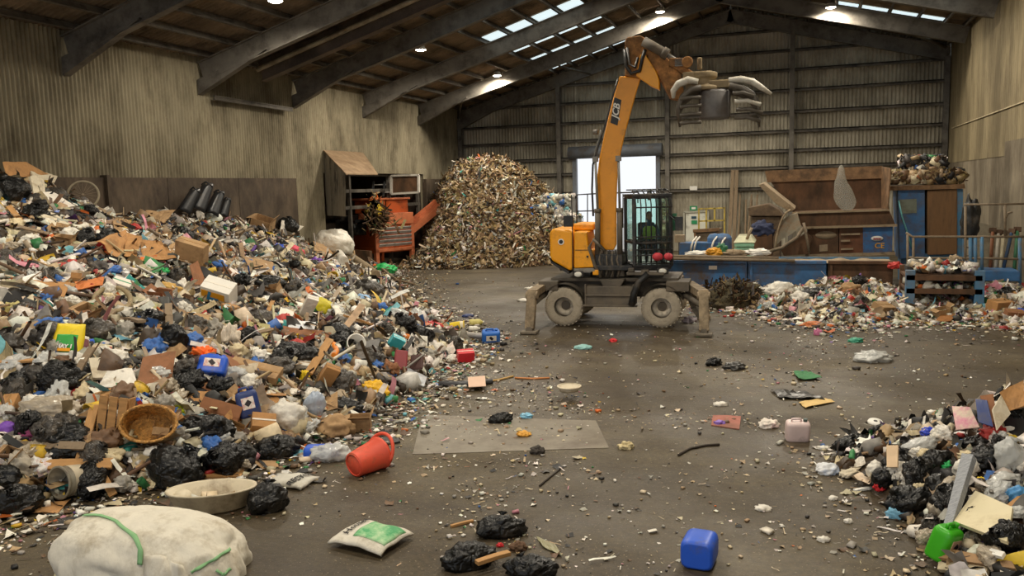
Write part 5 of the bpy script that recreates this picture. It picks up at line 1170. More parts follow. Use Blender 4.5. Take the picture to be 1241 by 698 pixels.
def sheet(name, label, cat, pts, m, th=.012, lift=.06, warp=.05, seed=1, n=(8, 6), stand=0.0, group=None, sm=False):
    """a bent sheet spanning four view points, resting on the heap"""
    Q = [hit(*p) for p in pts]; cen = sum(Q, Vector()) / 4; nn = normal_at(cen.x, cen.y) if cen.z > .04 else Vector((0, 0, 1))
    Q = [q + nn * lift + (Vector((0, 0, stand)) if i < 2 else Vector()) for i, q in enumerate(Q)]
    cen = sum(Q, Vector()) / 4; sd = Vector((seed * 3.7, seed, 0)); L = (Q[1] - Q[0]).length
    def fn(u, v):
        p = Q[3].lerp(Q[2], u).lerp(Q[0].lerp(Q[1], u), v); q = Vector((u * 2.2, v * 2.2, 0)) + sd
        return p - cen + nn * (warp * L * (noise.noise(q) + .5 * noise.noise(q * 2.4)))
    b = MB(); b.grid(fn, *n, thick=th, smooth=sm); o = b.build(name, m, None, loc=cen); return tag(o, label, cat, group)
def carton(label, px, py, w, d, h, m, yaw=0, tilt=0, roll=0, flaps=2, name='cardboard_box', lift=0, group=None, M=None, s=None):
    """open carton: five walls and folded flaps; sizes in pixels at its distance"""
    if M is None: M, s = fr(px, py, yaw, tilt, roll, .7, 0)
    w, d, h = w * s, d * s, h * s; o = root(name, label, 'box', M, group); t = .012
    b = MB(); b.box((0, 0, t / 2 - .02), (w, d, t))
    for sx_ in (-1, 1): b.box((sx_ * (w - t) / 2, 0, h / 2 - .02), (t, d, h))
    for sy_ in (-1, 1): b.box((0, sy_ * (d - t) / 2, h / 2 - .02), (w - 2 * t, t, h))
    b.build('carton_body', m, o)
    fl_ = [(-1, 0), (1, 0), (0, -1), (0, 1)][:flaps] if flaps < 4 else [(-1, 0), (1, 0), (0, -1), (0, 1)]
    for i, (ax, ay) in enumerate(fl_):
        a = (1.9, .5, .9, 2.2)[i]; b = MB(); L = min(w, d) * .48
        if ax: b.box((0, 0, L / 2), (t * .7, d * .97, L)); R = Matrix.Rotation(ax * a, 4, 'Y'); T = Matrix.Translation((ax * (w / 2 - t), 0, h - .02))
        else: b.box((0, 0, L / 2), (w * .97, t * .7, L)); R = Matrix.Rotation(-ay * a, 4, 'X'); T = Matrix.Translation((0, ay * (d / 2 - t), h - .02))
        b.xf(T @ R); b.build('flap', m, o)
    return o
def closed_box(label, px, py, w, d, h, m, yaw=0, tilt=0, roll=0, name='closed_box', lab=None, cat='box', bev=.008, M=None, s=None, group=None):
    if M is None: M, s = fr(px, py, yaw, tilt, roll)
    w, d, h = w * s, d * s, h * s; o = root(name, label, cat, M, group)
    b = MB(); b.box((0, 0, h / 2 - .03), (w, d, h)); b.build('box_body', m, o, bev=bev)
    b = MB(); b.box((0, 0, h - .028), (w * 1.004, d * .1, .006)); b.build('tape_strip', lab or mat('tan_tape', '#9c7848', .4, .1), o)
    return o
def jerrycan(label, px, py, w, d, h, m, yaw=0, tilt=0, roll=0, labm=None, capm=None, face='y', M=None, s=None, group=None, name='jerrycan', lift=0.0, capz=True):
    if M is None: M, s = fr(px, py, yaw, tilt, roll, .6, lift)
    w, d, h = w * s, d * s, h * s; o = root(name, label, 'container', M, group)
    b = MB(); rc_ = .32 * min(w, d); vs = []; fs = []; K = 32
    rings = [(0, .80), (.012, .88), (.05, .96), (.1, 1), (.74, 1), (.8, .985), (.87, .93), (.92, .82), (.945, .62)]
    for zf, k in rings:
        for j in range(K):
            a = 2 * PI * (j + .5) / K; cx_, sy_ = math.cos(a), math.sin(a); ex_ = 5.0; r_ = (abs(cx_) ** ex_ + abs(sy_) ** ex_) ** (-1 / ex_)
            px_, py_ = cx_ * r_ * w / 2, sy_ * r_ * d / 2; m2 = (1 - k) * min(w, d) / 2
            vs.append((px_ * (1 - m2 / (w / 2)), py_ * (1 - m2 / (d / 2)), h * zf))
    for i in range(len(rings) - 1):
        for j in range(K): fs.append((i * K + j, i * K + (j + 1) % K, (i + 1) * K + (j + 1) % K, (i + 1) * K + j))
    b.add(vs, fs, True); b.add(vs[:K], [tuple(reversed(range(K)))]); b.add(vs[-K:], [tuple(range(K))]); b.build('can_body', m, o)
    b = MB(); hx = w * .26; b.tube([(-hx, 0, h * .93), (-hx, 0, h * 1.06), (hx * .4, 0, h * 1.06), (hx * .5, 0, h * .93)], min(w, d) * .085, 8); b.build('handle', m, o)
    b = MB(); b.cyl((w * .3, 0, h * .94), (w * .3, 0, h * 1.07), min(w, d) * .14, n=16); b.build('cap', capm or m, o)
    if labm is not None:
        b = MB(); b.box((0, -d / 2 - .002, h * .5), (w * .55, .006, h * .42)); lb = b.build('label', labm, o)
        b = MB(); b.box((0, -d / 2 - .007, h * .5), (w * .22, .004, h * .2), Matrix.Rotation(PI / 4, 3, 'Y')); b.build('hazard_mark', mat('mark_dark', '#2a2226', .6, 0), lb)
    return o
def bottle(label, px, py, L, r, m, yaw=0, capm=None, name='plastic_bottle', M=None, s=None, group=None, tilt=0.0):
    if M is None: M, s = fr(px, py, yaw)
    L, r = L * s, r * s; o = root(name, label, 'bottle', M, group)
    T = Matrix.Translation((-L / 2, 0, r * .8)) @ Matrix.Rotation(PI / 2, 4, 'Y')
    b = MB(); b.lathe([(0, .01 * L), (r * .8, 0), (r, .04 * L), (r, .3 * L), (r * .93, .34 * L), (r * .93, .4 * L), (r, .44 * L), (r, .66 * L), (r * .8, .76 * L), (r * .36, .88 * L), (r * .32, .93 * L)], 16, T); b.build('bottle_body', m, o)
    b = MB(); b.lathe([(r * .4, .91 * L), (r * .4, L), (0, L)], 12, T); b.build('cap', capm or mat('cap_white', '#e4e0d4', .5, .05), o)
    return o
def tub(label, px, py, r, h, m, yaw=0, tilt=1.2, rimm_=None, name='plastic_tub', cat='tub', M=None, s=None, group=None, lab=None):
    if M is None: M, s = fr(px, py, yaw, tilt, 0, .6, r * .9 / ppm(hit(px, py)))
    r, h = r * s, h * s; o = root(name, label, cat, M, group)
    b = MB(); b.lathe([(0, -h / 2), (r * .82, -h / 2), (r, h / 2), (r * .95, h / 2), (r * .78, -h / 2 + .01), (0, -h / 2 + .012)], 24); b.build('tub_body', m, o)
    b = MB(); b.lathe([(r * .98, h / 2 - .02), (r * 1.06, h / 2 - .02), (r * 1.06, h / 2 + .006), (r * .94, h / 2 + .006)], 24); b.build('rim', rimm_ or m, o)
    if lab: b = MB(); b.lathe([(r * .88, -h * .3), (r * .985, h * .28)], 24); b.build('label', lab, o)
    return o
def plank(label, px, py, L, Wd, T, m, yaw=0, tilt=0, roll=0, name='wooden_plank', cat='plank', lift=0, M=None, s=None, group=None):
    if M is None: M, s = fr(px, py, yaw, tilt, roll, .85, lift)
    L, Wd, T = L * s, Wd * s, T * s; b = MB(); n = 8
    for i in range(1): b.grid(lambda u, v: (L * (u - .5), Wd * (v - .5), T + .02 * L * math.sin(u * 2.6)), n, 2, T, False)
    o = b.build(name, m, None, bev=.003); o.matrix_world = M; o.location = M.translation; o.rotation_euler = M.to_euler(); return tag(o, label, cat, group)
def crumple(label, px, py, w, h, m, name='crumpled_cloth', cat='cloth', seed=1, yaw=0, amp=.35, k=4, d=.8, fr_=2.4, group=None, M=None, s=None, tilt=0):
    if M is None: M, s = fr(px, py + h * .15, yaw, tilt)
    sx, sz = w * s / 2, h * s / 2; sd = Vector((seed * 1.9, seed * 4.3, seed)); b = MB()
    def fn(v):
        q = v * fr_ + sd; dd = 1 + amp * noise.noise(q) - amp * .6 * abs(noise.noise(q * 1.9)) + amp * .3 * noise.noise(q * 4)
        return Vector((v.x * sx * dd, v.y * sx * d * dd, max(v.z * dd, -.45) * sz + sz * .3))
    b.blob(fn, k); o = b.build(name, m, None); o.matrix_world = M; o.location = M.translation; o.rotation_euler = M.to_euler(); return tag(o, label, cat, group)
def tubeobj(name, label, cat, pts, r, m, n=10, group=None, z=None, closed=False):
    Q = [hit(*p) for p in pts]; Q = [q + Vector((0, 0, z if z is not None else r)) for q in Q]; c = Q[0].copy()
    b = MB(); b.tube([q - c for q in Q], r, n, closed=closed); o = b.build(name, m, None, loc=c); return tag(o, label, cat, group)

def drape(o, fn):
    for v in o.data.vertices: v.co.z = fn(v.co.x, v.co.y) + .014 + (v.co.z > 0) * .003
# ---- front of the tall heap
# wicker basket tipped towards the open floor
M, s = fr(183, 528, .25, .75, 0, .6, .12); o = root('wicker_basket', 'oval wicker basket tipped over at the foot of the tall heap', 'basket', M); w = 27 * s
wk = mat('wicker', '#c4904a', .6, .5, 22, .35, '#6a4420', 9, bump=.9, bscale=30); T = Matrix.Diagonal((1.15, .82, 1, 1))
b = MB(); prof = [(0, 0), (w * .72, 0), (w * .8, .02)] + [(w * (.8 + .2 * i / 9) + (.012 if i % 2 else 0), .03 + i * .03) for i in range(10)]; prof += [(r - .02, z) for r, z in reversed(prof[2:])] + [(w * .7, .02), (0, .02)]
b.lathe(prof, 40, T); b.build('woven_body', wk, o)
b = MB()
for k in range(36):
    a = 2 * PI * k / 36; b.tube([T @ Vector((w * .8 * math.cos(a), w * .8 * math.sin(a), .02)), T @ Vector((w * .92 * math.cos(a), w * .92 * math.sin(a), .15)), T @ Vector((w * 1.01 * math.cos(a), w * 1.01 * math.sin(a), .31))], .008, 5)
b.build('stake_rib', wk, o)
b = MB(); b.tube([T @ Vector((w * 1.0 * math.cos(2 * PI * i / 40), w * 1.0 * math.sin(2 * PI * i / 40), .32)) for i in range(40)], .022, 7, closed=True); b.build('rim', wk, o)
# slatted crate
M, s = fr(134, 530, -.05, 1.2, 0, .5, .05); o = root('slatted_crate', 'pale slatted wooden crate standing beside the wicker basket', 'crate', M); w, h = 36 * s, 46 * s
for i in range(3): b = MB(); b.box((-w / 2 + w * (i + .5) / 3, h / 2, .02), (w * .28, h, .018)); b.build('slat', woodp, o, bev=.003)
for y in (.08, .9): b = MB(); b.box((0, h * y, -.005), (w, h * .1, .025)); b.build('cross_batten', woodp, o, bev=.003)
for sx_ in (-1, 1): b = MB(); b.box((sx_ * w * .46, h * .5, -.12), (.02, h * .95, .2)); b.build('side_board', woodp, o)
closed_box('brown fibreboard case lying above the black sacks near the floor', 266, 505, 48, 30, 16, cardd, .0, .7, .05, 'fibreboard_case', cardd, 'case')
hz = mat('label_hazard', '#e6dcd2', .6, .15, 8, .35, '#c23c2c', 14)
jerrycan('royal blue jerrycan with a white hazard label high on the tall heap', 255, 466, 34, 18, 26, bluep, .1, -.85, 0, hz, lift=.16)
jerrycan('dark navy jerrycan tilted beside the brown fibreboard case', 303, 514, 26, 20, 34, navyp, .25, -.45, -.4, hz, lift=.12)
jerrycan('bright blue jerrycan lying on its side at the heap foot near clear film', 370, 552, 24, 24, 38, bluep, PI / 2, .0, 0, mat('label_tan', '#c8b88e', .6, .3, 12), lift=.0).rotation_euler = (fr(370, 552)[0].to_3x3() @ Euler((0, PI / 2, 0)).to_matrix() @ Euler((0, 0, PI / 2)).to_matrix()).to_euler()
bag('white filled polythene bag standing behind the bright blue jerrycan', 345, 505, 46, 46, wbag, 0, 3, True, 'polythene_bag')
bag('clear crumpled film bag on the concrete beside the bright blue jerrycan', 402, 550, 52, 30, clr, .2, 5, False, 'film_bag', amp=.3)
bag('hazy plastic wrap leaning on the white filled bag', 378, 492, 26, 46, mat('blue_clear_film', '#b9c6d8', .25, .08, 5, alpha=.75, crease=.5, bscale=14), 0, 6, False, 'film_bag')
closed_box('brown carton with pale tape strips beside the white filled bag', 316, 520, 28, 20, 24, cardo, .35, .5, 0, 'taped_carton', paper)
carton('small open cardboard box at the heap foot nearest the red bucket', 437, 520, 26, 20, 18, card, .1, .15, 0, 3)
crumple('crumpled tan paper pack between the clear film and the small open box', 408, 520, 46, 34, card, 'paper_pack', 'paper', 3, 0, .3)
closed_box('blue lidded folder lying behind the small open cardboard box', 431, 503, 24, 14, 6, mat('folder_blue', '#4260b4', .5, .1), .1, 0, 0, 'folder', None, 'folder')
# paper sack with lettering, black sack, baby bath
M, s = fr(354, 586, -.35, 0, 0); o = root('paper_sack', 'flattened grey white paper sack with dark lettering on the floor', 'sack', M); w, h = 52 * s, 40 * s
b = MB(); psz = lambda u, v: .06 * abs(math.sin(PI * u)) ** .6 * abs(math.sin(PI * v)) ** .6 + .05 + .02 * noise.noise(Vector((u * 4, v * 4, 2)))
b.grid(lambda u, v: (w * (u - .5), h * (v - .5), psz(u, v)), 20, 16, .05); b.build('sack_body', mat('sack_grey', '#c4c0b4', .7, .12, 5, .25, '#8f8470', 3), o)
drape(text_mesh('RECYCLE', .11, 'lettering', mat('print_dark', '#35322e', .7, 0), o, Matrix.Translation((w * .26, 0, 0)) @ Matrix.Rotation(1.35, 4, 'Z'), 0, .003, .004), lambda x, y: psz(x / w + .5, y / h + .5))
bag('black refuse sack on the floor beside the baby bath', 325, 607, 52, 46, pbag, .2, 8)
M, s = fr(258, 616, .15, 0, 0, 1); o = root('baby_bath', 'dirty cream baby bath full of scraps standing on the floor', 'bath', M); w = 52 * s
bm_ = mat('bath_cream', '#cfc3a8', .45, .08, 3, .35, '#84735a', 3); T = Matrix.Diagonal((1, .56, 1, 1)); b = MB()
b.lathe([(0, .02), (w * .66, .02), (w * .74, .05), (w * .92, .26), (w * 1.02, .27), (w * 1.03, .25), (w * .98, .24), (w * .8, .03), (w * .7, 0), (0, 0)], 48, T); b.build('tub_shell', bm_, o)
b = MB(); b.blob(lambda v: T @ Vector((-w * .66 + v.x * w * .22, v.y * w * .5, .17 + v.z * .09)), 3); b.build('soap_ledge', bm_, o)
s_ = Scraps(); n = 90; u = RNG.uniform(-1, 1, (n, 2)); q = (u ** 2).sum(1) < .9; Pq = np.stack([u[q, 0] * w * .6, u[q, 1] * w * .32, RNG.uniform(.03, .09, q.sum())], 1)
for kd in ('sheet', 'box'): s_.add(kd, Pq[::2] if kd == 'sheet' else Pq[1::2], sizes(len(Pq[::2]) if kd == 'sheet' else len(Pq[1::2]), .04, .09, .2), pick(MIX_FLOOR, len(Pq[::2]) if kd == 'sheet' else len(Pq[1::2])), .4)
so = s_.build('bath_litter', m_scrap, 'small scraps and film lying inside the cream baby bath', 'litter'); so.location = M.translation; so.rotation_euler = M.to_euler()
# bulk bag with green straps, nearest the camera
p0 = onz(190, 694); s = 1 / ppm(p0); M = Matrix.Translation((p0.x, p0.y, 0)) @ Matrix.Rotation(math.radians(12), 4, 'Z')
o = root('bulk_bag', 'large white woven bulk bag with green straps nearest the camera', 'bag', M); bb = mat('woven_white', '#d3cdbd', .75, .08, 3, .3, '#a39780', 2.2, bump=.55, bscale=4.5, stretch=(1.6, 1.6, .8))
def bulk(v):
    d = 1 + .09 * noise.noise(v * 1.0 + Vector((4, 1, 2))) + .02 * noise.noise(Vector((v.x * 5, v.y * 5, v.z * 1.2))) + .012 * noise.noise(v * 9) - .03 * max(0, .12 - abs(noise.noise(Vector((v.x * 2.2, v.y * 2.2, v.z * .8)) + Vector((9, 0, 0))))) / .12
    th = math.atan2(v.y, v.x); d += .026 * math.sin(8 * th + 5 * noise.noise(v * 1.5)) * max(0, 1 - max(0, v.z) ** 2) + .02 * math.sin(17 * th + 6 * noise.noise(v * 2.1)) * (1 - abs(v.z)) + .05 * max(0, abs(v.x) * abs(v.y) - .25) * 2
    pz = max(math.copysign(abs(v.z) ** .85, v.z) * d, -.35); return Vector((math.copysign(abs(v.x) ** .8, v.x) * .95 * d, math.copysign(abs(v.y) ** .85, v.y) * .62 * d, pz * .47 + .16 - .13 * v.x))
b = MB(); b.blob(bulk, 5); b.build('bag_body', bb, o)
gs = mat('green_strap', '#7fae7a', .7, .1)
def on_bulk(x, y, z): v = Vector((x, y, z)).normalized(); return bulk(v) * 1.012
for pts in ([(-.75, -.05, .75), (-.5, -.1, .9), (-.2, -.25, .9), (.0, -.45, .75), (.1, -.65, .55), (.12, -.8, .35)], [(.85, -.05, .5), (.8, -.3, .5), (.72, -.5, .42), (.6, -.7, .3)], [(.95, -.3, .25), (.9, -.45, .2), (.85, -.5, .3)]):
    Q = [on_bulk(*q) for q in pts]; n2 = 24; b = MB()
    def st(u, v, Q=Q, pts=pts):
        f = u * (len(Q) - 1); i = min(int(f), len(Q) - 2); a = Vector(pts[i]).lerp(Vector(pts[i + 1]), f - i).normalized(); t_ = (Q[i + 1] - Q[i]).normalized(); sd_ = t_.cross(a).normalized()
        return bulk((a + sd_ * (v - .5) * .045).normalized()) * 1.016
    b.grid(st, n2, 2, .008); b.build('strap', gs, o)
b = MB(); b.grid(lambda u, v: on_bulk(.15 + .5 * u, -.75 + .1 * math.sin(u * 6), .5 - .5 * v) * (1.01 + .06 * math.sin(u * 11) * (1 - v)), 14, 6, .01); b.build('bag_skirt', bb, o)
# paint drum
M, s = fr(92, 592, -.5, 1.25, 0, .5, .14); tub('battered grey paint drum lying on its side near the dark sacks', 0, 0, 19, 42, mat('drum_grey', '#8b8573', .5, .2, 3, .45, '#56493a', 3), name='paint_drum', cat='drum', M=M, s=s, lab=mat('drum_label', '#b8ac94', .6, .2, 3, .3))
b = MB(); b.lathe([(0, 0), (19 * s * .8, 0), (19 * s * .8, -.012), (0, -.012)], 24, M @ Matrix.Translation((0, 0, -21 * s))); dl = bpy.data.objects['paint_drum']; b.xf(M.inverted()); b.build('drum_base', mat('drum_end', '#6e695c', .5, .2, 3, .4), dl)
# black sacks at the foot
for i, (px, py, w, h, yw, lb) in enumerate(((250, 520, 66, 40, .2, 'shiny black sack piled upon another below the brown case'), (212, 564, 74, 52, -.3, 'big black sack slumped onto the floor before the wicker basket'), (78, 527, 66, 34, .1, 'long black sack beside the slatted crate'), (88, 545, 50, 30, .4, 'black sack below the long one beside the slatted crate'), (22, 606, 64, 40, .3, 'black sack on the floor at the heap end, lowest of its pair'), (8, 578, 40, 36, 0, 'black sack above the floor sack at the heap end'), (335, 545, 60, 34, .35, 'wet black sack leaning on the bright blue jerrycan'), (290, 548, 40, 30, -.2, 'small black sack between the navy jerrycan and the plank'), (418, 492, 44, 22, .1, 'flat black sack above the blue folder'), (210, 411, 36, 42, 0, 'round black sack above the orange rag'), (316, 387, 44, 24, .1, 'dark sack uphill of the striped cloth, nearest the white carton'), (302, 412, 30, 34, 0, 'upright black sack beside the striped cloth'), (360, 428, 58, 28, .1, 'long black sack across the middle of the heap above the split cartons'), (407, 403, 40, 24, .2, 'black sack uphill of the orange scrap near the shaggy sack'), (509, 406, 34, 24, 0, 'shaggy black sack lying over the long white tube'), (326, 342, 42, 18, .1, 'black sack below the long tan cardboard under the bulk sack'), (348, 271, 26, 20, 0, 'black sack next to the small carton by the push wall'), (220, 284, 36, 20, .1, 'black sack below the black plastic hulls by the push wall'), (12, 232, 46, 40, .2, 'black sack uppermost at the heap top by the ribbed wall'), (68, 236, 30, 18, .1, 'grey sack beside the bicycle wheel'), (45, 242, 24, 16, .1, 'small dark sack beside the grey sack near the bicycle wheel'), (92, 262, 40, 14, .15, 'flat black sack below the bicycle wheel'), (120, 402, 46, 34, .1, 'grey translucent sack uphill of the blue trough'), (30, 375, 34, 20, .1, 'dark grey sack near the bundle of yellowed gloves'), (12, 420, 40, 36, .2, 'grey sack at the heap edge uphill of the purple ball'), (48, 455, 34, 30, 0, 'dark sack below the yellow green feed sack'), (26, 358, 44, 20, .2, 'dark sack beside the bent brown cardboard strip'), (180, 345, 26, 15, .1, 'dark mesh bundle right below the tan cardboard tent'), (448, 352, 40, 26, .2, 'grey netted sack near the shredder legs'))):
    bag(lb.replace('right below', 'just below'), px, py, w, h, gbag if 'grey' in lb or 'dark' in lb else pbag, yw, 20 + i, i % 3 != 2)
# boards and cardboard
sheet('wooden_board', 'orange brown plank flat on the floor below the black sacks', 'plank', ((228, 571), (298, 566), (292, 579), (218, 581)), woodp, .03, .03, .01)
sheet('cardboard_sheet', 'torn yellow brown cardboard flat on the floor by the paint drum', 'cardboard', ((40, 613), (86, 606), (70, 624), (34, 622)), cardo, .01, .02, .05, 3)
sheet('rubber_mat', 'dark rubber mat on the floor behind the bulk bag', 'mat', ((72, 630), (108, 626), (104, 644), (70, 641)), blk, .02, .02, .03, 4)
sheet('cardboard_sheet', 'small tan cardboard triangle on the floor above the paper sack', 'cardboard', ((305, 559), (335, 560), (338, 567), (318, 570)), card, .01, .02, .03, 5)
for i, (pts, m, lb, st) in enumerate((
    (((2, 204), (30, 203), (58, 216), (8, 222)), cardo, 'orange brown cardboard topmost on the heap by the ribbed wall', .05), (((34, 214), (68, 220), (64, 226), (40, 226)), foam, 'cream foam sheet beside the topmost cardboard', .1),
    (((36, 228), (52, 226), (54, 238), (40, 242)), foam, 'pale foam pad below the cream foam sheet', .2), (((44, 245), (62, 244), (92, 256), (70, 256)), paper, 'long white board leading down from the foam pads', .15),
    (((34, 258), (50, 256), (90, 284), (74, 288)), foam, 'long pale rolled board in the upper heap', .1), (((175, 264), (212, 262), (198, 274), (188, 272)), card, 'tan cardboard leaf near the lime bottle by the push wall', .1),
    (((136, 274), (158, 277), (152, 292), (138, 286)), card, 'torn brown cardboard uphill of the tan cardboard tent', .1), (((188, 278), (206, 292), (200, 305), (186, 290)), card, 'narrow slanting cardboard next to the upright carton', .1),
    (((116, 312), (152, 296), (160, 304), (140, 318)), cardo, 'folded orange cardboard, wall side half of the tent', .25), (((152, 297), (172, 304), (164, 318), (150, 316)), cardo, 'folded orange cardboard forming the middle of the tent', .2), (((170, 300), (196, 304), (214, 318), (172, 322)), cardo, 'broad orange cardboard flap beside the tent', .1),
    (((40, 350), (86, 352), (78, 366), (42, 362)), cardo, 'bent brown cardboard strip across the upper heap', .05), (((294, 318), (330, 324), (330, 334), (302, 334)), card, 'long tan cardboard below the pink cushion', .05), (((378, 298), (402, 304), (402, 314), (380, 312)), card, 'tan cardboard next to the purple bag', .15),
    (((340, 270), (366, 274), (352, 288), (338, 284)), paper, 'white sheet lying against the bulk sack by the push wall', .15), (((225, 388), (254, 392), (250, 400), (224, 400)), card, 'small brown cardboard above the round black sack', .05), (((270, 440), (296, 452), (318, 470), (285, 466)), cardd, 'brown cardboard flap just below the split carton', 0.05),
    (((172, 448), (212, 440), (206, 470), (164, 474)), cardd, 'peeling brown fibre board beside the labelled blue jerrycan', .1), (((160, 386), (190, 378), (186, 386), (164, 396)), mat('olive_strip', '#9c9868', .7, .15), 'olive strip of board near the coiled hoop', .05), (((185, 390), (196, 386), (200, 398), (188, 400)), cardo, 'small orange card near the round black sack', .05),
    (((130, 466), (160, 462), (168, 480), (118, 478)), wbag, 'white paper heap behind the slatted crate', .1), (((108, 450), (132, 448), (134, 466), (112, 466)), foam, 'white foam slab uphill of the slatted crate', .1), (((340, 384), (357, 390), (350, 402), (336, 396)), paper, 'folded white paper below the white carton', .1), (((350, 396), (382, 398), (380, 406), (348, 404)), mat('white_blue_pack', '#dfe0e0', .5, .15, 6, .2, '#4a80c0', 3), 'white packet with a blue patch in the middle of the heap', .02),
    (((342, 404), (402, 408), (398, 418), (345, 412)), cardd, 'long brown board below the white packet', .02), (((296, 398), (326, 404), (322, 418), (300, 404)), mat('khaki_cloth', '#a39a68', .8, .15), 'khaki cloth triangle beside the upright black sack', .05), (((230, 338), (240, 332), (250, 350), (236, 352)), cardd, 'brown board strut above the orange and blue box', .2), (((90, 350), (126, 344), (124, 352), (92, 358)), mat('orange_strip', '#c8763c', .7, .15), 'orange strip of plastic below the white foam box', .03),
    (((44, 432), (72, 440), (68, 448), (48, 446)), clrb, 'hazy plastic sheet under the yellow green feed sack', .0), (((0, 420), (16, 440), (24, 474), (0, 470)), mat('olive_tarp', '#8a7a58', .7, .2, 3, .3), 'olive tarpaulin edge beside the dark sack, nearest the floor', .1))):
    sheet('cardboard_sheet' if 'card' in lb else 'loose_sheet', lb.replace('leading down', 'running down'), 'cardboard' if 'card' in lb else 'sheet', pts, m, .015 if m is not foam else .05, .12, .05, 10 + i, (7, 5), st)
closed_box('upright tan carton high on the heap below the black hulls', 232, 318, 36, 14, 30, card, -.15, .2, .0, 'tall_carton')
carton('small tan carton by the concrete push wall', 318, 275, 24, 18, 12, card, -.1, .25, 0, 2)
closed_box('long split brown carton in the lower middle of the heap', 308, 458, 62, 26, 18, card, -.05, .35, 0, 'split_carton')
closed_box('plain brown plank box standing beyond the yellow packet', 388, 470, 18, 10, 38, cardo, .25, .35, .35, 'narrow_carton')
closed_box('white carton standing in the middle of the heap uphill of the lime cushion', 369, 382, 14, 8, 32, wbag, .2, .4, .3, 'white_carton', paper)
bx = closed_box('white carton with orange and blue print in the middle heap', 266, 365, 36, 22, 30, mat('carton_white', '#e0dcd2', .6, .06), -.15, .45, .1, 'printed_carton', paper)
M, s = fr(266, 365, -.15, .45, .1); w, d, h = 36 * s, 22 * s, 30 * s
b = MB(); b.box((-.04, -d / 2 - .004, h * .5), (w * .8, .008, h * .6)); b.m = 1; b.box((-.02, -d / 2 - .01, h * .38), (w * .34, .006, h * .26)); b.box((-w * .2, -d / 2 - .01, h * .55), (w * .1, .006, h * .5), Matrix.Rotation(.2, 3, 'Y')); b.build('printed_panel', [mat('print_orange', '#e09a1c', .5, .05), mat('print_blue', '#2f80b4', .5, .05)], bx)
closed_box('white foam box beside the orange plastic strip', 147, 350, 22, 14, 14, paper, .1, .4, .1, 'foam_box', mat('edge_green', '#4aa07a', .5, .1))
# feed sack: yellow with a green panel
M, s = fr(82, 432, .12, 1.05, 0, .5, .16); o = root('feed_sack', 'yellow feed sack with a green printed panel standing on the heap', 'sack', M); w, h = 36 * s, 48 * s
b = MB(); b.grid(lambda u, v: (w * (u - .5) * (1 - .25 * max(0, v - .6)), h * (v - .4), .1 * math.sin(PI * u) ** .5 * math.sin(PI * min(1, v * 1.02)) ** .5 + .02 * noise.noise(Vector((u * 4, v * 4, 1)))), 14, 14, .08); b.build('sack_body', mat('sack_yellow', '#e3c81e', .5, .08, 4, .12, '#a08430', 3), o)
b = MB(); b.grid(lambda u, v: (w * .66 * (u - .5), h * (v * .62 - .34), .006 + .1 * math.sin(PI * (.17 + .66 * u)) ** .5 * math.sin(PI * (.06 + v * .62)) ** .5 + .02 * noise.noise(Vector(((.17 + .66 * u) * 4, (.06 + v * .62) * 4, 1)))), 10, 10, .004); gp = b.build('green_panel', mat('sack_green', '#2a9a3a', .5, .1, 5), o)
text_mesh('HAY 1', .085, 'lettering', whitep, gp, Matrix.Translation((0, h * -.05, .122)), 0, .003, .004)
b = MB(); b.box((0, h * -.13, .118), (w * .4, .05, .006)); b.m = 1; b.box((0, h * -.24, .112), (w * .5, .04, .006)); b.build('print_line', [yel, whitep], gp)
bottle('long blue plastic trough lying beside the yellow feed sack', 113, 420, 30, 5.5, bluep, .65, bluep, 'blue_trough')
tubeobj('coiled_hoop', 'brown coiled hoop of banding on the upper heap', 'hoop', [(137 + 22 * math.cos(a), 371 + 15 * math.sin(a)) for a in np.linspace(0, 2 * PI, 18)[:-1]], .05, mat('banding', '#8a7a5a', .7, .2), 8, None, .12, True)
crumple('bright orange rag bundle beside the labelled blue jerrycan', 247, 431, 32, 22, mat('orange_cloth', '#f06a1e', .7, .1), seed=5, amp=.6, k=5)
crumple('pale striped cloth hanging in folds above the orange rag', 276, 412, 26, 40, mat('striped_cloth', '#cbbfae', .85, .3, 14, .0, stretch=(6, 1, 1)), seed=7, amp=.45)
crumple('lime yellow shiny cushion on the open floor side of the heap', 388, 375, 30, 30, mat('lime_cushion', '#c6b820', .45, .1, 4, .15), 'lime_cushion', 'cushion', 9, .2, .2)
crumple('yellow torn packet standing beside the narrow carton', 368, 460, 12, 26, mat('bright_yellow', '#e3c21c', .6, .15), 'torn_packet', 'packet', 10, .2, .4)
crumple('bright yellow plastic bag at the heap foot above the black folder sack', 455, 474, 36, 24, mat('bag_yellow', '#e8b41a', .45, .12), 'yellow_bag', 'bag', 11, .1, .5)
crumple('lime green packet peeping out at the heap end', 3, 488, 16, 26, mat('lime_green', '#7ac81e', .5, .1), 'lime_packet', 'packet', 12)
crumple('lime yellow wrapper above the wicker basket', 215, 497, 24, 12, mat('lime_yellow', '#c6d42a', .5, .1), 'lime_wrapper', 'wrapper', 13)
crumple('small blue packet between the slatted crate and the basket', 166, 490, 14, 18, bluep, 'blue_packet', 'packet', 14, 0, .4)
crumple('purple ball shaped toy at the heap end', 9, 518, 22, 16, mat('purple_toy', '#7a4ab0', .5, .08), 'purple_ball', 'ball', 15, 0, .1)
crumple('magenta checked cloth beside the purple ball', 38, 526, 24, 22, mat('checked_cloth', '#8a3a62', .85, .3, 20), seed=16, amp=.4)
bag('large hazy film sack full of paper above the long black sack', 62, 496, 72, 36, clrb, .1, 61, False, 'film_bag', amp=.28)
bag('white carrier bag on the heap floor below the wicker basket', 187, 550, 26, 26, wbag, .1, 62, True, 'carrier_bag')
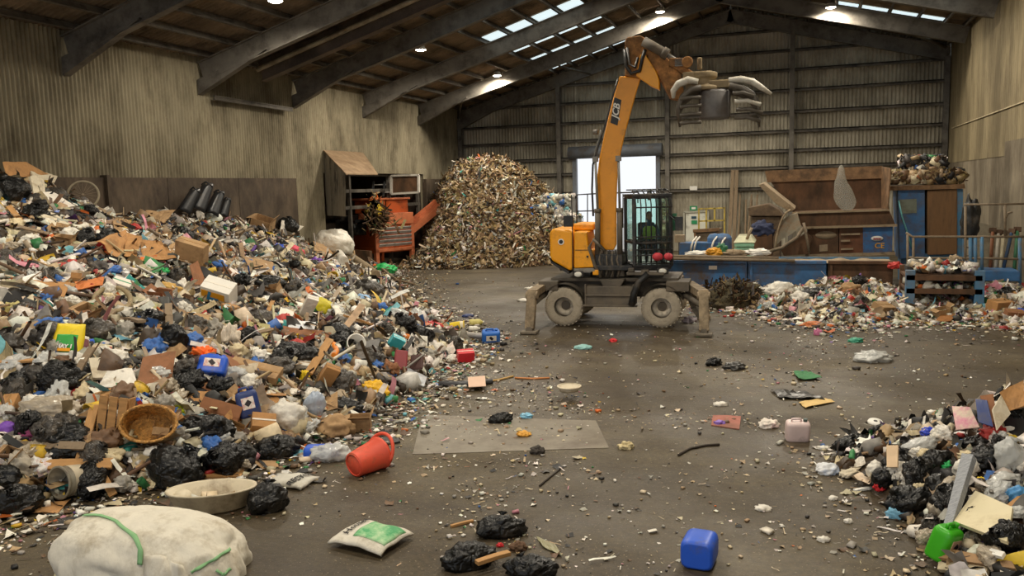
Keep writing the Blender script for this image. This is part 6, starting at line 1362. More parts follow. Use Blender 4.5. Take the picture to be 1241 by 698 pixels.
crumple('white and red printed carrier bags by the paint drum', 50, 568, 34, 30, mat('carrier_print', '#d8d6d0', .5, .25, 7, .35, '#b04a5a', 6), 'carrier_bag', 'bag', 63, 0, .5)
crumple('grey white cloth bundle beside the printed carrier bags', 24, 566, 36, 40, mat('grey_cloth', '#a59c8c', .85, .2, 5), seed=64, amp=.4)
crumple('clump of yellowed rubber gloves on the upper heap', 19, 377, 26, 22, mat('glove_yellow', '#b9ad6e', .6, .2), 'glove_clump', 'gloves', 65, 0, .5)
crumple('blue carrier bag high on the heap near the purple bag', 338, 302, 16, 14, mat('blue_film', '#3355c8', .5, .15), 'carrier_bag', 'bag', 66, 0, .4)
crumple('pink red cushion between the blue carrier and the purple bag', 356, 305, 24, 16, mat('pink_cloth', '#e0566a', .7, .1), 'pink_cushion', 'cushion', 67, 0, .3)
crumple('purple plastic bag beside the tan cardboard near the bulk sack', 383, 319, 18, 14, mat('purple_film', '#7440a4', .5, .15), 'carrier_bag', 'bag', 68, 0, .45)
crumple('blue bundle on the upper heap near the upright tan carton', 242, 296, 16, 10, mat('blue_film', '#3355c8', .5, .15), 'blue_bundle', 'bundle', 69, 0, .4)
crumple('blue and white ball of film below the white board at the heap top', 70, 260, 14, 10, mat('blue_white_film', '#7f94d8', .5, .4, 9), 'film_ball', 'wrapper', 70, 0, .4)
crumple('blue knotted rag beside the tan cardboard tent', 111, 316, 14, 10, mat('rag_blue', '#2c5688', .7, .1), seed=71, amp=.4)
crumple('red scrap of cloth uphill of the blue knotted rag', 94, 321, 16, 7, mat('rag_red', '#c8262c', .7, .1), seed=72, amp=.4)
crumple('green bag among brown board above the printed carton', 197, 328, 16, 10, mat('green_sack', '#2fae5e', .5, .2), 'green_bag', 'bag', 73, 0, .4)
crumple('white torn paper bundle in the middle above the printed carton', 222, 350, 22, 22, wbag, 'paper_bundle', 'paper', 74, 0, .5)
crumple('clump of yellow foam sticks uphill of the round black sack', 205, 352, 34, 18, mat('foam_yellow', '#c09a56', .8, .2), 'foam_clump', 'foam', 75, .4, .6)
o = bag('large white bulk sack with a dark strap against the shredder bay', 390, 292, 50, 36, wbag, .1, 76, False, 'bulk_sack', amp=.14); o.location.x += .55; o.location.z -= .1
crumple('brown paper bundle under the red seat pad', 470, 448, 26, 22, cardd, 'paper_bundle', 'paper', 77, 0, .5)
# bicycle wheel, black plastic hulls
M, s = fr(100, 252, .3, 1.25, 0, .3, .35); o = root('bicycle_wheel', 'old spoked bicycle wheel standing at the heap top by the push wall', 'wheel', M); r = 17 * s
b = MB(); b.tube([(r * math.cos(2 * PI * i / 40), r * math.sin(2 * PI * i / 40), 0) for i in range(40)], .03, 8, closed=True); b.build('tyre', mat('old_tyre', '#8b806a', .8, .2), o)
b = MB()
for k in range(18): a = 2 * PI * k / 18; b.tube([(r * .05 * math.cos(a + .8), r * .05 * math.sin(a + .8), .03 * (-1) ** k), (r * .96 * math.cos(a), r * .96 * math.sin(a), 0)], .004, 4)
b.cyl((0, 0, -.06), (0, 0, .06), .03); b.build('spokes_hub', railm, o).name = 'spoke'
for i, (px, py, w, h) in enumerate(((222, 252, 20, 26), (238, 250, 22, 30), (255, 255, 20, 26), (269, 258, 14, 20))):
    M, s = fr(px, py + 6, -.4 + .1 * i, 1.0, .2, .3, 0); o = root('plastic_hull', 'black moulded plastic hull standing by the push wall, %s from the bicycle wheel' % ('first', 'second', 'third', 'fourth')[i], 'hull', M, 'black plastic hulls'); w, h = w * s, h * s
    b = MB(); b.grid(lambda u, v: (w * (u - .5) * (1 - .35 * v), h * 1.25 * v + .08 * math.sin(u * 9) * v, .28 * math.sin(PI * u) * (1 - .4 * v)), 12, 8, .03); b.build('moulded_shell', mat('hull_black', '#1f2124', .35, .2, 3, .15), o)
    b = MB(); b.tube([(-w * .33, h * 1.2, .02), (0, h * 1.27, .18), (w * .33, h * 1.2, .02)], .03, 6); b.build('rim', mat('hull_black', '#1f2124'), o)
# rolled carpet, tubes, and the trail at the open floor side
tubeobj('carpet_roll', 'dirty rolled carpet running down past the shredder plate', 'carpet', [(418, 308), (430, 318), (444, 328), (456, 338)], .16, mat('carpet_beige', '#8d7c62', .95, .25, 5), 12)
tubeobj('white_post', 'short white plastic drum end beside the carpet roll', 'tube', [(410, 312), (417, 324)], .2, wbag, 14)
tubeobj('cardboard_tube', 'long white plastic tube lying out over the open floor', 'tube', [(458, 397), (500, 403), (545, 406), (588, 412)], .075, mat('tube_white', '#cfcac2', .5, .08, 3, .25), 14)
jerrycan('small sky blue jug at the end of the long white tube', 595, 414, 22, 14, 16, mat('jug_blue', '#2a6cc4', .4, .08, 4, .2), .1, .3, 0, paper, name='plastic_jug')
closed_box('bright red carton lying by the end of the debris trail', 564, 438, 20, 12, 16, mat('carton_red', '#cc2430', .5, .08), .25, .3, 0, 'red_carton', paper)
crumple('white paper wad beside the bright red carton', 549, 436, 18, 14, wbag, 'paper_wad', 'paper', 80, 0, .45)
tub('yellow and white tub lying near the long white tube', 552, 400, 5.5, 22, mat('tub_white', '#e6dcc0', .5, .08), PI / 2, 1.5, mat('bright_yellow', '#e3c21c'), lab=mat('bright_yellow', '#e3c21c'))
bottle('pale yellow bottle on the concrete behind the yellow tub', 578, 394, 18, 4.2, mat('bottle_yellow', '#d8cc7a', .4, .08), .1)
bottle('white bottle on the concrete beside the blue jug', 575, 401, 14, 3.4, mat('bottle_white', '#dcd8cc', .4, .08), .1)
crumple('small navy box flattened on the concrete beyond the yellow bottle', 567, 383, 14, 6, navyp, 'flat_box', 'box', 81, 0, .2)
closed_box('teal and white packet standing in the debris trail', 474, 424, 17, 9, 22, mat('packet_teal', '#3fb4c0', .4, .1, 4, .25, '#e0e4e0', 3), .3, .3, .2, 'teal_packet', whitep)
crumple('small orange carton bit beside the shaggy black sack', 493, 409, 10, 9, mat('carton_orange', '#d0782c', .7, .1), 'card_bit', 'carton', 82)
tub('white bucket with a green and red label in the debris trail', 428, 428, 11, 24, mat('bucket_white', '#dedbd2', .45, .06), .4, 1.0, lab=mat('bucket_label', '#8cb89a', .5, .4, 9, .4, '#c05060', 6), name='white_bucket', cat='bucket')
o = root('vinyl_chair', 'maroon padded chair seat and back lying in the debris trail', 'chair', fr(492, 452, .2, .9, 0, .4, .1)[0]); s = 1 / ppm(o.location)
b = MB(); b.box((-8 * s, 9 * s, .03), (16 * s, 26 * s, .07)); b.build('seat_pad', mat('maroon_vinyl', '#842a30', .5, .12, 3, .2), o, bev=.03)
b = MB(); b.box((12 * s, 10 * s, -.02), (17 * s, 20 * s, .06), Matrix.Rotation(-.5, 3, 'Y')); b.build('backrest', mat('brown_vinyl', '#4c302a', .5, .12, 3, .2), o, bev=.03)
b = MB(); b.tube([(-10 * s, -6 * s, .0), (0, 0, .06), (20 * s, 20 * s, .05)], .02, 6); b.build('leg', greym, o)
sheet('foil_sheet', 'silver grey foil bag below the maroon seat', 'foil', ((492, 450), (516, 462), (512, 474), (492, 466)), mat('foil', '#b9bcc0', .35, .12, 5, .2, metal=.3), .015, .1, .08, 31)
sheet('dark_sheet', 'dark flat panel propped in the debris trail beside the white bucket', 'panel', ((432, 430), (458, 424), (462, 440), (430, 444)), mat('panel_dark', '#4a4642', .5, .15, 3, .3), .03, .15, .03, 32, stand=.1)
crumple('blue and white wrapped parcel near the grey netted sack', 440, 363, 18, 14, mat('parcel_blue', '#8fb4d8', .5, .3, 7), 'parcel', 'parcel', 83, 0, .3)
bag('pale clear bag heaped at the trail edge', 484, 383, 26, 18, clr, 0, 84, False, 'film_bag', amp=.3)
closed_box('tan carton side facing the floor near the grey netted sack', 481, 372, 14, 10, 20, card, .2, .2, .1, 'tan_carton')
tubeobj('white_hoop', 'white bent plastic hoop at the debris trail edge', 'hoop', [(512, 376), (522, 378), (530, 385), (533, 393)], .05, whitep, 8, None, .1)
crumple('red printed packet beneath the white bent hoop', 527, 394, 22, 9, mat('packet_red', '#b83238', .5, .3, 8), 'red_packet', 'packet', 85, 0, .3)
tubeobj('plastic_grip', 'curved orange plastic handle in the middle of the heap', 'handle', [(400, 425), (406, 428), (408, 436), (405, 442)], .06, mat('handle_orange', '#e0801e', .5, .08), 8, None, .16)
tubeobj('bent_cane', 'thin cane standing out of the heap beside the khaki cloth', 'cane', [(296, 378), (303, 390), (311, 402)], .03, timber, 6, None, .15)
tubeobj('bent_branch', 'long bare branch sprawled at the shredder foot', 'branch', [(448, 318), (462, 330), (474, 340), (486, 348)], .05, timber, 6, None, .2)
tubeobj('bent_branch', 'bare branch lying flat towards the open floor near the shredder', 'branch', [(470, 338), (486, 342), (502, 346)], .05, timber, 6, None, .06)

# ---- open floor
sp = MB(); q = [onz(*p) for p in ((512, 503), (722, 510), (738, 543), (500, 551))]; c = sum(q, Vector()) / 4; sp.prism([Vector((v.x, v.y, .001)) - c for v in q], (0, 0, .006))
tag(sp.build('steel_plate', mat('plate_steel', '#7c7464', .5, .18, .8, .45, '#5c4f3e', 1.2), None, loc=c), 'large flat steel plate let onto the concrete floor', 'plate')
M, s = fr(446, 572, .35, 1.2, .0, 1, .19); o = root('red_bucket', 'orange red bucket tipped on its side on the floor', 'bucket', M @ Matrix.Rotation(.0, 4, 'Z')); r, h = 19 * s, 42 * s; rb = mat('bucket_red', '#e4573c', .5, .08, 4, .2, '#9a5a40', 3)
rbR = Matrix.Rotation(PI * .0, 4, 'X')
b = MB(); b.lathe([(0, -h * .5), (r * .78, -h * .5), (r * .8, -h * .47), (r, h * .42), (r * 1.06, h * .43), (r * 1.06, h * .5), (r * .98, h * .5), (r * .76, -h * .46), (0, -h * .46)], 36); b.build('bucket_body', rb, o)
bR = (Vector((.34, .88, .1)).to_track_quat('Z', 'Y').to_matrix() @ Matrix.Rotation(-1.2, 3, 'Z')); ul = bR.transposed() @ Vector((.35, -.1, 1)); ul.z = 0; ul.normalize(); sl = Vector((0, 0, 1)).cross(ul)
b = MB(); b.tube([sl * (r * 1.06 * math.cos(a)) + (ul * .95 + Vector((0, 0, .45))) * (r * 1.25 * math.sin(a)) + Vector((0, 0, h * .44)) for a in np.linspace(0, PI, 18)], .024, 8); b.build('handle', rb, o)
b = MB(); b.lathe([(r * .72, -h * .5), (r * .74, -h * .52), (r * .66, -h * .52), (r * .66, -h * .5)], 30); b.build('base_ring', rb, o)
# fix the bucket so its base faces the camera
o.rotation_euler = (Vector((.34, .88, .1)).to_track_quat('Z', 'Y').to_matrix().to_4x4() @ Matrix.Rotation(-1.2, 4, 'Z')).to_euler()
sheet('black_tray', 'flat black plastic tray on the floor behind the red bucket', 'tray', ((452, 534), (482, 529), (485, 537), (455, 543)), blk, .03, .03, .03, 40)
M, s = fr(450, 658, -.5, 0, 0, 1); o = root('fertiliser_sack', 'full white sack with green print and handwriting on the floor', 'sack', M); w, h = 80 * s, 66 * s
b = MB()
def fsz(u, v): return .15 * (math.sin(PI * min(max(u, .02), .98)) ** .3) * (math.sin(PI * min(max(v, .02), .98)) ** .3) + .025 * noise.noise(Vector((u * 3, v * 3, 5)))
b.grid(lambda u, v: (w * (u - .5), h * (v - .5), .03 + fsz(u, v)), 22, 18, .03); b.build('sack_body', mat('sack_white', '#cfc9ba', .6, .12, 5, .25, '#94886f', 3), o)
b = MB(); b.grid(lambda u, v: (w * (u * .58 - .12), h * (v * .66 - .33), .036 + fsz(u * .58 + .38, v * .66 + .17)), 14, 12, .004); b.build('green_print', mat('print_green', '#4aa868', .6, .3, 5, .5, '#b4c8a0', 5), o)
drape(text_mesh('Housed', .125, 'lettering', mat('pen_black', '#2c2a28', .7, 0), o, Matrix.Translation((-w * .27, 0, 0)) @ Matrix.Rotation(PI / 2, 4, 'Z'), .15, .002, .001), lambda x, y: .03 + fsz(x / w + .5, y / h + .5))
crumple('small smudged sticker clump on the fertiliser sack', 440, 640, 12, 8, mat('smudge', '#8a7a6a', .8, .3), 'sticker_clump', 'paper', 86, 0, .5)
jerrycan('royal blue jerrycan lying alone on the floor nearest the camera', 843, 694, 40, 36, 52, bluep, .0, 0, 0, None)
o = [x for x in bpy.data.objects if x.get('label', '').startswith('royal blue jerrycan lying alone')][0]
o.rotation_euler = (Matrix.Rotation(math.radians(-4), 4, 'Z') @ Matrix.Rotation(math.radians(-90), 4, 'X')).to_euler(); o.location = Vector((o.location.x, o.location.y + .03, .15))
for (px, py, w, h, yw, sd, lb) in ((606, 640, 66, 34, .1, 90, 'black refuse sack in the floor group nearest the camera, furthest back'), (568, 676, 70, 40, .3, 91, 'black refuse sack in the floor group nearest the camera, beside the plank'), (645, 690, 66, 36, -.2, 92, 'shiny black refuse sack beyond the plank in the floor group'), (606, 508, 32, 16, .1, 93, 'small black sack lying on the steel plate')):
    bag(lb, px, py, w, h, pbag, yw, sd, sd % 2 == 0, amp=.26)
plank('short pine plank between the black floor sacks', 598, 690, 46, 9, 5, woodp, .55, 0, 0, lift=.1)
plank('short timber strip beside the black floor sacks', 560, 636, 30, 4, 3, woodp, .5)
sheet('hazy_film', 'olive film strip on the floor beside the black sacks', 'film', ((650, 652), (672, 660), (682, 676), (658, 664)), mat('film_olive', '#8f8a68', .4, .15, 4, alpha=.9), .006, .02, .08, 43)
crumple('brown rotten roll among the black floor sacks', 628, 664, 22, 16, rustb, 'food_clump', 'food', 94, 0, .4)
crumple('small red wrapper among the black floor sacks', 606, 661, 9, 7, mat('rag_red', '#c8262c'), 'red_wrapper', 'wrapper', 95, 0, .4)
tubeobj('black_pipe', 'dark pipe lying on the floor under the pink card', 'pipe', [(532, 468), (565, 468), (597, 465)], .05, mat('pipe_dark', '#4a4a4c', .35, .1), 10)
sheet('pink_card', 'square pale pink card lying across the dark pipe', 'card', ((567, 463), (588, 461), (589, 474), (568, 475)), mat('card_pink', '#d6b49c', .7, .05), .01, .1, .01, 44)
tubeobj('thin_cane', 'thin straw coloured cane on the floor beyond the pink card', 'cane', [(588, 464), (606, 461), (622, 457)], .02, mat('cane', '#c09a58', .6, .1), 6)
tubeobj('orange_stick', 'thin orange stick on the floor beyond the straw cane', 'stick', [(624, 459), (645, 460), (666, 459)], .02, mat('stick_orange', '#c8824a', .6, .1), 6)
tub('cream foam food tray on the floor', 690, 483, 14, 6, foam, 0, 0, name='food_tray', cat='tray')
crumple('blue and white film scrap on the steel plate', 637, 505, 16, 9, mat('film_blue_white', '#7fb8d4', .4, .4, 9), 'film_scrap', 'film', 96, 0, .5)
crumple('orange yellow peel on the steel plate', 635, 527, 16, 11, mat('peel_orange', '#dca03c', .6, .1), 'fruit_peel', 'peel', 97, 0, .5)
crumple('pale folded rag on the floor right of the plate'.replace('right of', 'just beyond'), 759, 541, 20, 12, mat('rag_cream', '#cdbd92', .8, .1), 'cream_rag', 'rag', 98, 0, .5)
crumple('dark muddy clump at the steel plate edge', 651, 547, 18, 14, mat('mud', '#3c3630', .8, .2), 'mud_clump', 'mud', 99, 0, .4)
jerrycan('pinkish white plastic jerrycan standing alone on the open floor', 966, 533, 28, 18, 26, mat('jug_pink', '#dcc6c2', .4, .06, 4, .2), -.1, .15, 0, None, mat('cap_dark', '#3a4a44', .5, 0), name='white_jerrycan')
sheet('pink_mat', 'dirty red pink mat lying on the open floor', 'mat', ((864, 504), (898, 505), (896, 521), (862, 516)), mat('mat_pink', '#a4695c', .9, .2, 5, .3), .02, .015, .02, 45)
crumple('purple wrapper on the dirty pink mat', 872, 513, 14, 8, mat('wrapper_purple', '#8a6ac0', .5, .2), 'purple_wrapper', 'wrapper', 100, 0, .4)
crumple('white and pink litter clump beyond the pink mat', 932, 515, 24, 14, mat('clump_white', '#ddd4c8', .6, .2, 6, .25, '#d88a94', 5), 'litter_clump', 'paper', 101, 0, .5)
sheet('tan_sheet', 'yellow tan sheet of paper lying on the open floor', 'paper', ((968, 489), (1000, 484), (1012, 488), (976, 496)), mat('paper_tan', '#d8b878', .8, .08), .008, .03, .05, 46)
sheet('black_film', 'black plastic film spread beside the yellow tan sheet', 'film', ((934, 474), (975, 476), (1000, 486), (945, 484)), mat('film_black', '#34322f', .35, .2), .006, .04, .12, 47)
sheet('green_netting', 'green netting crumpled on the open floor', 'netting', ((962, 453), (982, 453), (996, 461), (968, 462)), mat('net_green', '#3f7a4e', .8, .2), .01, .05, .12, 48)
crumple('black film clump on the floor before the netting heap', 865, 440, 22, 14, pbag, 'film_clump', 'film', 102, .3, .5)
crumple('dark shaggy film clump beside a black one on the floor', 890, 445, 28, 12, mat('film_black', '#34322f'), 'film_clump', 'film', 103, 0, .5)
crumple('big clear film heap on the open floor near the picking table', 1058, 434, 44, 18, clr, 'film_heap', 'film', 104, 0, .45)
crumple('turquoise paper flattened on the floor before the excavator', 707, 421, 22, 7, mat('paper_turquoise', '#88b8b4', .6, .15), 'turquoise_paper', 'paper', 105, 0, .2)
crumple('red paper scrap on the floor between the excavator wheels', 743, 413, 10, 6, mat('rag_red', '#c8262c'), 'red_scrap', 'paper', 106, 0, .3)
tubeobj('dark_stick', 'long dark bent stick lying on the open floor', 'stick', [(822, 553), (836, 545), (855, 541), (872, 540)], .018, mat('stick_dark', '#3a322a', .8, .1), 6)
tubeobj('dark_stick', 'short dark stick on the floor beyond the steel plate edge', 'stick', [(654, 590), (668, 578), (679, 569)], .014, mat('stick_dark', '#3a322a'), 6)
# netting heap by the excavator foot
o = crumple('brown green matted netting heap beside the excavator leg', 886, 362, 74, 40, mat('netting', '#4f4836', .95, .35, 9, .3, '#7a6c4c', 4, bump=.8, bscale=30), 'netting_heap', 'netting', 107, 0, .25, 5, .7)
s_ = Scraps(); c = hit(886, 368); n = 700; a = RNG.uniform(0, 2 * PI, n); e = RNG.uniform(0.05, 1.4, n); Pq = np.array(c) + np.stack([.92 * np.cos(a) * np.cos(e), .65 * np.sin(a) * np.cos(e), .62 * np.sin(e)], 1)
s_.add('strip', Pq[:450], sizes(450, .15, .3, .6), pick(dict(dbrown=6, straw=2, brown=4, dgrey=3), 450), .9, .03); s_.add('stick', Pq[450:], sizes(250, .15, .3, .6), pick(dict(dbrown=6, straw=2, brown=4), 250), .9, .02)
s_.build('netting_debris', m_scrap2, 'loose strands of netting over the matted heap by the excavator leg', 'netting')
crumple('rust coloured rag block on the excavator foot pad', 853, 384, 15, 24, dustb, 'dusty_rag', 'rag', 108, 0, .3)
crumple('lilac rag caught at the excavator wheel', 836, 389, 16, 12, mat('rag_lilac', '#a3979c', .8, .15), 'lilac_rag', 'rag', 109, 0, .4)

# ---- conveyor side heap
for i, (px, py, w, h, m, lb) in enumerate(((1008, 372, 30, 12, pbag, 'long black sack in the bank below the conveyor'), (1040, 376, 28, 14, pbag, 'black sack nearest the picking table leg in the conveyor bank'), (985, 355, 34, 12, pbag, 'black sack high in the conveyor bank near white film'), (905, 338, 30, 20, mat('film_dark_red', '#3a2f2e', .5, .3, 6, .3, '#a83038', 5), 'dark sack with red scraps behind the netting heap'), (945, 352, 40, 22, wbag, 'white film bundle at the near end of the conveyor bank'), (970, 362, 26, 18, wbag, 'white crumpled sack below the white film bundle'))):
    bag(lb, px, py, w, h, m, .1, 120 + i, False, amp=.3)
closed_box('tan carton on its corner in front of the picking table', 1068, 378, 26, 16, 12, card, .5, .2, .2, 'tan_carton')
carton('tan open carton below the picking table shelf', 1142, 382, 18, 12, 10, card, .2, .1, 0, 2)
sheet('rust_board', 'rust brown board lying before the picking table', 'board', ((1142, 382), (1162, 380), (1152, 391), (1132, 392)), mat('board_rust', '#94602c', .7, .15), .02, .05, .02, 50)
closed_box('brown carton beyond the picking table by the wall', 1210, 378, 26, 16, 16, cardo, .3, .2, .1, 'brown_carton')
closed_box('small brown carton nearest the side wall in the conveyor bank', 1228, 386, 20, 12, 12, cardd, -.2, .2, .1, 'brown_carton')
crumple('dark blue bag at the wall end of the conveyor bank', 1236, 381, 18, 14, bluep, 'blue_bag', 'bag', 126, 0, .4)
crumple('orange and blue wrappers at the tip of the conveyor bank', 985, 394, 26, 10, mat('wrapper_orange', '#d0783c', .6, .3, 7, .3, '#6fb0c8', 5), 'wrapper_clump', 'wrapper', 127, 0, .4)
crumple('pink bottle sleeve at the tip of the conveyor bank', 991, 404, 10, 12, mat('sleeve_pink', '#d07aa0', .5, .1), 'pink_sleeve', 'wrapper', 128, 0, .3)
crumple('teal wrapper on the floor at the frame edge of the conveyor bank', 1037, 413, 18, 8, mat('wrapper_teal', '#3c9a7c', .5, .15), 'teal_wrapper', 'wrapper', 129, 0, .4)
crumple('tan paper heap in the conveyor bank', 1030, 352, 26, 20, card, 'paper_heap', 'paper', 130, 0, .4)

# ---- low pile nearest the camera on the open floor side
for i, (px, py, w, h, m, yw, nk, lb) in enumerate((
    (1032, 537, 50, 20, pbag, .1, 1, 'slim black sack at the tip of the low pile'), (1074, 578, 32, 28, pbag, .2, 0, 'black sack in the low pile beside the red rag'), (1104, 604, 64, 38, pbag, -.15, 1, 'biggest black sack at the floor edge of the low pile'), (1090, 558, 40, 26, pbag, .3, 1, 'black sack uphill of the tan card in the low pile'), (1132, 560, 50, 30, pbag, -.1, 0, 'broad black sack behind the hazy film in the low pile'), (1196, 556, 44, 34, pbag, .2, 1, 'black sack beside the tall clear bag'), (1140, 590, 36, 34, pbag, .5, 0, 'dark torn sack beneath the green scraps in the low pile'), (1064, 522, 22, 14, pbag, 0, 0, 'small dark sack near the round white lid'), (1180, 536, 34, 16, pbag, 0, 0, 'black sack behind the pink flowered bag'),
    (1117, 540, 46, 22, clr, .1, 0, 'clear film bag heaped behind the black sacks of the low pile'), (1155, 592, 38, 32, clrb, .1, 0, 'hazy grey film bag in the middle of the low pile'), (1143, 618, 34, 36, clrb, .3, 0, 'hazy film bag above the green container'), (1174, 567, 34, 26, wbag, .1, 1, 'knotted white carrier bag in the low pile'), (1226, 556, 38, 56, clr, 0, 1, 'tall clear bag standing in the low pile'), (1216, 584, 46, 22, clr, .2, 0, 'flat clear film under the tall clear bag'), (1090, 622, 34, 20, mat('film_blue_white', '#7fb8d4'), 0, 0, 'blue white film bag on the floor before the biggest black sack'), (1062, 570, 22, 24, wbag, 0, 0, 'white crumpled bag at the floor edge beside the small black sack'))):
    bag(lb, px, py, w, h, m, yw, 140 + i, bool(nk), amp=.24, name='refuse_sack' if m is pbag else 'film_bag')
jerrycan('bright green plastic container lying by the white roll', 1137, 676, 34, 26, 44, mat('container_green', '#3fae1e', .35, .08, 4, .12, '#4a6a34', 3), .5, .35, .35, mat('label_pink', '#cfa88e', .6, .1), name='green_container', lift=.0)
tub('white paper roll standing beside the bright green container', 1111, 652, 9, 18, paper, .4, 1.3, name='paper_roll', cat='roll')
sheet('mattress_strip', 'grey checked mattress strip standing in the low pile', 'mattress', ((1172, 596), (1186, 598), (1160, 664), (1150, 664)), mat('checked_grey', '#8f9296', .8, .35, 18, stretch=(1, 4, 1)), .08, .2, .02, 51, stand=.25)
sheet('chipboard_sheet', 'cream cupboard panel lying on the low pile nearest the camera', 'panel', ((1192, 618), (1238, 640), (1232, 684), (1166, 656)), mat('panel_cream', '#d3c8a4', .6, .05, 2, .18, '#a8976e', 2), .035, .22, .0, 52, (4, 4))
sheet('wood_board', 'worn brown board under the cream cupboard panel', 'board', ((1148, 672), (1232, 690), (1236, 699), (1140, 684)), mat('board_worn', '#9c7a54', .75, .2, 3, .3), .04, .08, .0, 53, (4, 3))
sheet('wood_board', 'pale painted board at the very edge of the low pile', 'board', ((1140, 682), (1200, 692), (1196, 702), (1138, 694)), mat('board_painted', '#b5a88c', .7, .15, 3, .35, '#7c6a4e'), .04, .04, .0, 54, (4, 3))
closed_box('red and white carton lying on the cream cupboard panel', 1228, 650, 22, 12, 12, mat('carton_redwhite', '#a8342c', .6, .3, 8, .3, '#dcd4c8', 5), -.1, .1, 0, 'red_carton')
sheet('plastic_strip', 'white plastic slat below the cream cupboard panel', 'slat', ((1206, 680), (1226, 686), (1222, 692), (1202, 686)), whitep, .03, .14, .0, 55, (4, 3))
for i, (pts, m, lb) in enumerate(((((1190, 512), (1206, 510), (1212, 532), (1200, 528)), cardd, 'brown carton flap at the far end of the low pile'), (((1206, 530), (1216, 512), (1228, 520), (1212, 540)), foam, 'pale board leaning at the far end of the low pile'), (((1212, 508), (1240, 494), (1241, 512), (1222, 518)), cardo, 'orange brown carton panel topmost at the far end of the low pile'), (((1184, 516), (1198, 518), (1206, 536), (1188, 530)), navyp, 'dark blue panel beside the brown carton flap'), (((1156, 525), (1178, 527), (1190, 537), (1162, 540)), mat('flower_pink', '#d8c4b0', .6, .2, 6, .42, '#c8408c', 4), 'cream bag with pink flowers in the low pile'), (((1084, 572), (1098, 572), (1098, 584), (1085, 584)), mat('card_cream', '#d8bc98', .7, .1), 'square tan card on the black sacks of the low pile'))):
    sheet('carton_sheet' if 'carton' in lb else 'board_offcut', lb, 'board', pts, m, .02, .22, .03, 60 + i, (5, 4), .15)
crumple('royal blue and white crisp packet on the low pile', 1125, 523, 18, 12, mat('packet_blue', '#2a44c0', .4, .25, 8), 'crisp_packet', 'packet', 160, 0, .4)
crumple('bright red rag at the floor edge of the low pile', 1067, 590, 14, 15, mat('rag_red', '#c8262c'), 'red_rag', 'rag', 161, 0, .35)
plank('white plastic slat poking out beside the bright red rag', 1050, 594, 34, 5, 3, whitep, .25, name='plastic_strip', cat='strip')
crumple('green plastic scrap in the low pile', 1147, 567, 14, 18, mat('green_sack', '#2fae5e'), 'green_scrap', 'scrap', 162, 0, .4)
crumple('yellow plastic scrap beside the knotted white carrier', 1188, 582, 10, 9, mat('bright_yellow', '#e3c21c'), 'yellow_scrap', 'scrap', 163, 0, .4)
crumple('light blue bag at the frame edge above the cream panel', 1234, 600, 26, 22, mat('bag_lightblue', '#4a8cc0', .5, .15), 'blue_bag', 'bag', 164, 0, .35)
crumple('navy cloth bundle under the checked mattress strip', 1186, 616, 20, 22, navyp, 'cloth_bundle', 'cloth', 165, 0, .4)
crumple('red cloth behind the checked mattress strip', 1158, 630, 14, 24, mat('rag_red', '#c8262c'), 'cloth_bundle', 'cloth', 166, 0, .3)
crumple('blue white crumpled pad on the floor at the tip of the low pile', 1004, 570, 30, 18, mat('pad_white', '#d8dadc', .6, .2, 6, .3, '#5a84b8', 4), 'padded_bag', 'pad', 167, 0, .3)
crumple('cream rolled cloth joining the crumpled pad to the low pile', 1030, 572, 26, 10, foam, 'rolled_cloth', 'cloth', 168, .2, .4)
M, s = fr(1061, 513, 0, .2, 0, 1, .04); o = root('white_disc', 'round white plastic lid on the floor near the low pile', 'lid', M); r = 9 * s
b = MB(); b.lathe([(.02, 0), (r * .9, .0), (r, -.02), (r, -.04), (r * .95, -.04), (r * .88, -.015), (.02, -.015)], 24); b.build('lid_disc', whitep, o); b = MB(); b.lathe([(0, .002), (.03, .002), (.03, -.01), (0, -.01)], 12); b.build('centre_hole', blk, o)
for px, py, w, h, lb in ((1028, 632, 11, 8, 'white rounded scrap alone on the floor before the low pile'), (998, 654, 16, 9, 'torn white tissue alone on the floor before the low pile'), (1010, 604, 12, 7, 'white paper leaf on the floor between pad and tissue'), (998, 543, 18, 6, 'flat white bottle sleeve behind the crumpled pad'), (925, 616, 22, 8, 'beige torn paper alone on the open floor'), (1130, 500, 14, 7, 'cream shell shaped scrap behind the crisp packet'), (1204, 491, 30, 7, 'flat white board on the floor beyond the low pile'), (650, 350, 30, 6, 'white film patch on the bright concrete near the far heap'), (640, 364, 26, 6, 'white film strip on the concrete near the excavator leg'), (873, 490, 18, 7, 'white torn bottle on the open floor behind the pink mat')):
    crumple(lb, px, py, w, h, wbag, 'paper_scrap', 'paper', int(px), 0, .4, 3)
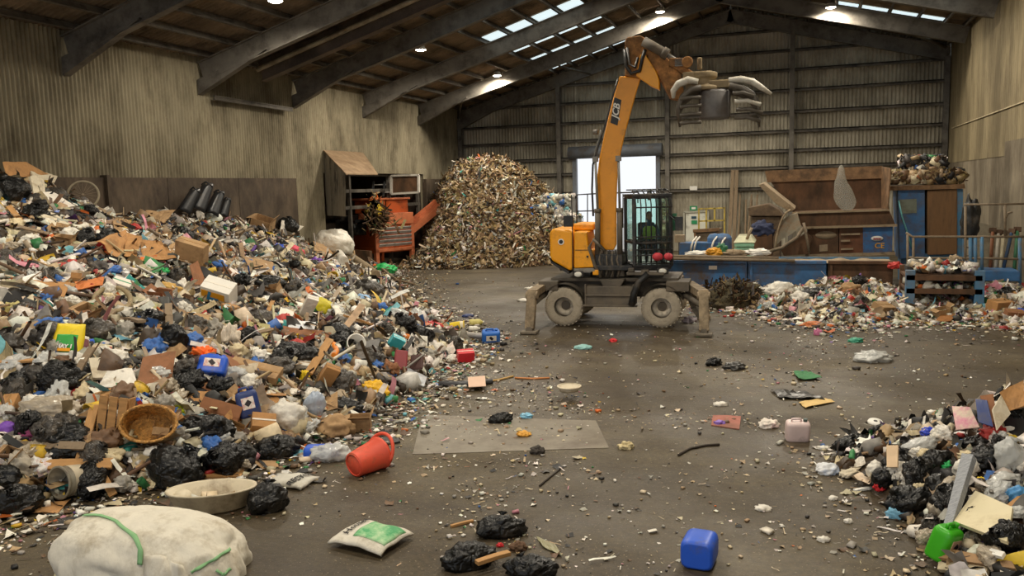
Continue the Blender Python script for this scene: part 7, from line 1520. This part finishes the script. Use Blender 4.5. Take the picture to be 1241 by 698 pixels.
# ------------------------------------------------------------------ many more pieces over the heaps, each told apart by its neighbour
LM = [(183, 518, 'wicker basket'), (134, 513, 'slatted crate'), (266, 495, 'brown fibreboard case'), (255, 452, 'labelled blue jerrycan'), (305, 500, 'navy jerrycan'), (370, 540, 'bright blue jerrycan'), (345, 495, 'white filled bag'), (78, 527, 'long black sack'), (82, 418, 'yellow feed sack'), (113, 419, 'blue trough'), (210, 410, 'round black sack'), (247, 430, 'orange rag'), (137, 371, 'coiled hoop'), (276, 407, 'striped cloth'), (388, 373, 'lime cushion'), (265, 355, 'orange and blue carton'), (310, 450, 'split carton'), (386, 458, 'narrow carton'), (356, 428, 'middle long sack'), (455, 472, 'bright yellow bag'), (490, 440, 'maroon seat'), (474, 418, 'teal packet'), (428, 425, 'labelled white bucket'), (232, 308, 'upright tan carton'), (150, 306, 'tan cardboard tent'), (63, 357, 'cardboard strip'), (147, 345, 'white foam box'), (99, 240, 'bicycle wheel'), (318, 268, 'push wall carton'), (388, 283, 'big white bulk sack'), (355, 303, 'pink cushion'), (383, 316, 'purple bag'), (448, 350, 'grey netted sack'), (62, 495, 'hazy film sack'), (9, 518, 'purple ball'), (19, 377, 'yellowed gloves'), (25, 213, 'topmost cardboard'), (192, 267, 'cardboard leaf'), (369, 375, 'tall white carton'), (111, 316, 'blue knotted rag'), (185, 460, 'peeling fibre board'), (40, 445, 'dark feed side sack'), (330, 342, 'sack under the bulk sack'), (509, 405, 'shaggy black sack'), (405, 432, 'curved orange handle'), (300, 325, 'tan cardboard'), (222, 350, 'torn paper bundle'), (205, 352, 'foam sticks')]
LN = [(1104, 604, 'biggest black sack'), (1137, 655, 'bright green container'), (1205, 650, 'cream cupboard sheet'), (1170, 630, 'checked mattress strip'), (1226, 552, 'tall clear bag'), (1117, 540, 'clear film bag'), (1173, 533, 'pink flowered bag'), (1067, 588, 'bright red rag'), (1032, 536, 'slim black sack'), (1174, 565, 'knotted white carrier'), (1234, 600, 'light blue bag')]
LC = [(886, 362, 'netting heap'), (945, 350, 'film bundle'), (1008, 371, 'long conveyor sack'), (1068, 376, 'tipped tan carton'), (1145, 384, 'rust brown board'), (1210, 376, 'brown wall carton'), (1040, 375, 'table leg sack'), (988, 398, 'orange wrappers'), (1030, 352, 'tan paper heap')]
HUES = {'black': (pbag, None), 'grey': (gbag, None)}
def mv(n, c, r=.6): return mat('piece_' + n, c, r, .12, 4, .25, '#8a7860', 3)
cm = {'white': mv('white', '#ddd6c8'), 'cream': mv('cream', '#cdbd98'), 'brown': mv('brown', '#6e5138'), 'blue': mv('blue', '#3566ac'), 'red': mv('red', '#b2332e'), 'green': mv('green', '#3a824c'), 'yellow': mv('yellow', '#d6b032'), 'pink': mv('pink', '#cc8e98'), 'grey': mv('grey', '#8f8a80'), 'dark': mv('dark', '#3c3835'), 'teal': mv('teal', '#4a9c98'), 'orange': mv('orange', '#cb6c30'), 'purple': mv('purple', '#6b4c8e')}
protos = {}
def proto(kind, hue):
    """one source piece of each kind and colour, about a metre across, to be copied"""
    if (kind, hue) in protos: return protos[kind, hue], False
    I = Matrix(); m = cm.get(hue, card); sd = 200 + len(protos) * 7
    if kind == 'refuse_sack': o = bag('x', 0, 0, 1, .7, pbag if hue == 'black' else gbag, 0, sd, True, 'refuse_sack', M=I, s=1.0, k=4, amp=.26)
    elif kind == 'carrier_bag': o = bag('x', 0, 0, 1, .75, wbag if hue == 'white' else m, 0, sd, False, 'carrier_bag', M=I, s=1.0, k=4, amp=.36)
    elif kind == 'film_wrap': o = bag('x', 0, 0, 1, .5, clr if hue == 'clear' else clrb, 0, sd, False, 'film_wrap', M=I, s=1.0, k=4, amp=.36)
    elif kind == 'cardboard_box': o = carton('x', 0, 0, 1, .75, .5, {'tan': card, 'orange': cardo, 'brown': cardd}[hue], M=I, s=1.0, flaps=3)
    elif kind == 'taped_box': o = closed_box('x', 0, 0, 1, .6, .45, {'tan': card, 'orange': cardo, 'brown': cardd, 'white': cm['white']}[hue], name='taped_box', M=I, s=1.0)
    elif kind == 'cardboard_sheet':
        b = MB(); b.grid(lambda u, v: (u - .5, .7 * (v - .5) * (1 - .25 * u), .1 * abs(u - .45) + .05 * noise.noise(Vector((u * 3, v * 3, sd)))), 6, 5, .015, False); o = tag(b.build('cardboard_sheet', {'tan': card, 'orange': cardo, 'brown': cardd}[hue]), 'x', 'cardboard')
    elif kind == 'paper_sheet':
        b = MB(); b.grid(lambda u, v: (u - .5, .7 * (v - .5), .22 * noise.noise(Vector((u * 2, v * 2, sd))) + .1 * noise.noise(Vector((u * 6, v * 6, sd)))), 9, 7, .008, False); o = tag(b.build('paper_sheet', m), 'x', 'paper')
    elif kind == 'wooden_batten': o = plank('x', 0, 0, 1, .11, .04, woodp if hue == 'pale' else timber, M=I, s=1.0, name='wooden_batten')
    elif kind == 'plastic_bottle': o = bottle('x', 0, 0, 1, .17, m, 0, cm['blue' if hue == 'white' else 'white'], M=I, s=1.0)
    elif kind == 'plastic_tub': o = tub('x', 0, 0, .5, .7, m, M=I, s=1.0)
    elif kind == 'drinks_can':
        b = MB(); o = root('drinks_can', 'x', 'can', I); b.lathe([(0, -.5), (.24, -.5), (.28, -.44), (.28, .42), (.23, .5), (.21, .48), (0, .47)], 14, Matrix.Rotation(PI / 2, 4, 'Y')); b.build('can_body', m, o); b = MB(); b.cyl((.475, 0, 0), (.49, .12, 0), .06, n=8); b.build('ring_pull', greym, o)
    elif kind == 'cloth_bundle': o = crumple('x', 0, 0, 1, .55, m, 'cloth_bundle', 'cloth', sd, 0, .55, 4, M=I, s=1.0)
    elif kind == 'foam_slab':
        b = MB(); b.grid(lambda u, v: (u - .5, .5 * (v - .5), .04 * noise.noise(Vector((u * 4, v * 4, sd)))), 5, 4, .13, False); o = tag(b.build('foam_slab', m if hue != 'cream' else foam), 'x', 'foam')
    protos[kind, hue] = o; return o, True
KINDS = [('refuse_sack', ('black', 'grey'), (.4, .68), 17, '%s refuse sack'), ('carrier_bag', ('white', 'white', 'grey', 'cream', 'blue'), (.24, .45), 15, '%s crumpled carrier bag'), ('film_wrap', ('clear', 'hazy'), (.3, .6), 10, '%s crumpled film'), ('cardboard_box', ('tan', 'orange', 'brown'), (.24, .42), 4, '%s open cardboard box'), ('taped_box', ('tan', 'brown', 'white', 'orange'), (.2, .36), 4, '%s taped box'),
    ('cardboard_sheet', ('tan', 'orange', 'brown'), (.35, .75), 9, '%s bent cardboard'), ('paper_sheet', ('white', 'cream', 'white'), (.22, .45), 17, '%s crumpled paper sheet'), ('wooden_batten', ('pale', 'grey'), (.6, 1.3), 7, '%s wooden batten'), ('plastic_bottle', ('white', 'green', 'blue', 'cream'), (.24, .34), 8, '%s plastic bottle'), ('plastic_tub', ('white', 'yellow', 'grey', 'teal'), (.18, .3), 6, '%s plastic tub'),
    ('drinks_can', ('red', 'blue', 'green', 'grey'), (.13, .18), 4, '%s crushed drinks can'), ('cloth_bundle', ('red', 'blue', 'dark', 'grey', 'grey', 'cream', 'brown', 'dark'), (.3, .55), 8, '%s cloth bundle'), ('foam_slab', ('white', 'cream', 'yellow'), (.25, .5), 5, '%s foam slab')]
GRP = {'refuse_sack': 'refuse sacks', 'carrier_bag': 'carrier bags', 'film_wrap': 'film wraps', 'cardboard_box': 'open cardboard boxes', 'taped_box': 'taped boxes', 'cardboard_sheet': 'cardboard sheets', 'paper_sheet': 'paper sheets', 'wooden_batten': 'wooden battens', 'plastic_bottle': 'plastic bottles', 'plastic_tub': 'plastic tubs', 'drinks_can': 'drinks cans', 'cloth_bundle': 'cloth bundles', 'foam_slab': 'foam slabs'}
rg = random.Random(5); used = set(); taken = []
for o in bpy.data.objects:
    if o.parent is None and o.get('category') and not o.get('kind'):
        q = proj(o.location); taken.append((q[0], q[1], 13))
def scatter(n, box, fn, lms, where, scale=1.0, skip=(), dirs=('on the wall side of', 'on the open floor side of', 'uphill of', 'downhill of'), zmin=.06):
    done = tries = 0
    while done < n and tries < n * 14:
        tries += 1
        px, py = rg.uniform(box[0], box[2]), rg.uniform(box[1], box[3])
        if any(abs(px - a) < r and abs(py - b_) < r * .7 for a, b_, r in taken): continue
        p = hit(px, py)
        if fn(p.x, p.y) < zmin or p.x < XL + .8: continue
        kind, hues, (s0, s1), wt, desc = rg.choices(KINDS, [k[3] for k in KINDS])[0]; hue = rg.choice(hues)
        if kind in skip: continue
        a, b_, nm = min(lms, key=lambda l: (l[0] - px) ** 2 + ((l[1] - py) * 1.5) ** 2); dx, dy = px - a, py - b_
        di = dirs[0 if dx < 0 else 1] if abs(dx) > abs(dy) * 1.4 else dirs[2 if dy < 0 else 3]
        far = math.hypot(dx, dy); di = ('just ' if far < 26 else 'well ' if far > 48 else '') + di
        lb = desc % hue + ' ' + di + ' the ' + nm
        if lb in used or len(lb.replace('-', ' ').split()) > 15: continue
        used.add(lb); src, new = proto(kind, hue); o = src if new else dup(src)
        n_ = normal_at(p.x, p.y); z = Vector((0, 0, 1)).lerp(n_, .8).normalized(); z = (z + Vector((rg.gauss(0, .2), rg.gauss(0, .2) - .15, 0))).normalized()
        s_ = rg.uniform(s0, s1) * scale
        o.location = p + z * (s_ * (.2 if kind in ('plastic_tub', 'drinks_can') else .06 if kind not in ('wooden_batten',) else .1)); o.rotation_euler = (z.to_track_quat('Z', 'Y').to_matrix() @ Matrix.Rotation(rg.uniform(0, 2 * PI), 3, 'Z') @ Matrix.Rotation(1.2 if kind == 'plastic_tub' else 0, 3, 'X')).to_euler()
        o.scale = (s_ * rg.uniform(.85, 1.15), s_ * rg.uniform(.85, 1.15), s_ * rg.uniform(.85, 1.2))
        o['label'] = lb; o['group'] = GRP[kind] + ' ' + where; done += 1; taken.append((px, py, 8))
scatter(330, (0, 205, 560, 590), h_left, LM, 'on the tall heap')
scatter(46, (1010, 500, 1241, 690), h_near, LN, 'on the low pile', .75, ('taped_box', 'cardboard_box', 'cardboard_sheet', 'foam_slab'))
scatter(44, (910, 335, 1241, 400), h_conv, LC, 'below the conveyor', .9)
sc = bpy.context.scene
sc.view_settings.view_transform = 'Standard'; sc.view_settings.look = 'None'; sc.view_settings.gamma = 1.0; sc.view_settings.use_curve_mapping = False
sc.view_settings.exposure = 0.0
sc.cycles.use_denoising = True
sc.cycles.max_bounces = 8; sc.cycles.diffuse_bounces = 4; sc.cycles.glossy_bounces = 3; sc.cycles.transmission_bounces = 6; sc.cycles.transparent_max_bounces = 10
sc.cycles.sample_clamp_indirect = 6.0
